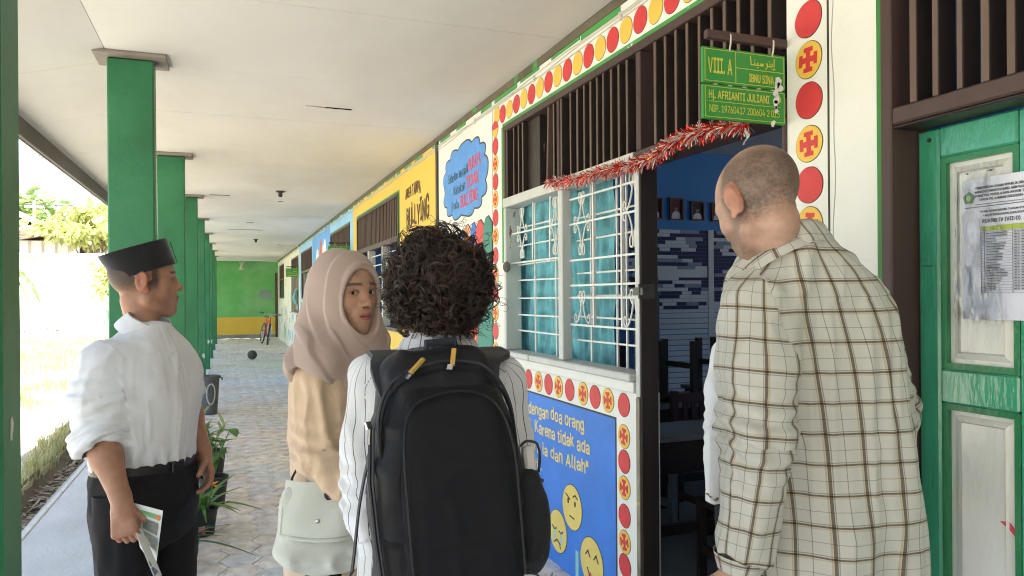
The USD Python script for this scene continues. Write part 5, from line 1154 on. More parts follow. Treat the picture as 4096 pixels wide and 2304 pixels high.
    cloth(sh, 'rolled_cuff', sleeve([eL + (wL - eL) * -.12, eL, eL + (wL - eL) * .10, eL + (wL - eL) * .12], [.074, .079, .075, .056], 64, 22, folds(1.4, 3, .010, 24, 1.5), up=f), M_sh)
    collar(sh, Cn[-1] + [0, 0, -.004], r, Fv[-1], .066, .026, .050, M_sh, gap=.10, tip=.034)
    for z_ in (1.02, 1.10, 1.18, 1.26, 1.33):
        k = np.interp(z_, Z, np.arange(len(Z))); p = np.array([np.interp(z_, Z, Cn[:, q]) for q in range(3)]); bb = np.interp(z_, Z, Bs); p = p + f * (bb + .006) + r * .012
        part(sh, 'button', xf(trimesh.creation.cylinder(.0055, .003, sections=12), np.stack([r, [0, 0, 1.], f], 1) @ np.diag([1, 1, 1]), p), M_sh)
    # pocket edge
    trousers(T, hip, r, f, hL, hR, .975, .168, .130, M_trous)
    M_belt = pmat('black_leather', (.012, .011, .011), .35, .2, 20, .2, 90)
    wz = np.array([Cn[0][0], Cn[0][1], .962]); cloth(T, 'belt', loft([wz - [0, 0, .02], wz - [0, 0, .019], wz + [0, 0, .014], wz + [0, 0, .016]], [.166, .172, .172, .166], [.130, .136, .136, .130], r, f, 64, 8, 2.2), M_belt)
    part(T, 'belt_buckle', xf(box(-.026, .026, -.018, .018, 0, .008, .003), np.stack([r, [0, 0, 1.], f], 1) if np.linalg.det(np.stack([r, [0, 0, 1.], f], 1)) > 0 else np.stack([-r, [0, 0, 1.], f], 1), wz + f * .136 + r * .0 - [0, 0, .002]), pmat('dark_buckle', (.05, .05, .055), .3, .1, metallic=.8))
    # black velvet cap
    M_cap_ = fabric('black_velvet', (.008, .008, .010), .85, 500, .2, sheen=.4)
    ctr = hc + R @ [0, -.006, .060]; tf = unit(R[:, 1] + np.array([0, 0, .27])); tu = unit(np.cross(R[:, 0], tf)); 
    def ring(h, a, b, off=0.): return ctr + tu * h + tf * off, a, b
    rg = [ring(-.030, .0755, .093), ring(-.029, .079, .098), ring(.0, .079, .100, -.002), ring(.060, .080, .107, -.010), ring(.062, .077, .104, -.010), ring(.0625, .03, .05, -.008), ring(.063, .001, .001, -.008)]
    cm = loft([q[0] for q in rg], [q[1] for q in rg], [q[2] for q in rg], R[:, 0], tf, 64, 60, 2.15)
    cap = thing('cap', 'black velvet cap on the head of the man in the white shirt', 'cap', ctr - [0, 0, .03]); part(cap, 'crown', cm[0], M_cap_, smooth=35)
    part(cap, 'seam', tube([ctr + tu * h + tf * (b + o + .0008) for h, b, o in ((-.028, .102, 0), (0, .1045, -.002), (.048, .1135, -.010))], .0012, 4), M_cap_)
    return wR, dR, tc, im_r
cap_wR, cap_dR, cap_tc, cap_imr = man_in_cap()
# ---------------------------------------------------------------- woman in the headscarf
def body_field(pts, fine, hf=.003, hc=.009, m=.17):
    pts = np.asarray(pts); lo, hi = pts.min(0) - m, pts.max(0) + m; lo[2] = 0
    return Field(*[axis(lo[k], hi[k], fine[k], hf, hc) for k in range(3)])
def inner_body(F, hc, R, nb, c0, hip, r, f, arms, neck=.045, w=1.):
    F.cone(hc + R @ [0, -.034, -.06], nb - [0, 0, .02], neck, neck * 1.1, .02); F.cone(nb - [0, 0, .06], c0, .05, .08, .03)
    F.ell(c0 - [0, 0, .06], (.12 * w, .08, .18), np.stack([r, f, [0, 0, 1]], 1), .04); F.cone(c0 - [0, 0, .1], hip, .085 * w, .10 * w, .04)
    for s_, e_, w_ in arms:
        F.cone(nb - [0, 0, .10], s_ - [0, 0, .02], .04, .042, .03); F.cone(s_ - [0, 0, .02], e_, .040, .035, .02); F.cone(e_, w_, .035, .024, .02)
        d = unit(w_ - e_); hand(F, frame4(d, np.cross(d, r) + .01, w_ + d * .02, 1), [.5, .6, .7, .8], 0, (.4, .4), .88)
    legs_sdf(F, hip - r * .08 - [0, 0, .03], hip + r * .08 - [0, 0, .03], f)
def woman_in_headscarf():
    hc = A(1378, 1173, 2.095); tc = to_cam(hc); im_r = np.array([-tc[1], tc[0], 0])
    hf = unit(tc * math.cos(math.radians(39)) + im_r * math.sin(math.radians(39))); f = unit(tc * math.cos(math.radians(62)) + im_r * math.sin(math.radians(62))); r = np.array([f[1], -f[0], 0])
    nb = A(1375, 1370, 2.12); c0 = A(1370, 1560, 2.13); hip = A(1372, 2060, 2.13); base = np.array([c0[0], c0[1], 0])
    T = thing('person', 'woman in a beige headscarf and cream blouse, glancing to the right', 'person', base)
    R = frame(hf, .02, -.03)
    sR, eR, wR = A(1272, 1500, 2.0), A(1290, 1830, 1.98), A(1420, 1960, 1.90); sL, eL, wL = A(1490, 1490, 2.27), A(1500, 1800, 2.26), A(1470, 1960, 2.10)
    F = body_field([hc, sR, sL, eR, eL, wR, wL], [[(hc[k] - .11, hc[k] + .13)] for k in range(3)], .0024, .009)
    head(F, hc, R, True, ears=False, s=.955, jaw=.92)
    inner_body(F, hc, R, nb, c0, hip, r, f, [(sR, eR, wR), (sL, eL, wL)], .044)
    m = F.mesh(); v = np.array(m.vertices); skin = np.array((.43, .245, .165))
    col = head_tint(v, hc, R, skin, .955, lips=(.36, .085, .085), brows=(.05, .03, .022)); far = np.linalg.norm(v - hc, axis=1) > .18; col[far] = skin
    B_ = part(T, 'body', m, M_skin, smooth=True, colors=col); eyes(B_, hc, R, .955, (.45, 1, .0))
    M_bl = fabric('cream_blouse', (.60, .44, .30), .75, wr=.3, var=.03); M_hj = fabric('beige_headscarf', (.42, .315, .27), .8, wr=.08, var=.03)
    Z = [.90, 1.0, 1.10, 1.22, 1.31, 1.36, 1.40]; C = []
    for z_, u in zip(Z, (1370, 1368, 1366, 1366, 1368, 1372, 1376)): p = A(u, 1185 + (1.5 - z_) / 2.13 * 3000, 2.13); C.append(p[:2])
    def dsp(v, reg):
        return 1., -.010 * np.exp(-((v[:, 2] - .985) / .02) ** 2) * (reg == 0) + (reg == 1) * .0016 * np.sin(((v - sR) @ f) * 170 + 6 * (v[:, 2])) * sstep(v[:, 2], 1.15, 1.3)
    garment(T, 'blouse', Z, C, [.175, .160, .158, .160, .150, .10, .055], [.135, .125, .125, .120, .10, .08, .055], r, f, [([sR - [0, 0, .02], eR, wR], [.062, .070, .045]), ([sL - [0, 0, .02], eL, wL], [.060, .066, .045])], M_bl, amp=.015, seed=31, disp=dsp, freq=11, k=.04)
    trousers(T, hip, r, f, hip - r * .085 - [0, 0, .03], hip + r * .085 - [0, 0, .03], .93, .165, .13, M_trous)
    cloth(T, 'under_skirt', loft([hip + [0, 0, .02], hip - [0, 0, .10], hip - [0, 0, .2], hip - [0, 0, .34]], [.165, .175, .18, .19], [.135, .145, .15, .16], r, f, 80, 30, 2.1, folds(2, 1.2, .014, 9)), fabric('pale_tunic', (.62, .48, .36), .75, wr=.2))
    # headscarf
    H = Field(*[np.arange(a, b, .0042) for a, b in zip(hc - [.36, .36, .46], hc + [.36, .36, .16])])
    H.ell(hc + R @ [0, -.011, .024], (.086, .118, .100), R, .02); H.ell(hc + R @ [0, .005, -.030], (.082, .093, .104), R, .04)
    H.cone(hc + R @ [0, -.045, -.03], nb - [0, 0, .03] - f * .030, .080, .098, .04); H.cone(hc + R @ [0, .02, -.10], nb + [0, 0, .005] + f * .02, .075, .10, .05)
    H.cone(nb - [0, 0, .045] - r * .10 - f * .01, nb - [0, 0, .045] + r * .125 - f * .005, .075, .072, .05); H.cone(nb - [0, 0, .02], nb - [0, 0, .14] + f * .055, .10, .10, .06)
    H.cone(hc + R @ [.055, -.05, -.08], nb + r * .135 - f * .045 - [0, 0, .06], .045, .048, .05); H.cone(hc + R @ [-.05, -.03, -.10], nb - r * .13 - f * .03 - [0, 0, .06], .055, .06, .06)
    H.ell(hc + R @ [0, .130, -.018], (.0740, .094, .101), R, .010, 'sub'); H.ell(hc + R @ [0, .075, -.025], (.060, .045, .088), R, .01, 'sub')
    def hem(X, Y, Z):
        du = (X - nb[0]) * r[0] + (Y - nb[1]) * r[1]; df = (X - nb[0]) * f[0] + (Y - nb[1]) * f[1]
        return Z - (nb[2] - .105 - .03 * np.sin(du * 21 + .5) * np.cos(df * 14) - .10 * np.maximum(df, 0) + .02 * np.sin(df * 38 + du * 17))
    H.apply(hem, hc - [.36, .36, .46], hc + [.36, .36, .16], .008, 'sub')
    g = H.mesh(); v = np.array(g.vertices); n = meshkit.arrays(g, True)[2]
    q = (v - hc) @ R; ang = np.arctan2(q[:, 0], q[:, 2] + .02); rad = np.sqrt(q[:, 0] ** 2 + (q[:, 2] + .02) ** 2) - .30 * q[:, 1]; low = sstep(-q[:, 2], .06, .16)
    w = meshkit.noise(q * 9, 41) * .9; s1 = (np.sqrt((q[:, 0] / .074) ** 2 + ((q[:, 2] + .018) / .101) ** 2) + np.maximum(0, .07 - q[:, 1]) * 7.5) * 1.7 + w * .55; s2 = (q[:, 2] * .75 + q[:, 0] * .55 * np.sign(q[:, 0]) * -1 + q[:, 1] * .5) * 17 + w * 1.6
    saw = lambda x: (lambda t: np.where(t < .8, t / .8, (1 - t) / .2))(x - np.floor(x))
    smooth_edge = sstep(np.abs((q * [1 / .060, 1 / .085, 1 / .093])[:, 0]) * 0 + np.linalg.norm((q - [0, .13, -.018]) / [.074, .094, .101], axis=1), 1.01, 1.16) * sstep(-q[:, 1] + .11, 0, .05)
    d = ((1 - low) * (saw(s1) - .5) * .0100 + low * (saw(s2) - .5) * .0150 + (meshkit.noise(q * 6, 44) - .5) * .010) * smooth_edge
    g2 = trimesh.Trimesh(v + n * d[:, None], g.faces, process=False); trimesh.smoothing.filter_taubin(g2, iterations=2)
    hj = part(T, 'headscarf', g2, M_hj, smooth=True)
    rim = []   # rolled edge round the face
    for a in np.linspace(0, 2 * np.pi, 90):
        rim.append(hc + R @ np.array([0, 0, 0]))
    # hanging ends
    def tail(u, v):
        p0 = A(1178, 1480, 2.06); p1 = A(1260, 1480, 2.04); e0 = A(1172, 1650, 2.06); e1 = A(1215, 1790, 2.05)
        top = p0 + (p1 - p0) * u[..., None]; bot = e0 + (e1 - e0) * u[..., None]; p = top + (bot - top) * v[..., None]
        return p + tc * (.012 * np.sin(u * 9 + v * 3))[..., None]
    part(hj, 'scarf_end', grid(20, 20, tail), M_hj, smooth=True)
    return r, f, tc, im_r
hs_r, hs_f, hs_tc, hs_imr = woman_in_headscarf()

# ---------------------------------------------------------------- woman with the rucksack
M_pin = striped('pinstriped_cotton', .0225, [(0, (.62, .62, .635)), (.92, (.62, .62, .635)), (.921, (.05, .05, .075)), (.99, (.05, .05, .075)), (.995, (.62, .62, .635))], wr=.25)
def woman_with_rucksack():
    hc = A(1737, 1188, 1.66); away = -to_cam(hc); f = turn(away, 14); f = unit(f); r = np.array([f[1], -f[0], 0]); R = frame(turn(away, 38), .05)
    nb = A(1748, 1350, 1.665); c0 = A(1752, 1560, 1.67); hip = A(1765, 2200, 1.68); base = np.array([c0[0], c0[1], 0])
    T = thing('person', 'woman with curly dark hair in a pinstriped shirt, seen from behind', 'person', base)
    sL, eL, wL = A(1496, 1503, 1.66), A(1500, 2030, 1.62), A(1622, 2040, 1.86); sR, eR, wR = A(1985, 1505, 1.70), A(2030, 2010, 1.70), A(1970, 1990, 1.93)
    F = body_field([hc, sR, sL, eR, eL, wR, wL], [[(hc[k] - .01, hc[k] + .01)] for k in range(3)], .006, .008)
    head(F, hc, R, True, ears=False, s=.95); inner_body(F, hc, R, nb, c0, hip, r, f, [(sR, eR, wR), (sL, eL, wL)], .046)
    m = F.mesh(); v = np.array(m.vertices); skin = np.array((.44, .26, .19)); col = head_tint(v, hc, R, skin, .96); far = np.linalg.norm(v - hc, axis=1) > .18; col[far] = skin
    part(T, 'body', m, M_skin, smooth=True, colors=col)
    Z = [.82, .95, 1.08, 1.20, 1.30, 1.345, 1.375, 1.405]; C = []
    for z_, u in zip(Z, (1765, 1762, 1758, 1754, 1750, 1748, 1748, 1748)): p = A(u, 1185 + (1.5 - z_) / 1.67 * 3000, 1.67); C.append(p[:2])
    sh = garment(T, 'shirt', Z, C, [.185, .175, .160, .160, .158, .125, .090, .060], [.13, .12, .11, .11, .098, .082, .07, .06], r, f, [([sL - [0, 0, .012], (sL + eL) / 2 - r * .006, eL, wL], [.060, .064, .062, .040]), ([sR - [0, 0, .012], (sR + eR) / 2, eR, wR], [.060, .062, .060, .040])], M_pin, amp=.013, seed=51, freq=10, k=.04, h=.006)
    tl = math.radians(14); ft = f * math.cos(tl) - np.array([0, 0, 1.]) * math.sin(tl)
    collar(sh, np.array([C[-1][0], C[-1][1], 1.402]), r, ft, .064, .030, .052, M_pin, .06, .03)
    trousers(T, hip, r, f, hip - r * .085 - [0, 0, .03], hip + r * .085 - [0, 0, .03], hip[2] + .1, .165, .12, M_trous)
    # curly hair
    M_hair = usdkit.material(stage, '/World/Looks/dark_curly_hair', {'a': ('attribute', {'attribute': 'tint'}), 'p': ('principled_bsdf', {'roughness': .36, 'specular_ior_level': .5})}, [('a.color', 'p.base_color')], surface='p.BSDF')
    rs = np.random.default_rng(8); Hc = hc + np.array([0, 0, .030]) - R[:, 1] * .016; Rad = np.array([.099, .113, .106])
    shell = trimesh.creation.icosphere(4, 1.0); sv = np.array(shell.vertices); sv = sv * Rad * (.91 + .10 * meshkit.noise(sv * 4, 3)[:, None]); sv = sv[:, :1] * np.append(r[:2], 0) + sv[:, 1:2] * np.append(f[:2], 0) + sv[:, 2:] * [0, 0, 1.]
    face = (sv @ hc * 0); keep = sv @ R[:, 1] < .075
    hv = np.where((sv @ R[:, 1] > .07)[:, None], sv * .82, sv) + Hc
    hr = part(T, 'hair', trimesh.Trimesh(hv, shell.faces, process=False), M_hair, smooth=True, colors=np.tile((.014, .008, .006), (len(hv), 1)))
    vs, fs, cs, off = [], [], [], 0
    g = np.array([0, 0, -1.])
    for k in range(1150):
        d = unit(rs.normal(size=3))
        if d @ R[:, 1] > .80 and d[2] < .5: continue
        p0 = Hc + d * Rad * rs.uniform(.86, 1.0); low = max(0, -d[2]); n = 24; t = np.linspace(0, 1, n)
        L = rs.uniform(.045, .10) * (1 - .35 * low); tang = unit(g - d * (g @ d) + rs.normal(size=3) * .45)
        out = rs.uniform(.006, .034) * (1.2 - .4 * max(0, d[2])); lim = rs.uniform(.97, 1.17) if rs.random() < .8 else 1.27
        path = p0 + d * (out * np.sin(t * np.pi * .7))[:, None] + tang * (L * t)[:, None] + g * (.026 * t ** 2)[:, None]
        q = path - Hc; ql = np.linalg.norm(q / (Rad * lim), axis=1); path = Hc + q / np.maximum(ql, 1)[:, None]
        e1 = unit(np.cross(tang, d)); e2 = np.cross(e1, tang); hr_ = rs.uniform(.0055, .0125) * np.minimum(1, .25 + t * 2.5); w = rs.uniform(1.6, 3.0) * 2 * np.pi * rs.choice([-1, 1]); ph = rs.uniform(0, 6.3); c0_ = np.array((.036, .0185, .0118)) * rs.uniform(.45, 1.0) * (1 + (rs.random() < .18) * 1.3)
        for s_ in range(rs.integers(4, 7)):
            o2 = rs.normal(size=3) * .0017; ph2 = ph + rs.normal() * .22; hh = hr_ * rs.uniform(.85, 1.18)
            pp = path + e1 * (hh * np.cos(w * t + ph2))[:, None] + e2 * (hh * np.sin(w * t + ph2))[:, None] + o2 * (.3 + t)[:, None]
            tb = tube(pp, rs.uniform(.0008, .0013) * (1 - .5 * t), 3, False); c = c0_ * rs.uniform(.8, 1.25)
            vs.append(tb.vertices); fs.append(tb.faces + off); cs.append(np.tile(c, (len(tb.vertices), 1))); off += len(tb.vertices)
    for k in range(420):  # stray hairs standing out
        d = unit(rs.normal(size=3)); p0 = Hc + d * Rad * 1.0; t = np.linspace(0, 1, 18); tang = unit(rs.normal(size=3) - .4 * np.array([0, 0, 1.]))
        path = p0 + d * (rs.uniform(.010, .034) * np.sin(t * 2.4))[:, None] + tang * (rs.uniform(.02, .05) * t)[:, None]; e1 = unit(np.cross(tang, d)); w = rs.uniform(8, 15); path += e1 * (.007 * np.sin(t * w))[:, None] + d * (.007 * np.cos(t * w))[:, None]
        tb = tube(path, .0005, 3, False); vs.append(tb.vertices); fs.append(tb.faces + off); cs.append(np.tile((.030, .016, .011), (len(tb.vertices), 1))); off += len(tb.vertices)
    part(hr, 'curls', (np.concatenate(vs), np.concatenate(fs)), M_hair, smooth=True, colors=np.concatenate(cs), kind='stuff')
    # rucksack, worn on the back
    M_pk = fabric('black_nylon', (.008, .008, .011), .5, 700, .2, sheen=.04, wr=.18); M_pk2 = fabric('black_nylon_panel', (.006, .006, .008), .8, 700, .2, sheen=.02, wr=.10); M_strap = fabric('slate_strap', (.030, .033, .042), .6, 800, .2, sheen=.03)
    M_zip = pmat('grey_zip', (.022, .022, .027), .4, .2, 60, .3, 300); M_pull = pmat('yellow_zip_pull', (.50, .30, .06), .4, .1); M_met = pmat('bright_metal', (.6, .6, .62), .2, .1, metallic=1.)
    o = A(1795, 1848, 1.56); bk = -f; up = unit(np.array([0, 0, 1.]) + f * .05 - r * .062)
    bk = unit(turn(bk, -4)); bk = unit(bk - up * (bk @ up)); X_ = unit(np.cross(up, bk)); X_ = X_ if X_ @ r > 0 else -X_; Bk = unit(np.cross(X_, up)); Bk = Bk if Bk @ bk > 0 else -Bk
    P = lambda x, z, y: o + X_ * x + up * z + Bk * y      # x to the right, z up, y outwards
    K = thing('rucksack', 'large black rucksack with yellow zip pulls on the back of the curly haired woman', 'rucksack', o - [0, 0, .24])
    def fieldbox(h=.0055):
        c = np.array([P(x, z, y) for x in (-.24, .26) for z in (-.28, .28) for y in (-.06, .24)]); return Field(*[np.arange(c[:, k].min(), c[:, k].max(), h) for k in range(3)])
    def rbox(F, x0, x1, z0, z1, y0, y1, rad, taper=.0, top=.14, k=.01, mode='add', lean=0.):
        def fn(X, Y, Z):
            q = (X - o[0], Y - o[1], Z - o[2]); x = q[0] * X_[0] + q[1] * X_[1] + q[2] * X_[2]; z = q[0] * up[0] + q[1] * up[1] + q[2] * up[2]; y = q[0] * Bk[0] + q[1] * Bk[1] + q[2] * Bk[2]
            s = 1 - taper * sstep(z, z1 - top * 2.2, z1); xc = (x0 + x1) / 2; yt = y1 - lean * sstep(z, z0 + .5 * (z1 - z0), z1)
            dx = np.abs(x - xc) - ((x1 - x0) / 2 * s - rad); dy = np.abs(y - (y0 + yt) / 2) - ((yt - y0) / 2 - rad); dz = np.abs(z - (z0 + z1) / 2) - ((z1 - z0) / 2 - rad)
            return np.sqrt(np.maximum(dx, 0) ** 2 + np.maximum(dy, 0) ** 2 + np.maximum(dz, 0) ** 2) + np.minimum(np.maximum(np.maximum(dx, dy), dz), 0) - rad
        c = np.array([P(x, z, y) for x in (x0, x1) for z in (z0, z1) for y in (y0, y1)]); F.apply(fn, c.min(0), c.max(0), k, mode)
    def crumple(m, amp, seed, fr=14):
        v = np.array(m.vertices); n = meshkit.arrays(m, True)[2]; x = meshkit.noise(v * fr, seed); y = meshkit.noise(v * [fr * .7, fr * .7, fr * .35], seed + 2)
        return trimesh.Trimesh(v + n * (amp * (.9 * (np.exp(-((x - .5) / .12) ** 2) - .4) + .8 * (y - .5)))[:, None], m.faces, process=False)
    F = fieldbox(); rbox(F, -.172, .136, -.245, .238, -.03, .125, .050, .24, .13, lean=.045)
    part(K, 'main_compartment', crumple(F.mesh(), .006, 3), M_pk, smooth=True)
    F = fieldbox(); rbox(F, -.118, .112, -.240, .165, .06, .158, .040, .16, .10, lean=.030); part(K, 'front_pocket', crumple(F.mesh(), .004, 4), M_pk2, smooth=True)
    F = fieldbox(); F.ell(P(.145, -.125, .055), (.042, .062, .115), np.stack([X_, Bk, up], 1), .01); rbox(F, .122, .163, -.20, -.02, .0, .11, .018, k=.03); pk_ = part(K, 'side_pocket', crumple(F.mesh(), .004, 5), fabric('black_mesh', (.014, .014, .016), .8, 260, .8, sheen=.05), smooth=True)
    part(pk_, 'elastic_edge', tube([P(.146 + .033 * math.cos(a), -.052 + .008 * math.sin(a), .055 + .049 * math.sin(a)) for a in np.linspace(0, 6.28, 24)], .0045, 5), M_strap)
    def path_on(pts, lift=.0):
        q = np.array(pts); n = len(q); q = PchipInterpolator(np.arange(n), q)(np.linspace(0, n - 1, 60))
        for _ in range(4): q[1:-1] = (q[:-2] + 2 * q[1:-1] + q[2:]) / 4
        return [P(x, z, y + lift) for x, z, y in q]
    arc = [(-.150, .02, .094), (-.148, .10, .090), (-.128, .165, .082), (-.08, .202, .076), (-.01, .214, .073), (.060, .204, .076), (.100, .165, .082), (.119, .10, .090), (.121, .02, .094)]
    part(K, 'zip', tube(path_on(arc, .006), .0035, 6), M_zip); part(K, 'piping', tube(path_on([(x * .98, z - .014, y + .008) for x, z, y in arc], .006), .003, 6), M_pk2)
    farc = [(-.108, -.20, .150), (-.110, 0, .150), (-.104, .09, .135), (-.075, .142, .124), (0, .158, .120), (.062, .142, .124), (.095, .09, .134), (.104, 0, .150), (.104, -.2, .150)]
    part(K, 'piping', tube(path_on(farc, .006), .003, 6), M_pk)
    lz = [(-.150, .10, .055), (-.160, .0, .070), (-.158, -.10, .080), (-.150, -.22, .085)]
    part(K, 'zip', tube([P(x - .012, z, y + .032) for x, z, y in lz], .004, 6), M_zip); part(K, 'zip_tape', tube([P(x - .006, z, y + .040) for x, z, y in lz], .0025, 5), M_strap)
    part(K, 'zip_pull', cat_([bar(P(-.164, .100, .088), P(-.168, .070, .094), .007, .004), bar(P(-.166, .112, .084), P(-.163, .098, .090), .012, .006)]), M_met)
    part(K, 'zip_pull', bar(P(-.048, .222, .078), P(-.078, .198, .096), .009, .006), M_pull); part(K, 'zip_pull', bar(P(.016, .236, .074), P(.006, .204, .092), .009, .006), M_pull)
    part(K, 'zip_slider', bar(P(.004, .206, .09), P(.000, .196, .094), .012, .006), M_met); part(K, 'zip_slider', bar(P(-.080, .197, .094), P(-.088, .188, .096), .012, .006), M_met)
    part(K, 'badge', xf(box(-.028, .028, -.014, .014, 0, .003, .001), np.stack([X_, up, np.cross(X_, up)], 1), P(-.01, -.226, .158)), M_pull, 'yellow maker patch near the bottom')
    part(K, 'grab_handle', tube([P(-.03, .225, .02), P(-.03, .25, .015), P(.03, .25, .015), P(.03, .225, .02)], .009, 6), M_strap)
    # shoulder straps: flat bands over the shoulders
    def band(pts, w, side, th=.008):
        p = PchipInterpolator(np.arange(len(pts)), np.array(pts))(np.linspace(0, len(pts) - 1, 40)); s = np.broadcast_to(side, p.shape); t = unit_rows(np.gradient(p, axis=0)); n = unit_rows(np.cross(t, s)); s2 = np.cross(n, t)
        c = [(-w / 2, -th / 2), (w / 2, -th / 2), (w / 2, th / 2), (-w / 2, th / 2)]; v = np.stack([p + s2 * a + n * b for a, b in c], 1).reshape(-1, 3); k = len(p); fcs = []
        for i in range(k - 1):
            for j in range(4): a_, b_ = i * 4 + j, i * 4 + (j + 1) % 4; fcs += [[a_, b_, b_ + 4], [a_, b_ + 4, a_ + 4]]
        return trimesh.Trimesh(v, fcs, process=False)
    for sd in (-1, 1):
        top = np.array([C[5][0], C[5][1], 1.345]) + r * .116 * sd
        pts = [P(.085 * sd - .015, .15, .06), P(.100 * sd - .012, .205, .018), top - f * .050 + [0, 0, .028], top + f * .01 + [0, 0, .034], top + f * .080 - [0, 0, .010], top + f * .115 - [0, 0, .12], top + f * .11 - [0, 0, .24]]
        part(K, 'shoulder_strap', band(pts, .070, r, .012), M_strap, smooth=40)
    part(K, 'lower_strap', band([P(-.165, .02, .0), P(-.185, -.06, -.02), P(-.205, -.15, .01), P(-.214, -.185, .03)], .020, f, .003), M_strap)
    part(K, 'lower_strap', band([P(.12, -.235, .05), P(.165, -.255, .03), P(.17, -.30, .02)], .016, f, .003), M_strap)
    # power plug in the side pocket
    c = P(.150, .010, .080); G = thing('charger', 'white plastic charger sticking out of the side pocket of the rucksack', 'charger', c - [0, 0, .05])
    part(G, 'case', xf(box(-.012, .012, -.013, .013, -.05, .016, .005), np.stack([X_, Bk, up], 1) if np.linalg.det(np.stack([X_, Bk, up], 1)) > 0 else np.stack([X_, -Bk, up], 1), c), pmat('white_plastic', (.55, .51, .47), .4, .05), smooth=30); part(G, 'cable', tube(PchipInterpolator(np.arange(5), np.array([c + up * .016 - X_ * .016, c + up * .026 + X_ * .0, c + up * .020 + X_ * .018, c - up * .004 + X_ * .024, c - up * .04 + X_ * .018]))(np.linspace(0, 4, 24)), .0030, 6), M_zip)
woman_with_rucksack()

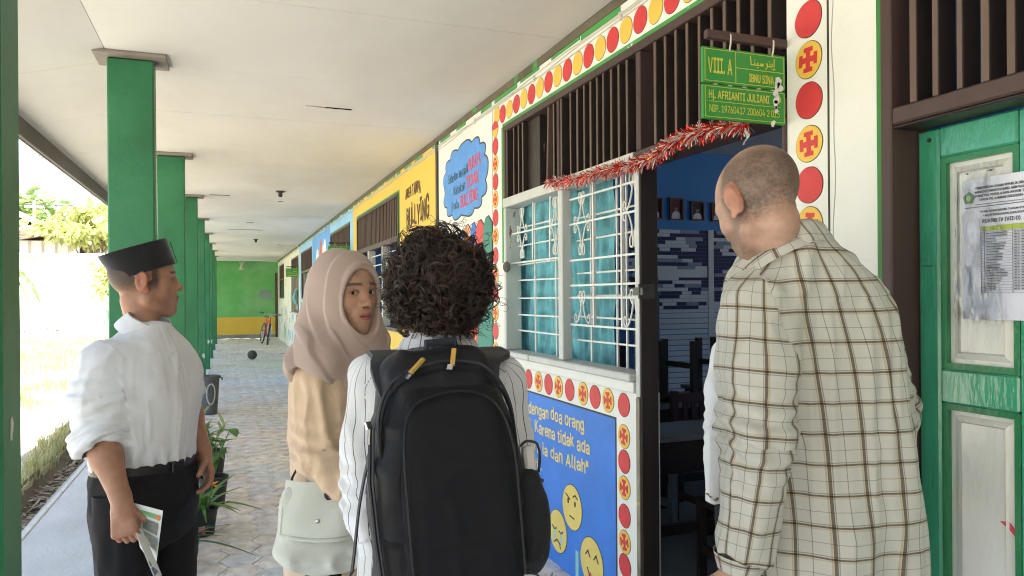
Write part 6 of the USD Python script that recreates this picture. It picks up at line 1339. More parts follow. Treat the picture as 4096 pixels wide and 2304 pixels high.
# ---------------------------------------------------------------- tall man in the checked shirt
G0 = (.49, .475, .425)
mul = lambda c: tuple(np.array(c))
ramp_w = [(0, (1, 1, 1)), (.04, (.86, .76, .58)), (.085, (.93, .91, .88)), (.10, (.30, .25, .21)), (.185, (.92, .90, .88)), (.205, (.55, .52, .50)), (.235, (1, 1, 1)), (.60, (.50, .48, .47)), (.622, (1, 1, 1))]
stops_u = [(p, tuple(np.array(c) * G0)) for p, c in ramp_w]; stops_v = [(p, c) for p, c in [(0, (1, 1, 1)), (.05, (.88, .80, .66)), (.10, (.93, .92, .90)), (.115, (.30, .25, .21)), (.180, (.93, .92, .90)), (.215, (.58, .55, .53)), (.245, (1, 1, 1)), (.62, (.52, .50, .48)), (.64, (1, 1, 1))]]
M_plaid = striped('checked_cotton', .062, stops_u, .066, stops_v, wr=.22)
def man_in_checked_shirt():
    hc = A(3030, 818, 1.665); away = -to_cam(hc); f = unit(turn(away, 24)); r = np.array([f[1], -f[0], 0]); R = frame(turn(away, 43), .42, .04)
    nb = A(3095, 990, 1.685); c0 = A(3290, 1350, 1.74); hip = A(3370, 2420, 1.75); base = np.array([c0[0], c0[1], 0])
    T = thing('person', 'tall balding man in a checked shirt, bending towards the doorway', 'person', base)
    sL, eL, wL = A(3030, 1200, 1.63), A(3030, 1730, 1.59), A(2962, 2225, 1.60); sR, eR, wR = A(3425, 1165, 1.83), A(3560, 1650, 1.88), A(3495, 1990, 2.02)
    F = body_field([hc, sR, sL, eR, eL, wR, wL], [[(hc[k] - .14, hc[k] + .14)] for k in range(3)], .003, .009)
    head(F, hc, R, s=1.0, jaw=1.05); inner_body(F, hc, R, nb, c0, hip, r, f, [(sR, eR, wR + (eR - wR) * .5), (sL, eL, wL)], .047, 1.1)
    m = F.mesh(); v = np.array(m.vertices); skin = np.array((.47, .29, .215))
    def hair(x, y, z, nz):
        top = sstep(z - .30 * np.maximum(y + .02, 0) * 3, .075, .112)
        cov = sstep(z + nz * .04 + .25 * np.minimum(y + .05, 0), -.070, -.02) * (1 - .72 * top) * (1 - sstep(y + nz * .03 + .35 * np.maximum(z - .02, 0), .012, .042)) * (1 - ((np.abs(x) > .076) & (np.abs(y + .012) < .03) & (np.abs(z) < .045)))
        yield np.clip(cov * (.80 + .7 * nz), 0, .93), (.085, .062, .048)
        beard = sstep(y, -.005, .03) * (1 - sstep(z, -.052, -.030)) * (1 - sstep(-z, .125, .15)); yield np.clip(beard * (.62 + .9 * nz), 0, .8), (.15, .095, .065)
        yield ((np.abs(x) > .055) & (y > -.002) & (y < .022) & (z < .0) & (z > -.06)) * (.35 + nz * .5), (.2, .14, .1)
    col = head_tint(v, hc, R, skin, 1., hair=hair, brows=(.10, .065, .045)); far = np.linalg.norm(v - hc, axis=1) > .21; col[far] = skin
    B_ = part(T, 'body', m, M_skin, smooth=True, colors=col); eyes(B_, hc, R, 1., (0, 1, -.1))
    Z = [.80, .95, 1.15, 1.34, 1.46, 1.54, 1.585, 1.62, 1.655]; C = []
    for z_, u, s_ in zip(Z, (3330, 3325, 3310, 3275, 3235, 3200, 3178, 3155, 3130), (1.75, 1.75, 1.75, 1.74, 1.73, 1.71, 1.695, 1.685, 1.68)): p = A(u, 1185 + (1.5 - z_) / s_ * 3000, s_); C.append(p[:2])
    def dsp(v, reg):
        x = (v - c0) @ r; z = v[:, 2]; back = ((v - c0) @ f) < 0.02
        pl = sum(.0085 * np.exp(-((x - xc - .02 * (1.45 - z)) / .012) ** 2) for xc in (-.095, -.05, .04, .085)) * sstep(1.52 - z, 0, .15) * sstep(z, .9, 1.25) * back
        yoke = .0025 * (z > 1.487 + .10 * np.abs(x)) * back
        return 1., (reg == 0) * (pl + yoke + .010 * np.sin(x * 34 + 2.2 * z) * sstep(1.35 - z, 0, .4))
    sh = garment(T, 'shirt', Z, C, [.190, .190, .195, .195, .185, .155, .118, .088, .066], [.150, .145, .138, .132, .122, .110, .095, .078, .066], r, f, [([sL - [0, 0, .01], (sL + eL) / 2, eL, wL], [.072, .084, .082, .058]), ([sR - [0, 0, .01], eR, wR], [.072, .072, .050])], M_plaid, amp=.016, seed=71, disp=dsp, freq=7.5, k=.05, h=.006)
    tl = math.radians(30); ft0 = unit(turn(away, 62)); rc = np.array([ft0[1], -ft0[0], 0]); ft = ft0 * math.cos(tl) - np.array([0, 0, 1.]) * math.sin(tl); cc = A(3122, 1018, 1.69)
    collar(sh, cc, rc, ft, .074, .036, .064, M_plaid, .06, .02)
    cloth(sh, 'cuff', sleeve([wL + (eL - wL) * .02, wL + (wL - eL) * .06, wL + (wL - eL) * .11], [.058, .050, .045], 48, 14), M_plaid)
    trousers(T, hip, r, f, hip - r * .09 - [0, 0, .03], hip + r * .09 - [0, 0, .03], hip[2] + .10, .150, .11, fabric('dark_trouser', (.05, .05, .055), .8))
man_in_checked_shirt()

# ---------------------------------------------------------------- person in white in the doorway
def person_in_white():
    hc = A(3035, 1170, 2.90); tc = to_cam(hc); f = unit(turn(tc, -35)); r = np.array([f[1], -f[0], 0]); R = frame(f, .1)
    nb = A(3035, 1350, 2.90); c0 = A(3035, 1500, 2.9); hip = A(3035, 1880, 2.9); base = np.array([c0[0], c0[1], 0])
    T = thing('person', 'person in a white long sleeved top standing in the doorway, mostly hidden', 'person', base)
    sR, eR, wR = A(2905, 1400, 2.80), A(2880, 1700, 2.78), A(2868, 2010, 2.76); sL, eL, wL = A(3170, 1400, 2.98), A(3180, 1700, 2.98), A(3170, 1960, 2.94)
    F = body_field([hc, sR, sL, eR, eL, wR, wL], [[(hc[k], hc[k])] for k in range(3)], .006, .009)
    head(F, hc, R, True, s=.92); inner_body(F, hc, R, nb, c0, hip, r, f, [(sR, eR, wR + (eR - wR) * .55), (sL, eL, wL)], .045, .95)
    m = F.mesh(); v = np.array(m.vertices); skin = np.array((.38, .21, .14)); part(T, 'body', m, M_skin, smooth=True, colors=head_tint(v, hc, R, skin, .92))
    M_w = fabric('white_uniform', (.80, .81, .84), .75, wr=.25, var=.02)
    Z = [.80, .95, 1.08, 1.2, 1.29, 1.33, 1.37]; C = [A(3035, 1185, 2.9)[:2]] * len(Z)
    def ext(F_): F_.cone(wR + (eR - wR) * .1, wR + [0, 0, -.012], .040, .030, .02)
    garment(T, 'tunic', Z, C, [.17, .155, .145, .15, .14, .10, .06], [.14, .125, .12, .115, .10, .08, .06], r, f, [([sR - [0, 0, .012], (sR + eR) / 2, eR, wR], [.056, .060, .056, .044]), ([sL, eL, wL], [.055, .055, .042])], M_w, amp=.009, seed=81, freq=9, h=.008)
    H = Field(*[np.arange(a, b, .007) for a, b in zip(hc - [.25, .25, .34], hc + [.25, .25, .15])])
    H.ell(hc + R @ [0, -.02, .03], (.086, .112, .10), R); H.cone(hc + R @ [0, -.02, -.05], nb - [0, 0, .05], .085, .12, .05); H.ell(hc + R @ [0, .13, -.012], (.058, .085, .09), R, .01, 'sub'); part(T, 'headscarf', H.mesh(), M_w, smooth=True)
    trousers(T, hip, r, f, hip - r * .08 - [0, 0, .03], hip + r * .08 - [0, 0, .03], hip[2] + .1, .15, .12, M_trous)
person_in_white()
# ================================================================ things in the corridor
def AX(u, v, x):
    d = fw + r2 * (u - 2048) / 3000. + u2 * (1185 - v) / 3000.; return CAM + d * (x / d[0])
# ---- class signs on brackets
M_sgn = pmat('green_sign_enamel', (.035, .26, .05), .35, .08, 6, .05); M_sgy = pmat('yellow_sign_print', (.55, .55, .08), .4, .05, 6, 0); M_peel = pmat('peeled_white', (.68, .68, .66), .7, .1)
def sign_text(parent, text, x, y, z, h, width=None, bold=True, mat=None):
    m, w = text_poly_mesh(text, h, bold); s = (width / w) if width else 1.; v = np.array(m.vertices)
    return part(parent, 'lettering', trimesh.Trimesh(np.stack([x + v[:, 0] * s, y - .0006 - v[:, 2] * .3, z + v[:, 1]], 1), m.faces, process=False), mat or M_sgy)
def arabic(parent, x, y, z, w, h):
    """the name in Arabic script, drawn as pen strokes, right to left"""
    S_ = lambda pts, t=.05: LineString([(x + a * w, z + b * h) for a, b in pts]).buffer(t * h * .9)
    D_ = lambda a, b: Point(x + a * w, z + b * h).buffer(.055 * h)
    g = [S_([(.97, .95), (.965, .15)]), S_([(.99, -.12), (.95, -.05), (.97, -.2), (.94, -.22)]),
         S_([(.90, .45), (.895, .12), (.86, .10), (.83, .10), (.82, .40)]), D_(.885, -.14), S_([(.82, .12), (.78, .10), (.745, .10), (.735, .38), (.715, .42), (.705, .25), (.735, .2), (.715, -.08), (.68, -.22)]), D_(.80, .62),
         S_([(.60, .32), (.585, .10), (.565, .10), (.555, .30), (.545, .10), (.52, .10), (.51, .32), (.50, .10), (.42, .10), (.41, .38), (.40, .10), (.32, .10), (.31, .40), (.30, .10), (.20, .10), (.185, .12), (.165, .95)]),
         D_(.42, -.14), D_(.39, -.14), D_(.315, .62)]
    part(parent, 'arabic_lettering', prismY(unary_union(g), y - .0016, y - .0002), M_sgy)
def class_sign(Y, label, code, full):
    t = thing('class_sign', label, 'sign', (1.53, Y, 2.05))
    part(t, 'bracket_bar', box(1.39, 1.697, Y - .012, Y + .010, 2.298, 2.325, .002), M_brown)
    for x in (1.475, 1.640): part(t, 'hook', tube([(x, Y - .004, 2.325), (x, Y - .014, 2.312), (x, Y - .012, 2.285), (x, Y - .004, 2.262)], .0028, 5), M_wire)
    for z0, z1 in ((2.160, 2.272), (2.048, 2.156)): part(t, 'board', box(1.376, 1.692, Y - .007, Y + .007, z0, z1, .002), M_sgn)
    f = Y - .0072
    for z0, z1 in ((2.160, 2.272), (2.048, 2.156)):
        o = sbox(1.382, z0 + .006, 1.686, z1 - .006); part(t, 'border', prismY(o.difference(o.buffer(-.0016)), f - .0008, f), M_sgy)
    part(t, 'rule', box(1.4965, 1.4985, f - .0008, f, 2.166, 2.266), M_sgy); part(t, 'rule', box(1.4985, 1.686, f - .0008, f, 2.2145, 2.2162), M_sgy)
    for k in range(5): part(t, 'link', box(1.42 + .055 * k, 1.432 + .055 * k, Y - .003, Y + .003, 2.155, 2.161), M_wire)
    sign_text(t, code, 1.394, f, 2.192, .046, .092)
    arabic(t, 1.535, f, 2.228, .115, .030)
    if full:
        sign_text(t, 'IBNU SINA', 1.548, f, 2.176, .025, .098)
        sign_text(t, 'Hj. AFRIANTI JULIANI', 1.396, f, 2.113, .024, .232); sign_text(t, 'SP', 1.652, f, 2.113, .022, .022)
        part(t, 'rule', box(1.398, 1.672, f - .0008, f, 2.1025, 2.1038), M_sgy)
        sign_text(t, 'NIP. 19760417 200604 2 015', 1.398, f, 2.070, .022, .270, False)
        for k, (x, z, s_) in enumerate(((1.660, 2.183, .014), (1.667, 2.168, .012), (1.652, 2.150, .010), (1.655, 2.128, .012), (1.651, 2.112, .010), (1.653, 2.095, .008), (1.64, 2.05, .008))):
            part(t, 'peeled_patch', prismY(affinity.translate(affinity.scale(wob(s_, 900 + k, 1, 20, .4), .9, 1.25), x, z), f - .0026, f), M_peel)
    else:
        part(t, 'rule', box(1.40, 1.67, f - .0008, f, 2.118, 2.130), M_sgy); part(t, 'rule', box(1.40, 1.67, f - .0008, f, 2.075, 2.086), M_sgy); part(t, 'rule', box(1.55, 1.65, f - .0008, f, 2.180, 2.192), M_sgy)
    return t
class_sign(1.97, 'green class sign VIII. A over the open door, paint peeled at its right end', 'VIII. A', True)
class_sign(11.42, 'small green class sign VIII. B on the blue front, just above the headscarf', 'VIII. B', False)
class_sign(20.40, 'tiny green class sign VIII. C in front of the far white classroom', 'VIII. C', False)
t = thing('ribbon_scrap', 'pale strip of ribbon dangling under the class sign VIII. A', 'ribbon', (1.66, 2.0, 1.98))
part(t, 'strip', grid(3, 10, lambda u, v: np.stack([1.575 + .010 * u + .006 * np.sin(v * 5), 2.02 + .008 * np.sin(v * 7 + u), 2.045 - .055 * v], -1)), M_peel, smooth=True)

# ---- tinsel garland along the rail
key = np.array([AX(u * 1.5901, v * 1.5901, 1.655) for u, v in ((1378, 460), (1415, 456), (1450, 452), (1490, 440), (1530, 428), (1570, 420), (1605, 409), (1640, 398), (1665, 380), (1690, 362), (1712, 350), (1745, 336), (1780, 326), (1830, 320), (1888, 312))])
pth = PchipInterpolator(np.arange(len(key)), key)(np.linspace(0, len(key) - 1, 160))
TG = thing('tinsel_garland', 'red and silver tinsel garland strung along the rail over the window and door', 'garland', pth.mean(0))
part(TG, 'cord', tube(pth, .003, 5), M_brown)
rs = np.random.default_rng(17); M_tr = usdkit.material(stage, '/World/Looks/red_foil', {'p': ('principled_bsdf', {'base_color': (.62, .03, .02), 'roughness': .22, 'metallic': .75})}, surface='p.BSDF'); M_ts = usdkit.material(stage, '/World/Looks/silver_foil', {'p': ('principled_bsdf', {'base_color': (.66, .58, .54), 'roughness': .35, 'metallic': .25})}, surface='p.BSDF'); M_tg = usdkit.material(stage, '/World/Looks/copper_foil', {'p': ('principled_bsdf', {'base_color': (.85, .28, .04), 'roughness': .15, 'metallic': .9})}, surface='p.BSDF')
for nm, n, mt in (('red_strands', 2500, M_tr), ('silver_strands', 1500, M_ts), ('copper_strands', 220, M_tg)):
    k = rs.uniform(0, 159, n); p = np.stack([np.interp(k, np.arange(160), pth[:, q]) for q in range(3)], 1); d = unit_rows(rs.normal(size=(n, 3)) + [0, .9, .2]); L = rs.uniform(.024, .050, n)[:, None]; s_ = unit_rows(np.cross(d, rs.normal(size=(n, 3)))) * .0016
    b = p + d * L * .55 + [0, 0, -.000]; e = p + d * L + np.array([0, 0, -.006]); v = np.stack([p - s_, p + s_, b - s_, b + s_, e - s_, e + s_], 1).reshape(-1, 3); o = np.arange(n)[:, None] * 6
    part(TG, nm, (v, np.concatenate([o + [0, 1, 3], o + [0, 3, 2], o + [2, 3, 5], o + [2, 5, 4]])), mt, kind='stuff')

# ---- exam list on the green door
px = DX - .004
M_paper = pmat('printer_paper', (.70, .71, .80), .55, .03, 3, .1, 60); M_ink = pmat('black_ink', (.03, .03, .04), .7, 0., 3, 0); M_fine = pmat('grey_ink', (.16, .16, .18), .7, 0., 3, 0)
def sheet(u, v):
    y = 1.405 - .216 * u; z = 1.433 + .357 * v; return np.stack([px - .0015 * np.sin(u * 5 + 1) * np.sin(v * 4) - .001 + 0 * u, y, z + .012 * u * 0], -1)
NT = thing('exam_list', 'printed exam list under clear plastic taped to the green door', 'notice', (px, 1.30, 1.433))
g = grid(12, 12, sheet); part(NT, 'sheet', cat_([g, xf(trimesh.Trimesh(g.vertices, g.faces[:, ::-1], process=False), t=(.0006, 0, 0))]), M_paper, smooth=False)
def note(text, y, z, h, w, bold=False, mat=None): 
    m, ww = text_poly_mesh(text, h, bold); s = w / ww; v = np.array(m.vertices); part(NT, 'lettering', trimesh.Trimesh(np.stack([px - .0042 + v[:, 2] * .2, y - v[:, 0] * s, z + v[:, 1]], 1), m.faces, process=False), mat or M_ink)
note('KEMENTERIAN AGAMA REPUBLIK INDONESIA', 1.366, 1.762, .0058, .150, True); note('MADRASAH TSANAWIYAH DARUL AMIN PALANGKARAYA', 1.368, 1.752, .0058, .158, True); note('PANITIA PENILAIAN AKHIR TAHUN', 1.366, 1.742, .0058, .150, True); note('TAHUN PELAJARAN 2023/2024', 1.358, 1.732, .0058, .115, True)
note('PENILAIAN AKHIR TAHUN (PAT)', 1.352, 1.702, .0050, .120, True); note('TAHUN PELAJARAN 2023/2024', 1.346, 1.692, .0050, .105, True); note('RUANG IV (VII-D)', 1.348, 1.676, .0090, .098, True)
part(NT, 'rule', box(px - .0040, px - .0030, 1.20, 1.396, 1.7165, 1.7180), M_ink); part(NT, 'rule', box(px - .0040, px - .0030, 1.225, 1.368, 1.7225, 1.7240), M_fine)
part(NT, 'crest', prismX(affinity.translate(Polygon([(math.cos(a) * .0165, math.sin(a) * .0165) for a in np.radians((90, 162, 234, 306, 18))]), 1.385, 1.742), px - .0042, px - .003), pmat('crest_green', (.10, .26, .10), .6)); part(NT, 'crest_field', prismX(affinity.translate(Point(0, 0).buffer(.0065), 1.385, 1.742), px - .0048, px - .0043), pmat('crest_pale', (.45, .52, .20), .6))
part(NT, 'table_head', box(px - .0040, px - .0030, 1.236, 1.352, 1.655, 1.667), pmat('table_head_green', (.36, .44, .07), .6))
for k in range(24): part(NT, 'rule', box(px - .0040, px - .0031, 1.236, 1.352, 1.652 - k * .0066, 1.6526 - k * .0066), M_fine)
for y in (1.236, 1.270, 1.342, 1.352): part(NT, 'rule', box(px - .0042, px - .0031, y, y + .0007, 1.500, 1.667), M_fine)
q = random.Random(2)
for k in range(22):
    z = 1.6475 - k * .0066; part(NT, 'entry', cat_([box(px - .0042, px - .0032, 1.338 - q.uniform(.022, .055), 1.338, z, z + .0022), box(px - .0042, px - .0032, 1.240, 1.249, z, z + .0026), box(px - .0042, px - .0032, 1.254, 1.258, z, z + .0026), box(px - .0042, px - .0032, 1.261, 1.267, z, z + .0026)]), M_fine)
M_film = usdkit.material(stage, '/World/Looks/clear_film', {'t': ('transparent_bsdf', {'color': (.97, .97, .98)}), 'g': ('glossy_bsdf', {'roughness': .06}), 'f': ('fresnel', {'IOR': 1.6}), 'm': ('mix_closure', {})}, [('f.fac', 'm.fac'), ('t.BSDF', 'm.closure1'), ('g.BSDF', 'm.closure2')], surface='m.closure')
def film(u, v):
    y = 1.420 - .125 * u; z = 1.425 + .40 * v; w = meshkit.noise(np.stack([u * 5 + v * 2, v * 7, 0 * u], -1), 4); w2 = meshkit.noise(np.stack([u * 16, v * 9 + u * 6, 0 * u + 3], -1), 5)
    return np.stack([px - .008 - .010 * (1 - np.abs(2 * w - 1)) - .004 * np.abs(2 * w2 - 1), y + .004 * np.sin(v * 30) * (u < .05), z + .008 * np.sin(u * 13) * (v > .95)], -1)
part(NT, 'plastic_film', grid(60, 120, film), M_film, smooth=True)

# ---- inside the classroom: portraits, desks, chairs
M_fr = pmat('portrait_frame', (.16, .075, .035), .4, .2, 20, .1)
port = [(3.785, 2.325, .15, .205, 'framed portrait on the blue classroom wall, cut by the door post'), (4.02, 2.325, .150, .213, 'framed portrait of someone in white on the blue wall, left of a lower one'), (4.26, 2.316, .150, .185, 'framed portrait in the middle of the row seen through the door'), (4.495, 2.312, .15, .185, 'framed portrait just left of the balding man\'s face')]
for k, (x, z, w, h, lb) in enumerate(port):
    t = thing('portrait', lb, 'picture', (x, 6.19, z - h / 2)); o = sbox(x - w / 2, z - h / 2, x + w / 2, z + h / 2)
    part(t, 'frame', prismY(o.difference(o.buffer(-.013)), 6.172, 6.198), M_fr); part(t, 'picture', box(x - w / 2 + .013, x + w / 2 - .013, 6.188, 6.197, z - h / 2 + .013, z + h / 2 - .013), pmat('portrait_red' if k != 2 else 'portrait_dark', (.13, .03, .03) if k != 2 else (.05, .03, .025), .3))
    part(t, 'printed_bust', prismY(Polygon([(x - .05, z - h / 2 + .014), (x - .045, z - .045), (x - .02, z - .02), (x + .02, z - .02), (x + .045, z - .045), (x + .05, z - h / 2 + .014)]), 6.1865, 6.1878), M_pap[0]); part(t, 'printed_face', prismY(affinity.translate(affinity.scale(Point(0, 0).buffer(.018), 1, 1.25), x, z + .005), 6.1850, 6.1862), pmat('printed_skin', (.28, .17, .12), .4)); part(t, 'printed_cap', prismY(sbox(x - .019, z + .016, x + .019, z + .032), 6.1840, 6.1848), M_cap_dark if 'M_cap_dark' in globals() else M_dark)
M_desk = pmat('dark_desk_wood', (.05, .032, .024), .4, .25, 6, .2, 30, stretch=(.2, 1, 1)); M_desk2 = pmat('grey_desk_top', (.20, .20, .21), .35, .15, 5, .1); M_chair = pmat('pale_chair_paint', (.30, .32, .34), .5, .2, 6, .2); M_chairb = pmat('red_brown_chair', (.085, .035, .028), .45, .2, 6, .2)
def desk(x, y, label, a=0.):
    t = thing('school_desk', label, 'desk', (x, y, 0)); w, d = .56, .42
    part(t, 'top', box(x - w, x + w, y - d / 2, y + d / 2, .70, .73, .004), M_desk2)
    for sx in (-1, 1):
        for sy in (-1, 1): part(t, 'leg', box(x + sx * (w - .06) - .025, x + sx * (w - .06) + .025, y + sy * (d / 2 - .04) - .025, y + sy * (d / 2 - .04) + .025, 0, .6995, .003), M_desk)
        part(t, 'side_rail', box(x + sx * (w - .06) - .012, x + sx * (w - .06) + .012, y - d / 2 + .066, y + d / 2 - .066, .12, .18), M_desk)
    part(t, 'apron', box(x - w + .09, x + w - .09, y - d / 2 + .03, y - d / 2 + .05, .52, .698), M_desk); part(t, 'stretcher', box(x - w + .09, x + w - .09, y - .015, y + .015, .12, .18), M_desk)
    return t
def chair(x, y, rz, label, mat, flip=None):
    t = thing('school_chair', label, 'chair', (x, y, 0)); c, s_ = math.cos(rz), math.sin(rz)
    def put(m):
        if flip is not None: m = xf(m, np.diag([1., -1, -1]), (0, 0, flip + .44))
        return xf(m, rotm([0, 0, 1], math.degrees(rz)), (x, y, 0))
    part(t, 'seat', put(box(-.19, .19, -.19, .19, .41, .44, .005)), mat)
    for sx in (-1, 1):
        part(t, 'front_leg', put(box(sx * .165 - .02, sx * .165 + .02, -.185, -.145, 0, .409)), mat); part(t, 'back_post', put(box(sx * .165 - .02, sx * .165 + .02, .150, .19, 0, .86)), mat); part(t, 'side_rail', put(box(sx * .165 - .012, sx * .165 + .012, -.144, .149, .16, .20)), mat)
    for z in (.60, .78): part(t, 'back_rail', put(box(-.144, .144, .158, .182, z, z + .06)), mat)
    for xx in (-.07, .0, .07): part(t, 'back_slat', put(box(xx - .02, xx + .02, .163, .178, .661, .779)), mat)
    return t
desk(2.62, 3.72, 'dark school desk with a grey top just inside the open door'); desk(3.35, 4.75, 'dark school desk further back in the classroom'); desk(2.55, 4.85, 'dark school desk behind the curtained window'); desk(4.2, 5.35, 'dark school desk in front of the printed brick wall')
chair(2.42, 4.20, 0.0, 'pale grey chair with its back rails showing past the door post', M_chair); chair(2.95, 4.15, .1, 'red brown chair standing behind the nearest desk', M_chairb); chair(2.75, 4.85, .0, 'dark chair upside down on the desk behind the curtained window', M_desk, .73); chair(3.25, 4.75, .1, 'dark chair upside down on the second desk, legs up against the pale planks', M_desk, .73); chair(3.72, 4.8, -.1, 'dark chair upside down beside another, against the pale planks', M_desk, .73); chair(2.45, 3.15, 3.0, 'dark chair near the threshold, partly behind the person in white', M_desk); chair(3.05, 3.1, 3.1, 'pale chair deeper inside the doorway', M_chair)
def drape(u, v): return np.stack([3.42 + .24 * u, 5.9 + .02 * np.sin(u * 19 + v * 2) + .0 * v, .75 + .78 * v], -1)
solo('blue_cloth', grid(50, 12, drape), pmat('navy_cloth', (.03, .09, .22), .8, .1), 'dark blue cloth hanging low before the printed brick wall', 'cloth', smooth=True)

# ---- bucket, plants, ball, bicycle, cloth
M_buck = pmat('grey_plastic', (.085, .095, .105), .45, .12, 6, .1)
t = thing('bucket', 'tall grey plastic bin with a whitish painted ring beside the green columns', 'bin', (-.262, 10.48, 0))
prof = [(0, .004), (.098, .004), (.102, .02), (.132, .465), (.146, .468), (.148, .498), (.138, .500), (.126, .47), (.096, .03), (0, .028)]
part(t, 'tub', xf(lathe(prof, 36), t=(-.262, 10.48, 0)), M_buck, smooth=40)
part(t, 'handle', tube([(-.262 + .15 * math.cos(a), 10.48 - .06, .478 - .02 * math.sin(a)) for a in (0, .1)] + [(-.10, 10.45, .47), (-.10, 10.44, .44)], .010, 6), pmat('green_plastic_scrap', (.06, .22, .10), .5))
ring_ = [( -.262 + .126 * math.sin(th) , 10.48 - .126 * math.cos(th)) for th in np.linspace(0, 1, 3)]
a_ = np.linspace(0, 2 * np.pi, 40); part(t, 'painted_ring', tube(np.stack([-.262 + (.1305 - (.45 - (.27 + .13 * np.sin(a_))) * .066) * np.sin(.25 + .42 * np.cos(a_)), 10.48 - (.1305 - (.45 - (.27 + .13 * np.sin(a_))) * .066) * np.cos(.25 + .42 * np.cos(a_)), .27 + .13 * np.sin(a_)], 1), .010, 5, False), pmat('chalky_paint', (.42, .43, .42), .8, .2))
M_pl1 = leafmat('fresh_green_leaf', (.11, .24, .05), .35, .35); M_pl2 = leafmat('dark_green_leaf', (.05, .13, .045), .3, .35); M_pl3 = leafmat('variegated_leaf', (.30, .38, .16), .35, .35); M_pot = pmat('black_pot', (.02, .02, .022), .5, .2); M_soil = pmat('potting_soil', (.05, .035, .025), .95, .3, 30, .5)
def plant(x, y, label, kind, seed, mat, r=.09, h=.16):
    t = thing('potted_plant', label, 'plant', (x, y, 0)); q = np.random.default_rng(seed)
    part(t, 'pot', xf(lathe([(0, .003), (r * .75, .003), (r, h), (r * 1.05, h), (r * 1.05, h + .012), (r * .93, h + .012), (r * .90, h - .02), (0, h - .02)], 24), t=(x, y, 0)), M_pot, smooth=40); part(t, 'soil', xf(lathe([(0, h - .012), (r * .9, h - .014)], 18), t=(x, y, 0)), M_soil)
    top = np.array([x, y, h])
    if kind == 'strap':
        for k in range(22):
            az = q.uniform(0, 6.28); L = q.uniform(.18, .30); v, f = leaf(L, q.uniform(.024, .038), q.uniform(.7, 1.25), .2, 9); el = q.uniform(.7, 1.25)
            R_ = rotm([0, 0, 1], math.degrees(az)) @ rotm([0, 1, 0], -math.degrees(el)); part(t, 'leaf', (v @ R_.T + top + [q.uniform(-.03, .03), q.uniform(-.03, .03), 0], f), mat, smooth=True)
    else:
        stems = []
        for sidx in range(5 if kind == 'broad' else 4):
            az = q.uniform(0, 6.28); hh = q.uniform(.18, .38); e = top + [math.cos(az) * .12, math.sin(az) * .12, hh]; pth_ = np.array([top, (top + e) / 2 + [0, 0, .04], e]); stems.append(tube(pth_, [.006, .005, .003], 5))
            for k in range(6 if kind == 'broad' else 11):
                p = e + (top - e) * q.uniform(0, .5); a2 = q.uniform(0, 6.28); el = q.uniform(-.2, .8) if kind == 'broad' else q.uniform(.1, 1.2)
                v, f = leaf(q.uniform(.09, .15) if kind == 'broad' else q.uniform(.10, .2), q.uniform(.050, .075) if kind == 'broad' else q.uniform(.020, .034), .45, .2, 7); R_ = rotm([0, 0, 1], math.degrees(a2)) @ rotm([0, 1, 0], -math.degrees(el)); part(t, 'leaf', (v @ R_.T + p, f), mat, smooth=True)
        part(t, 'stem', cat_(stems), M_pl1)
    return t
plant(-.17, 5.15, 'potted plant with long arching strap leaves nearest the man in the cap', 'strap', 1, M_pl1)
p_b = plant(-.12, 5.85, 'potted plant with broad fresh green leaves, behind the strap leaved one', 'broad', 2, M_pl1, .10, .2); plant(-.14, 6.75, 'potted plant with narrow pale variegated leaves, third from the camera', 'spiky', 3, M_pl3, .10, .22)
plant(-.30, 4.55, 'low dark plant with a red flower beside the column foot', 'strap', 5, M_pl2, .08, .12)
def flower(x, y, z, mat, label):
    t = thing('flower', label, 'flower', (x, y, z)); q = np.random.default_rng(int(abs(x) * 1000))
    for k in range(7):
        v, f = leaf(.045, .028, .3, .25, 5); R_ = rotm([0, 0, 1], k * 51.) @ rotm([0, 1, 0], -q.uniform(10, 50)); part(t, 'petal', (v @ R_.T + [x, y, z], f), mat, smooth=True)
    part(t, 'stalk', tube([(x, y, z), (x - .02, y + .02, z - .12), (x - .04, y + .05, z - .24)], .003, 5), M_pl1)
flower(-.11, 5.05, .33, pmat('orange_petal', (.75, .30, .02), .5), 'orange flower among the strap leaves by the man\'s hand'); flower(-.255, 4.60, .33, pmat('pink_petal', (.62, .22, .26), .5), 'pink flower just behind the man\'s hand'); flower(-.17, 4.75, .13, pmat('red_petal', (.45, .02, .03), .5), 'dark red flower low by the pot')
q = random.Random(9); M_ball = pmat('scuffed_leather_ball', (.085, .07, .068), .6, .35, 9, .3, 60)
t = thing('ball', 'worn dark brown ball lying in the middle of the corridor', 'ball', (.504, 19.38, .002)); part(t, 'cover', xf(trimesh.creation.icosphere(4, .112), t=(.504, 19.38, .114)), M_ball, smooth=True)
for ax_, an in (((1, 0, 0), 0), ((0, 1, 0), 60), ((1, 1, 0), 100)): part(t, 'seam', xf(tube([(.1125 * math.cos(a), .1125 * math.sin(a), 0) for a in np.linspace(0, 6.283, 40)], .0022, 4), rotm(ax_, an + 30), (.504, 19.38, .114)), M_dark)
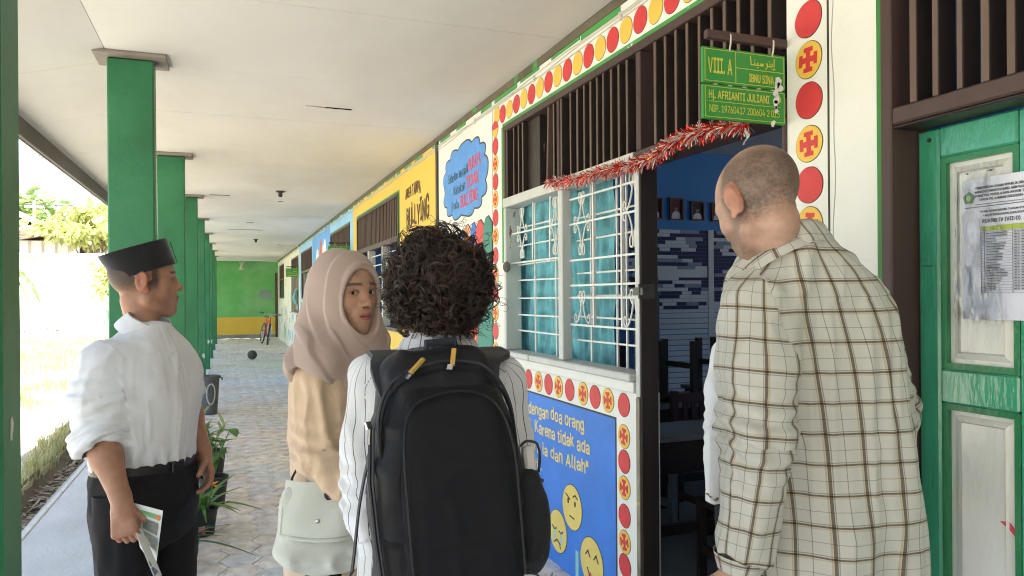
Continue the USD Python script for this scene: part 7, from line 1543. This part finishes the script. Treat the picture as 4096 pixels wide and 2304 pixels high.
# bicycle leaning at the end of the corridor, front wheel towards the camera
BK = thing('bicycle', 'red bicycle with a grey front wheel leaning near the end wall', 'bicycle', (1.05, 25.7, 0)); lean = rotm([0, 1, 0], 9); yaw_b = rotm([0, 0, 1], 8)
def bp(m): return xf(m, yaw_b @ lean, (1.05, 25.7, .004))
M_tyre = pmat('tyre_rubber', (.03, .03, .032), .7, .1); M_rim = pmat('bike_alloy', (.5, .52, .53), .3, .05, metallic=.8); M_rf = pmat('red_bike_paint', (.50, .03, .03), .3, .1); M_blk = pmat('black_saddle', (.015, .015, .016), .5)
def wheel(y0, steer=0.):
    c = np.array([0, y0, .33]); a = np.linspace(0, 2 * np.pi, 40); T = lambda m: bp(xf(xf(m, rotm([0, 0, 1], steer)), t=c))
    w = part(BK, 'wheel', T(tube(np.stack([0 * a, .30 * np.cos(a), .30 * np.sin(a)], 1), .010, 6)), M_rim); part(w, 'tyre', T(tube(np.stack([0 * a, .325 * np.cos(a), .325 * np.sin(a)], 1), .023, 8)), M_tyre)
    part(w, 'spokes', T(cat_([tube([(0.02 * (-1) ** k, 0, 0), (0, .295 * math.cos(b), .295 * math.sin(b))], .0025, 3) for k, b in enumerate(np.linspace(0, 6.28, 24, endpoint=False))])), M_rim, kind='stuff'); part(w, 'hub', T(xf(trimesh.creation.cylinder(.025, .09, sections=14), rotm([0, 1, 0], 90))), M_rim)
wheel(-.50, -14); wheel(.52)
fr_ = {'down_tube': ((0, -.36, .72), (0, .02, .28), .022), 'top_tube': ((0, -.33, .80), (0, .20, .66), .018), 'seat_tube': ((0, .02, .28), (0, .24, .82), .018), 'chain_stay': ((0.05, .03, .28), (.05, .52, .33), .012), 'seat_stay': ((.05, .21, .68), (.05, .52, .33), .010), 'head_tube': ((0, -.38, .66), (0, -.30, .88), .022)}
for nm, (a, b, r_) in fr_.items(): part(BK, nm, bp(tube([a, b], r_, 10)), M_rf)
for sd in (-1, 1): part(BK, 'fork_blade', bp(tube([(sd * .05, -.39, .66), (sd * .055, -.50, .33)], .013, 8)), pmat('pale_blue_fork', (.45, .60, .66), .3))
part(BK, 'stem', bp(tube([(0, -.30, .88), (0, -.29, .96), (0, -.35, .98)], .016, 8)), M_rim); part(BK, 'handlebar', bp(tube([(-.32, -.24, 1.0), (-.15, -.33, .985), (0, -.36, .98), (.15, -.33, .985), (.32, -.24, 1.0)], .012, 8)), M_rim)
for sd in (-1, 1): part(BK, 'grip', bp(tube([(sd * .22, -.295, .992), (sd * .335, -.23, 1.002)], .018, 8)), pmat('green_grip', (.02, .14, .04), .6) if sd < 0 else M_blk)
part(BK, 'saddle', bp(trimesh.convex.convex_hull(np.array([(-.08, .36, .86), (.08, .36, .86), (-.08, .36, .90), (.08, .36, .90), (-.02, .10, .87), (.02, .10, .87), (-.02, .10, .895), (.02, .10, .895)]))), M_blk)
part(BK, 'chainring', bp(xf(trimesh.creation.cylinder(.09, .008, sections=24), rotm([0, 1, 0], 90), (.06, .02, .28))), M_blk); part(BK, 'crank', bp(cat_([bar((.075, .02, .28), (.075, .10, .14), .02, .012), bar((-.075, .02, .28), (-.075, -.06, .42), .02, .012)])), M_rim)
for p in ((.11, .10, .14), (-.11, -.06, .42)): part(BK, 'pedal', bp(box(p[0] - .04, p[0] + .04, p[1] - .045, p[1] + .045, p[2] - .012, p[2] + .012, .004)), M_blk)
solo('hung_cloth', grid(16, 16, lambda u, v: np.stack([1.66 - .05 * np.sin(v * 3.1) - .03 * np.sin(u * 9), 20.6 + .5 * u * (1 - .55 * (1 - v)) + .12 * (1 - v), 1.33 + .42 * v * (1 - .35 * u)], -1)), M_curt, 'teal cloth hung at the door of the far white classroom', 'cloth', smooth=True)
t = thing('padlock', 'bright padlock on the far classroom door', 'padlock', (1.68, 20.55, 1.22)); part(t, 'body', box(1.655, 1.69, 20.5, 20.62, 1.18, 1.29, .01), M_rim); part(t, 'shackle', tube([(1.67, 20.52, 1.29), (1.67, 20.52, 1.34), (1.67, 20.60, 1.34), (1.67, 20.60, 1.29)], .01, 6), M_rim)
q = random.Random(77)
for k, (x, y) in enumerate(((1.25, 21.0), (1.45, 19.6), (-.28, 22.3), (-.2, 26.5), (.62, 5.35))):
    v, f = leaf(.16 if k < 4 else .02, .07 if k < 4 else .012, .1, .25, 5); solo('fallen_leaf', (v @ rotm([0, 0, 1], 40. * k).T + [x, y, .012], f), M_deb, ('dry leaf on the corridor floor below the far class sign', 'dry leaf on the corridor floor before the dark green edge', 'brown scrap at the foot of the far columns', 'reddish scrap near the end wall', 'tiny pale scrap on the pavers near the pots')[k], 'leaf')

# ---- leaflet in the man's fist
def quad(p, n=2, th=.0008):
    p = np.array(p); nn = unit(np.cross(p[1] - p[0], p[3] - p[0])) * th; v = np.concatenate([p, p + nn]); return trimesh.Trimesh(v, [[0, 1, 2], [0, 2, 3], [4, 6, 5], [4, 7, 6], [0, 4, 1], [1, 4, 5], [1, 5, 2], [2, 5, 6], [2, 6, 3], [3, 6, 7], [3, 7, 0], [0, 7, 4]], process=True)
lp = [A(520, 2008, 2.245), A(652, 2043, 2.245), A(622, 2275, 2.24), A(560, 2190, 2.24)]
LF = thing('leaflet', 'folded colour leaflet held in the man\'s right fist', 'leaflet', lp[3])
M_lw = pmat('glossy_leaflet', (.68, .70, .70), .3, .03); part(LF, 'page', quad(lp), M_lw)
fl = [A(535, 2110, 2.20), A(568, 2115, 2.235), A(648, 2300, 2.235), A(625, 2330, 2.20)]; part(LF, 'folded_page', quad(fl), M_lw)
bil = lambda P_, a, b: P_[0] * (1 - a) * (1 - b) + P_[1] * a * (1 - b) + P_[2] * a * b + P_[3] * (1 - a) * b
for k, (a0, a1, b0, b1, c) in enumerate(((.12, .95, .10, .18, (.10, .34, .12)), (.35, .9, .24, .45, (.16, .17, .16)), (.05, .3, .24, .45, (.30, .28, .24)), (.40, .95, .50, .72, (.26, .30, .27)), (.8, .95, .10, .18, (.6, .2, .05)))):
    part(LF, 'printed_block', quad([bil(lp, a, b) - fw * (.0022 + .0002 * k) for a, b in ((a0, b0), (a1, b0), (a1, b1), (a0, b1))], th=.0004), pmat(f'leaflet_tone_{"abcde"[k]}', c, .35, .35, 60, 0))
for k, (b0, b1, c) in enumerate(((.62, .72, (.10, .34, .12)), (.75, .9, (.14, .2, .3)))): part(LF, 'printed_block', quad([bil(fl, a, b) - fw * .003 for a, b in ((.2, b0), (.8, b0), (.8, b1), (.2, b1))], th=.0004), pmat(f'leaflet_strip_{"ab"[k]}', c, .35, .3, 60, 0))

# ---- canvas shoulder bag of the woman in the headscarf
M_cv = fabric('off_white_canvas', (.60, .61, .54), .8, 500, .25, wr=.22); bo = A(1285, 2085, 1.93); bn = unit(np.append((CAM - bo)[:2], 0)); bx = np.array([-bn[1], bn[0], 0]); bx = bx if bx @ rt > 0 else -bx
SB = thing('shoulder_bag', 'off white canvas shoulder bag with a round black badge at the woman\'s hip', 'bag', bo - [0, 0, .13])
Bp = lambda x, z, y: bo + bx * x + np.array([0, 0, z]) + bn * y
F = Field(*[np.arange(bo[k] - .24, bo[k] + .24, .0055) for k in range(3)])
Rb = np.stack([bx, bn, [0, 0, 1.]], 1)
F.ell(Bp(.02, -.055, 0), (.118, .052, .082), Rb, .02); F.cone(Bp(-.068, -.06, .0), Bp(.10, -.065, .0), .048, .048, .03); F.cone(Bp(-.060, .06, -.005), Bp(.10, .06, -.005), .036, .036, .04); F.cone(Bp(-.060, .0, -.005), Bp(.10, .0, -.005), .046, .046, .04)
g = F.mesh(); v = np.array(g.vertices); n = meshkit.arrays(g, True)[2]; v = v + n * (.009 * (np.exp(-((meshkit.noise(v * 11, 6) - .5) / .14) ** 2) - .45))[:, None]; part(SB, 'pouch', trimesh.Trimesh(v, g.faces, process=False), M_cv, smooth=True)
def flap(u, v):
    x = -.088 + .205 * u; x = x - .012 * v * np.cos(u * np.pi); z = .108 - .122 * v - .012 * np.sin(u * 2.6 + .4) * v; y = .026 + .044 * np.sin(np.minimum(v * 1.9, 1.3)) + .012 * v ** 3 - .050 * np.abs(2 * u - 1) ** 2.6 + .006 * np.sin(u * 8 + v * 3)
    return np.stack([bo[k] + bx[k] * x + (z if k == 2 else 0) + bn[k] * y for k in range(3)], -1)
fm = grid(40, 24, flap); fl2 = part(SB, 'flap', cat_([fm, trimesh.Trimesh(fm.vertices - bn * .004, fm.faces[:, ::-1], process=False)]), M_cv, smooth=True)
fe = np.array(fm.vertices).reshape(40, 24, 3); part(SB, 'hem', tube(np.concatenate([fe[0, 8:], fe[:, -1], fe[-1, ::-1][:16]]), .0032, 5), M_cv); part(SB, 'stitching', tube(fe[1:-1, -2] + bn * .0012, .0010, 4), pmat('seam_thread', (.42, .42, .37), .8))
def onflap(u, v): return flap(np.array([[u]]), np.array([[v]]))[0, 0]
sn = onflap(.40, .66); part(SB, 'snap', xf(trimesh.creation.icosphere(3, .0058), Rb @ np.diag([1, .5, 1]) , sn + bn * .002), M_met_ if 'M_met_' in globals() else M_rim, smooth=True)
bc = onflap(.54, .22) + bn * .006
bd = part(SB, 'badge', xf(trimesh.creation.cylinder(.0155, .004, sections=32), np.stack([bx, np.cross(bn, bx), bn], 1), bc), pmat('black_badge', (.02, .018, .022), .3), 'round black badge with a pink star')
star = Polygon([((.0100 if k % 2 == 0 else .0048) * math.cos(math.pi / 2 + k * math.pi / 5 + .2), (.0100 if k % 2 == 0 else .0048) * math.sin(math.pi / 2 + k * math.pi / 5 + .2)) for k in range(10)])
sm = prismZ(star.buffer(.0006), 0, .001); part(bd, 'star', xf(sm, np.stack([bx, np.array([0, 0, 1.]), bn], 1) if np.linalg.det(np.stack([bx, np.array([0, 0, 1.]), bn], 1)) > 0 else np.stack([bx, np.array([0, 0, 1.]), bn], 1), bc + bn * .0022), pmat('pink_star', (.50, .10, .30), .4))
part(SB, 'strap', tube([Bp(-.078, .05, -.01), Bp(-.072, .11, -.03), A(1196, 1860, 2.00), A(1185, 1800, 2.10)], .0035, 5), M_blk)
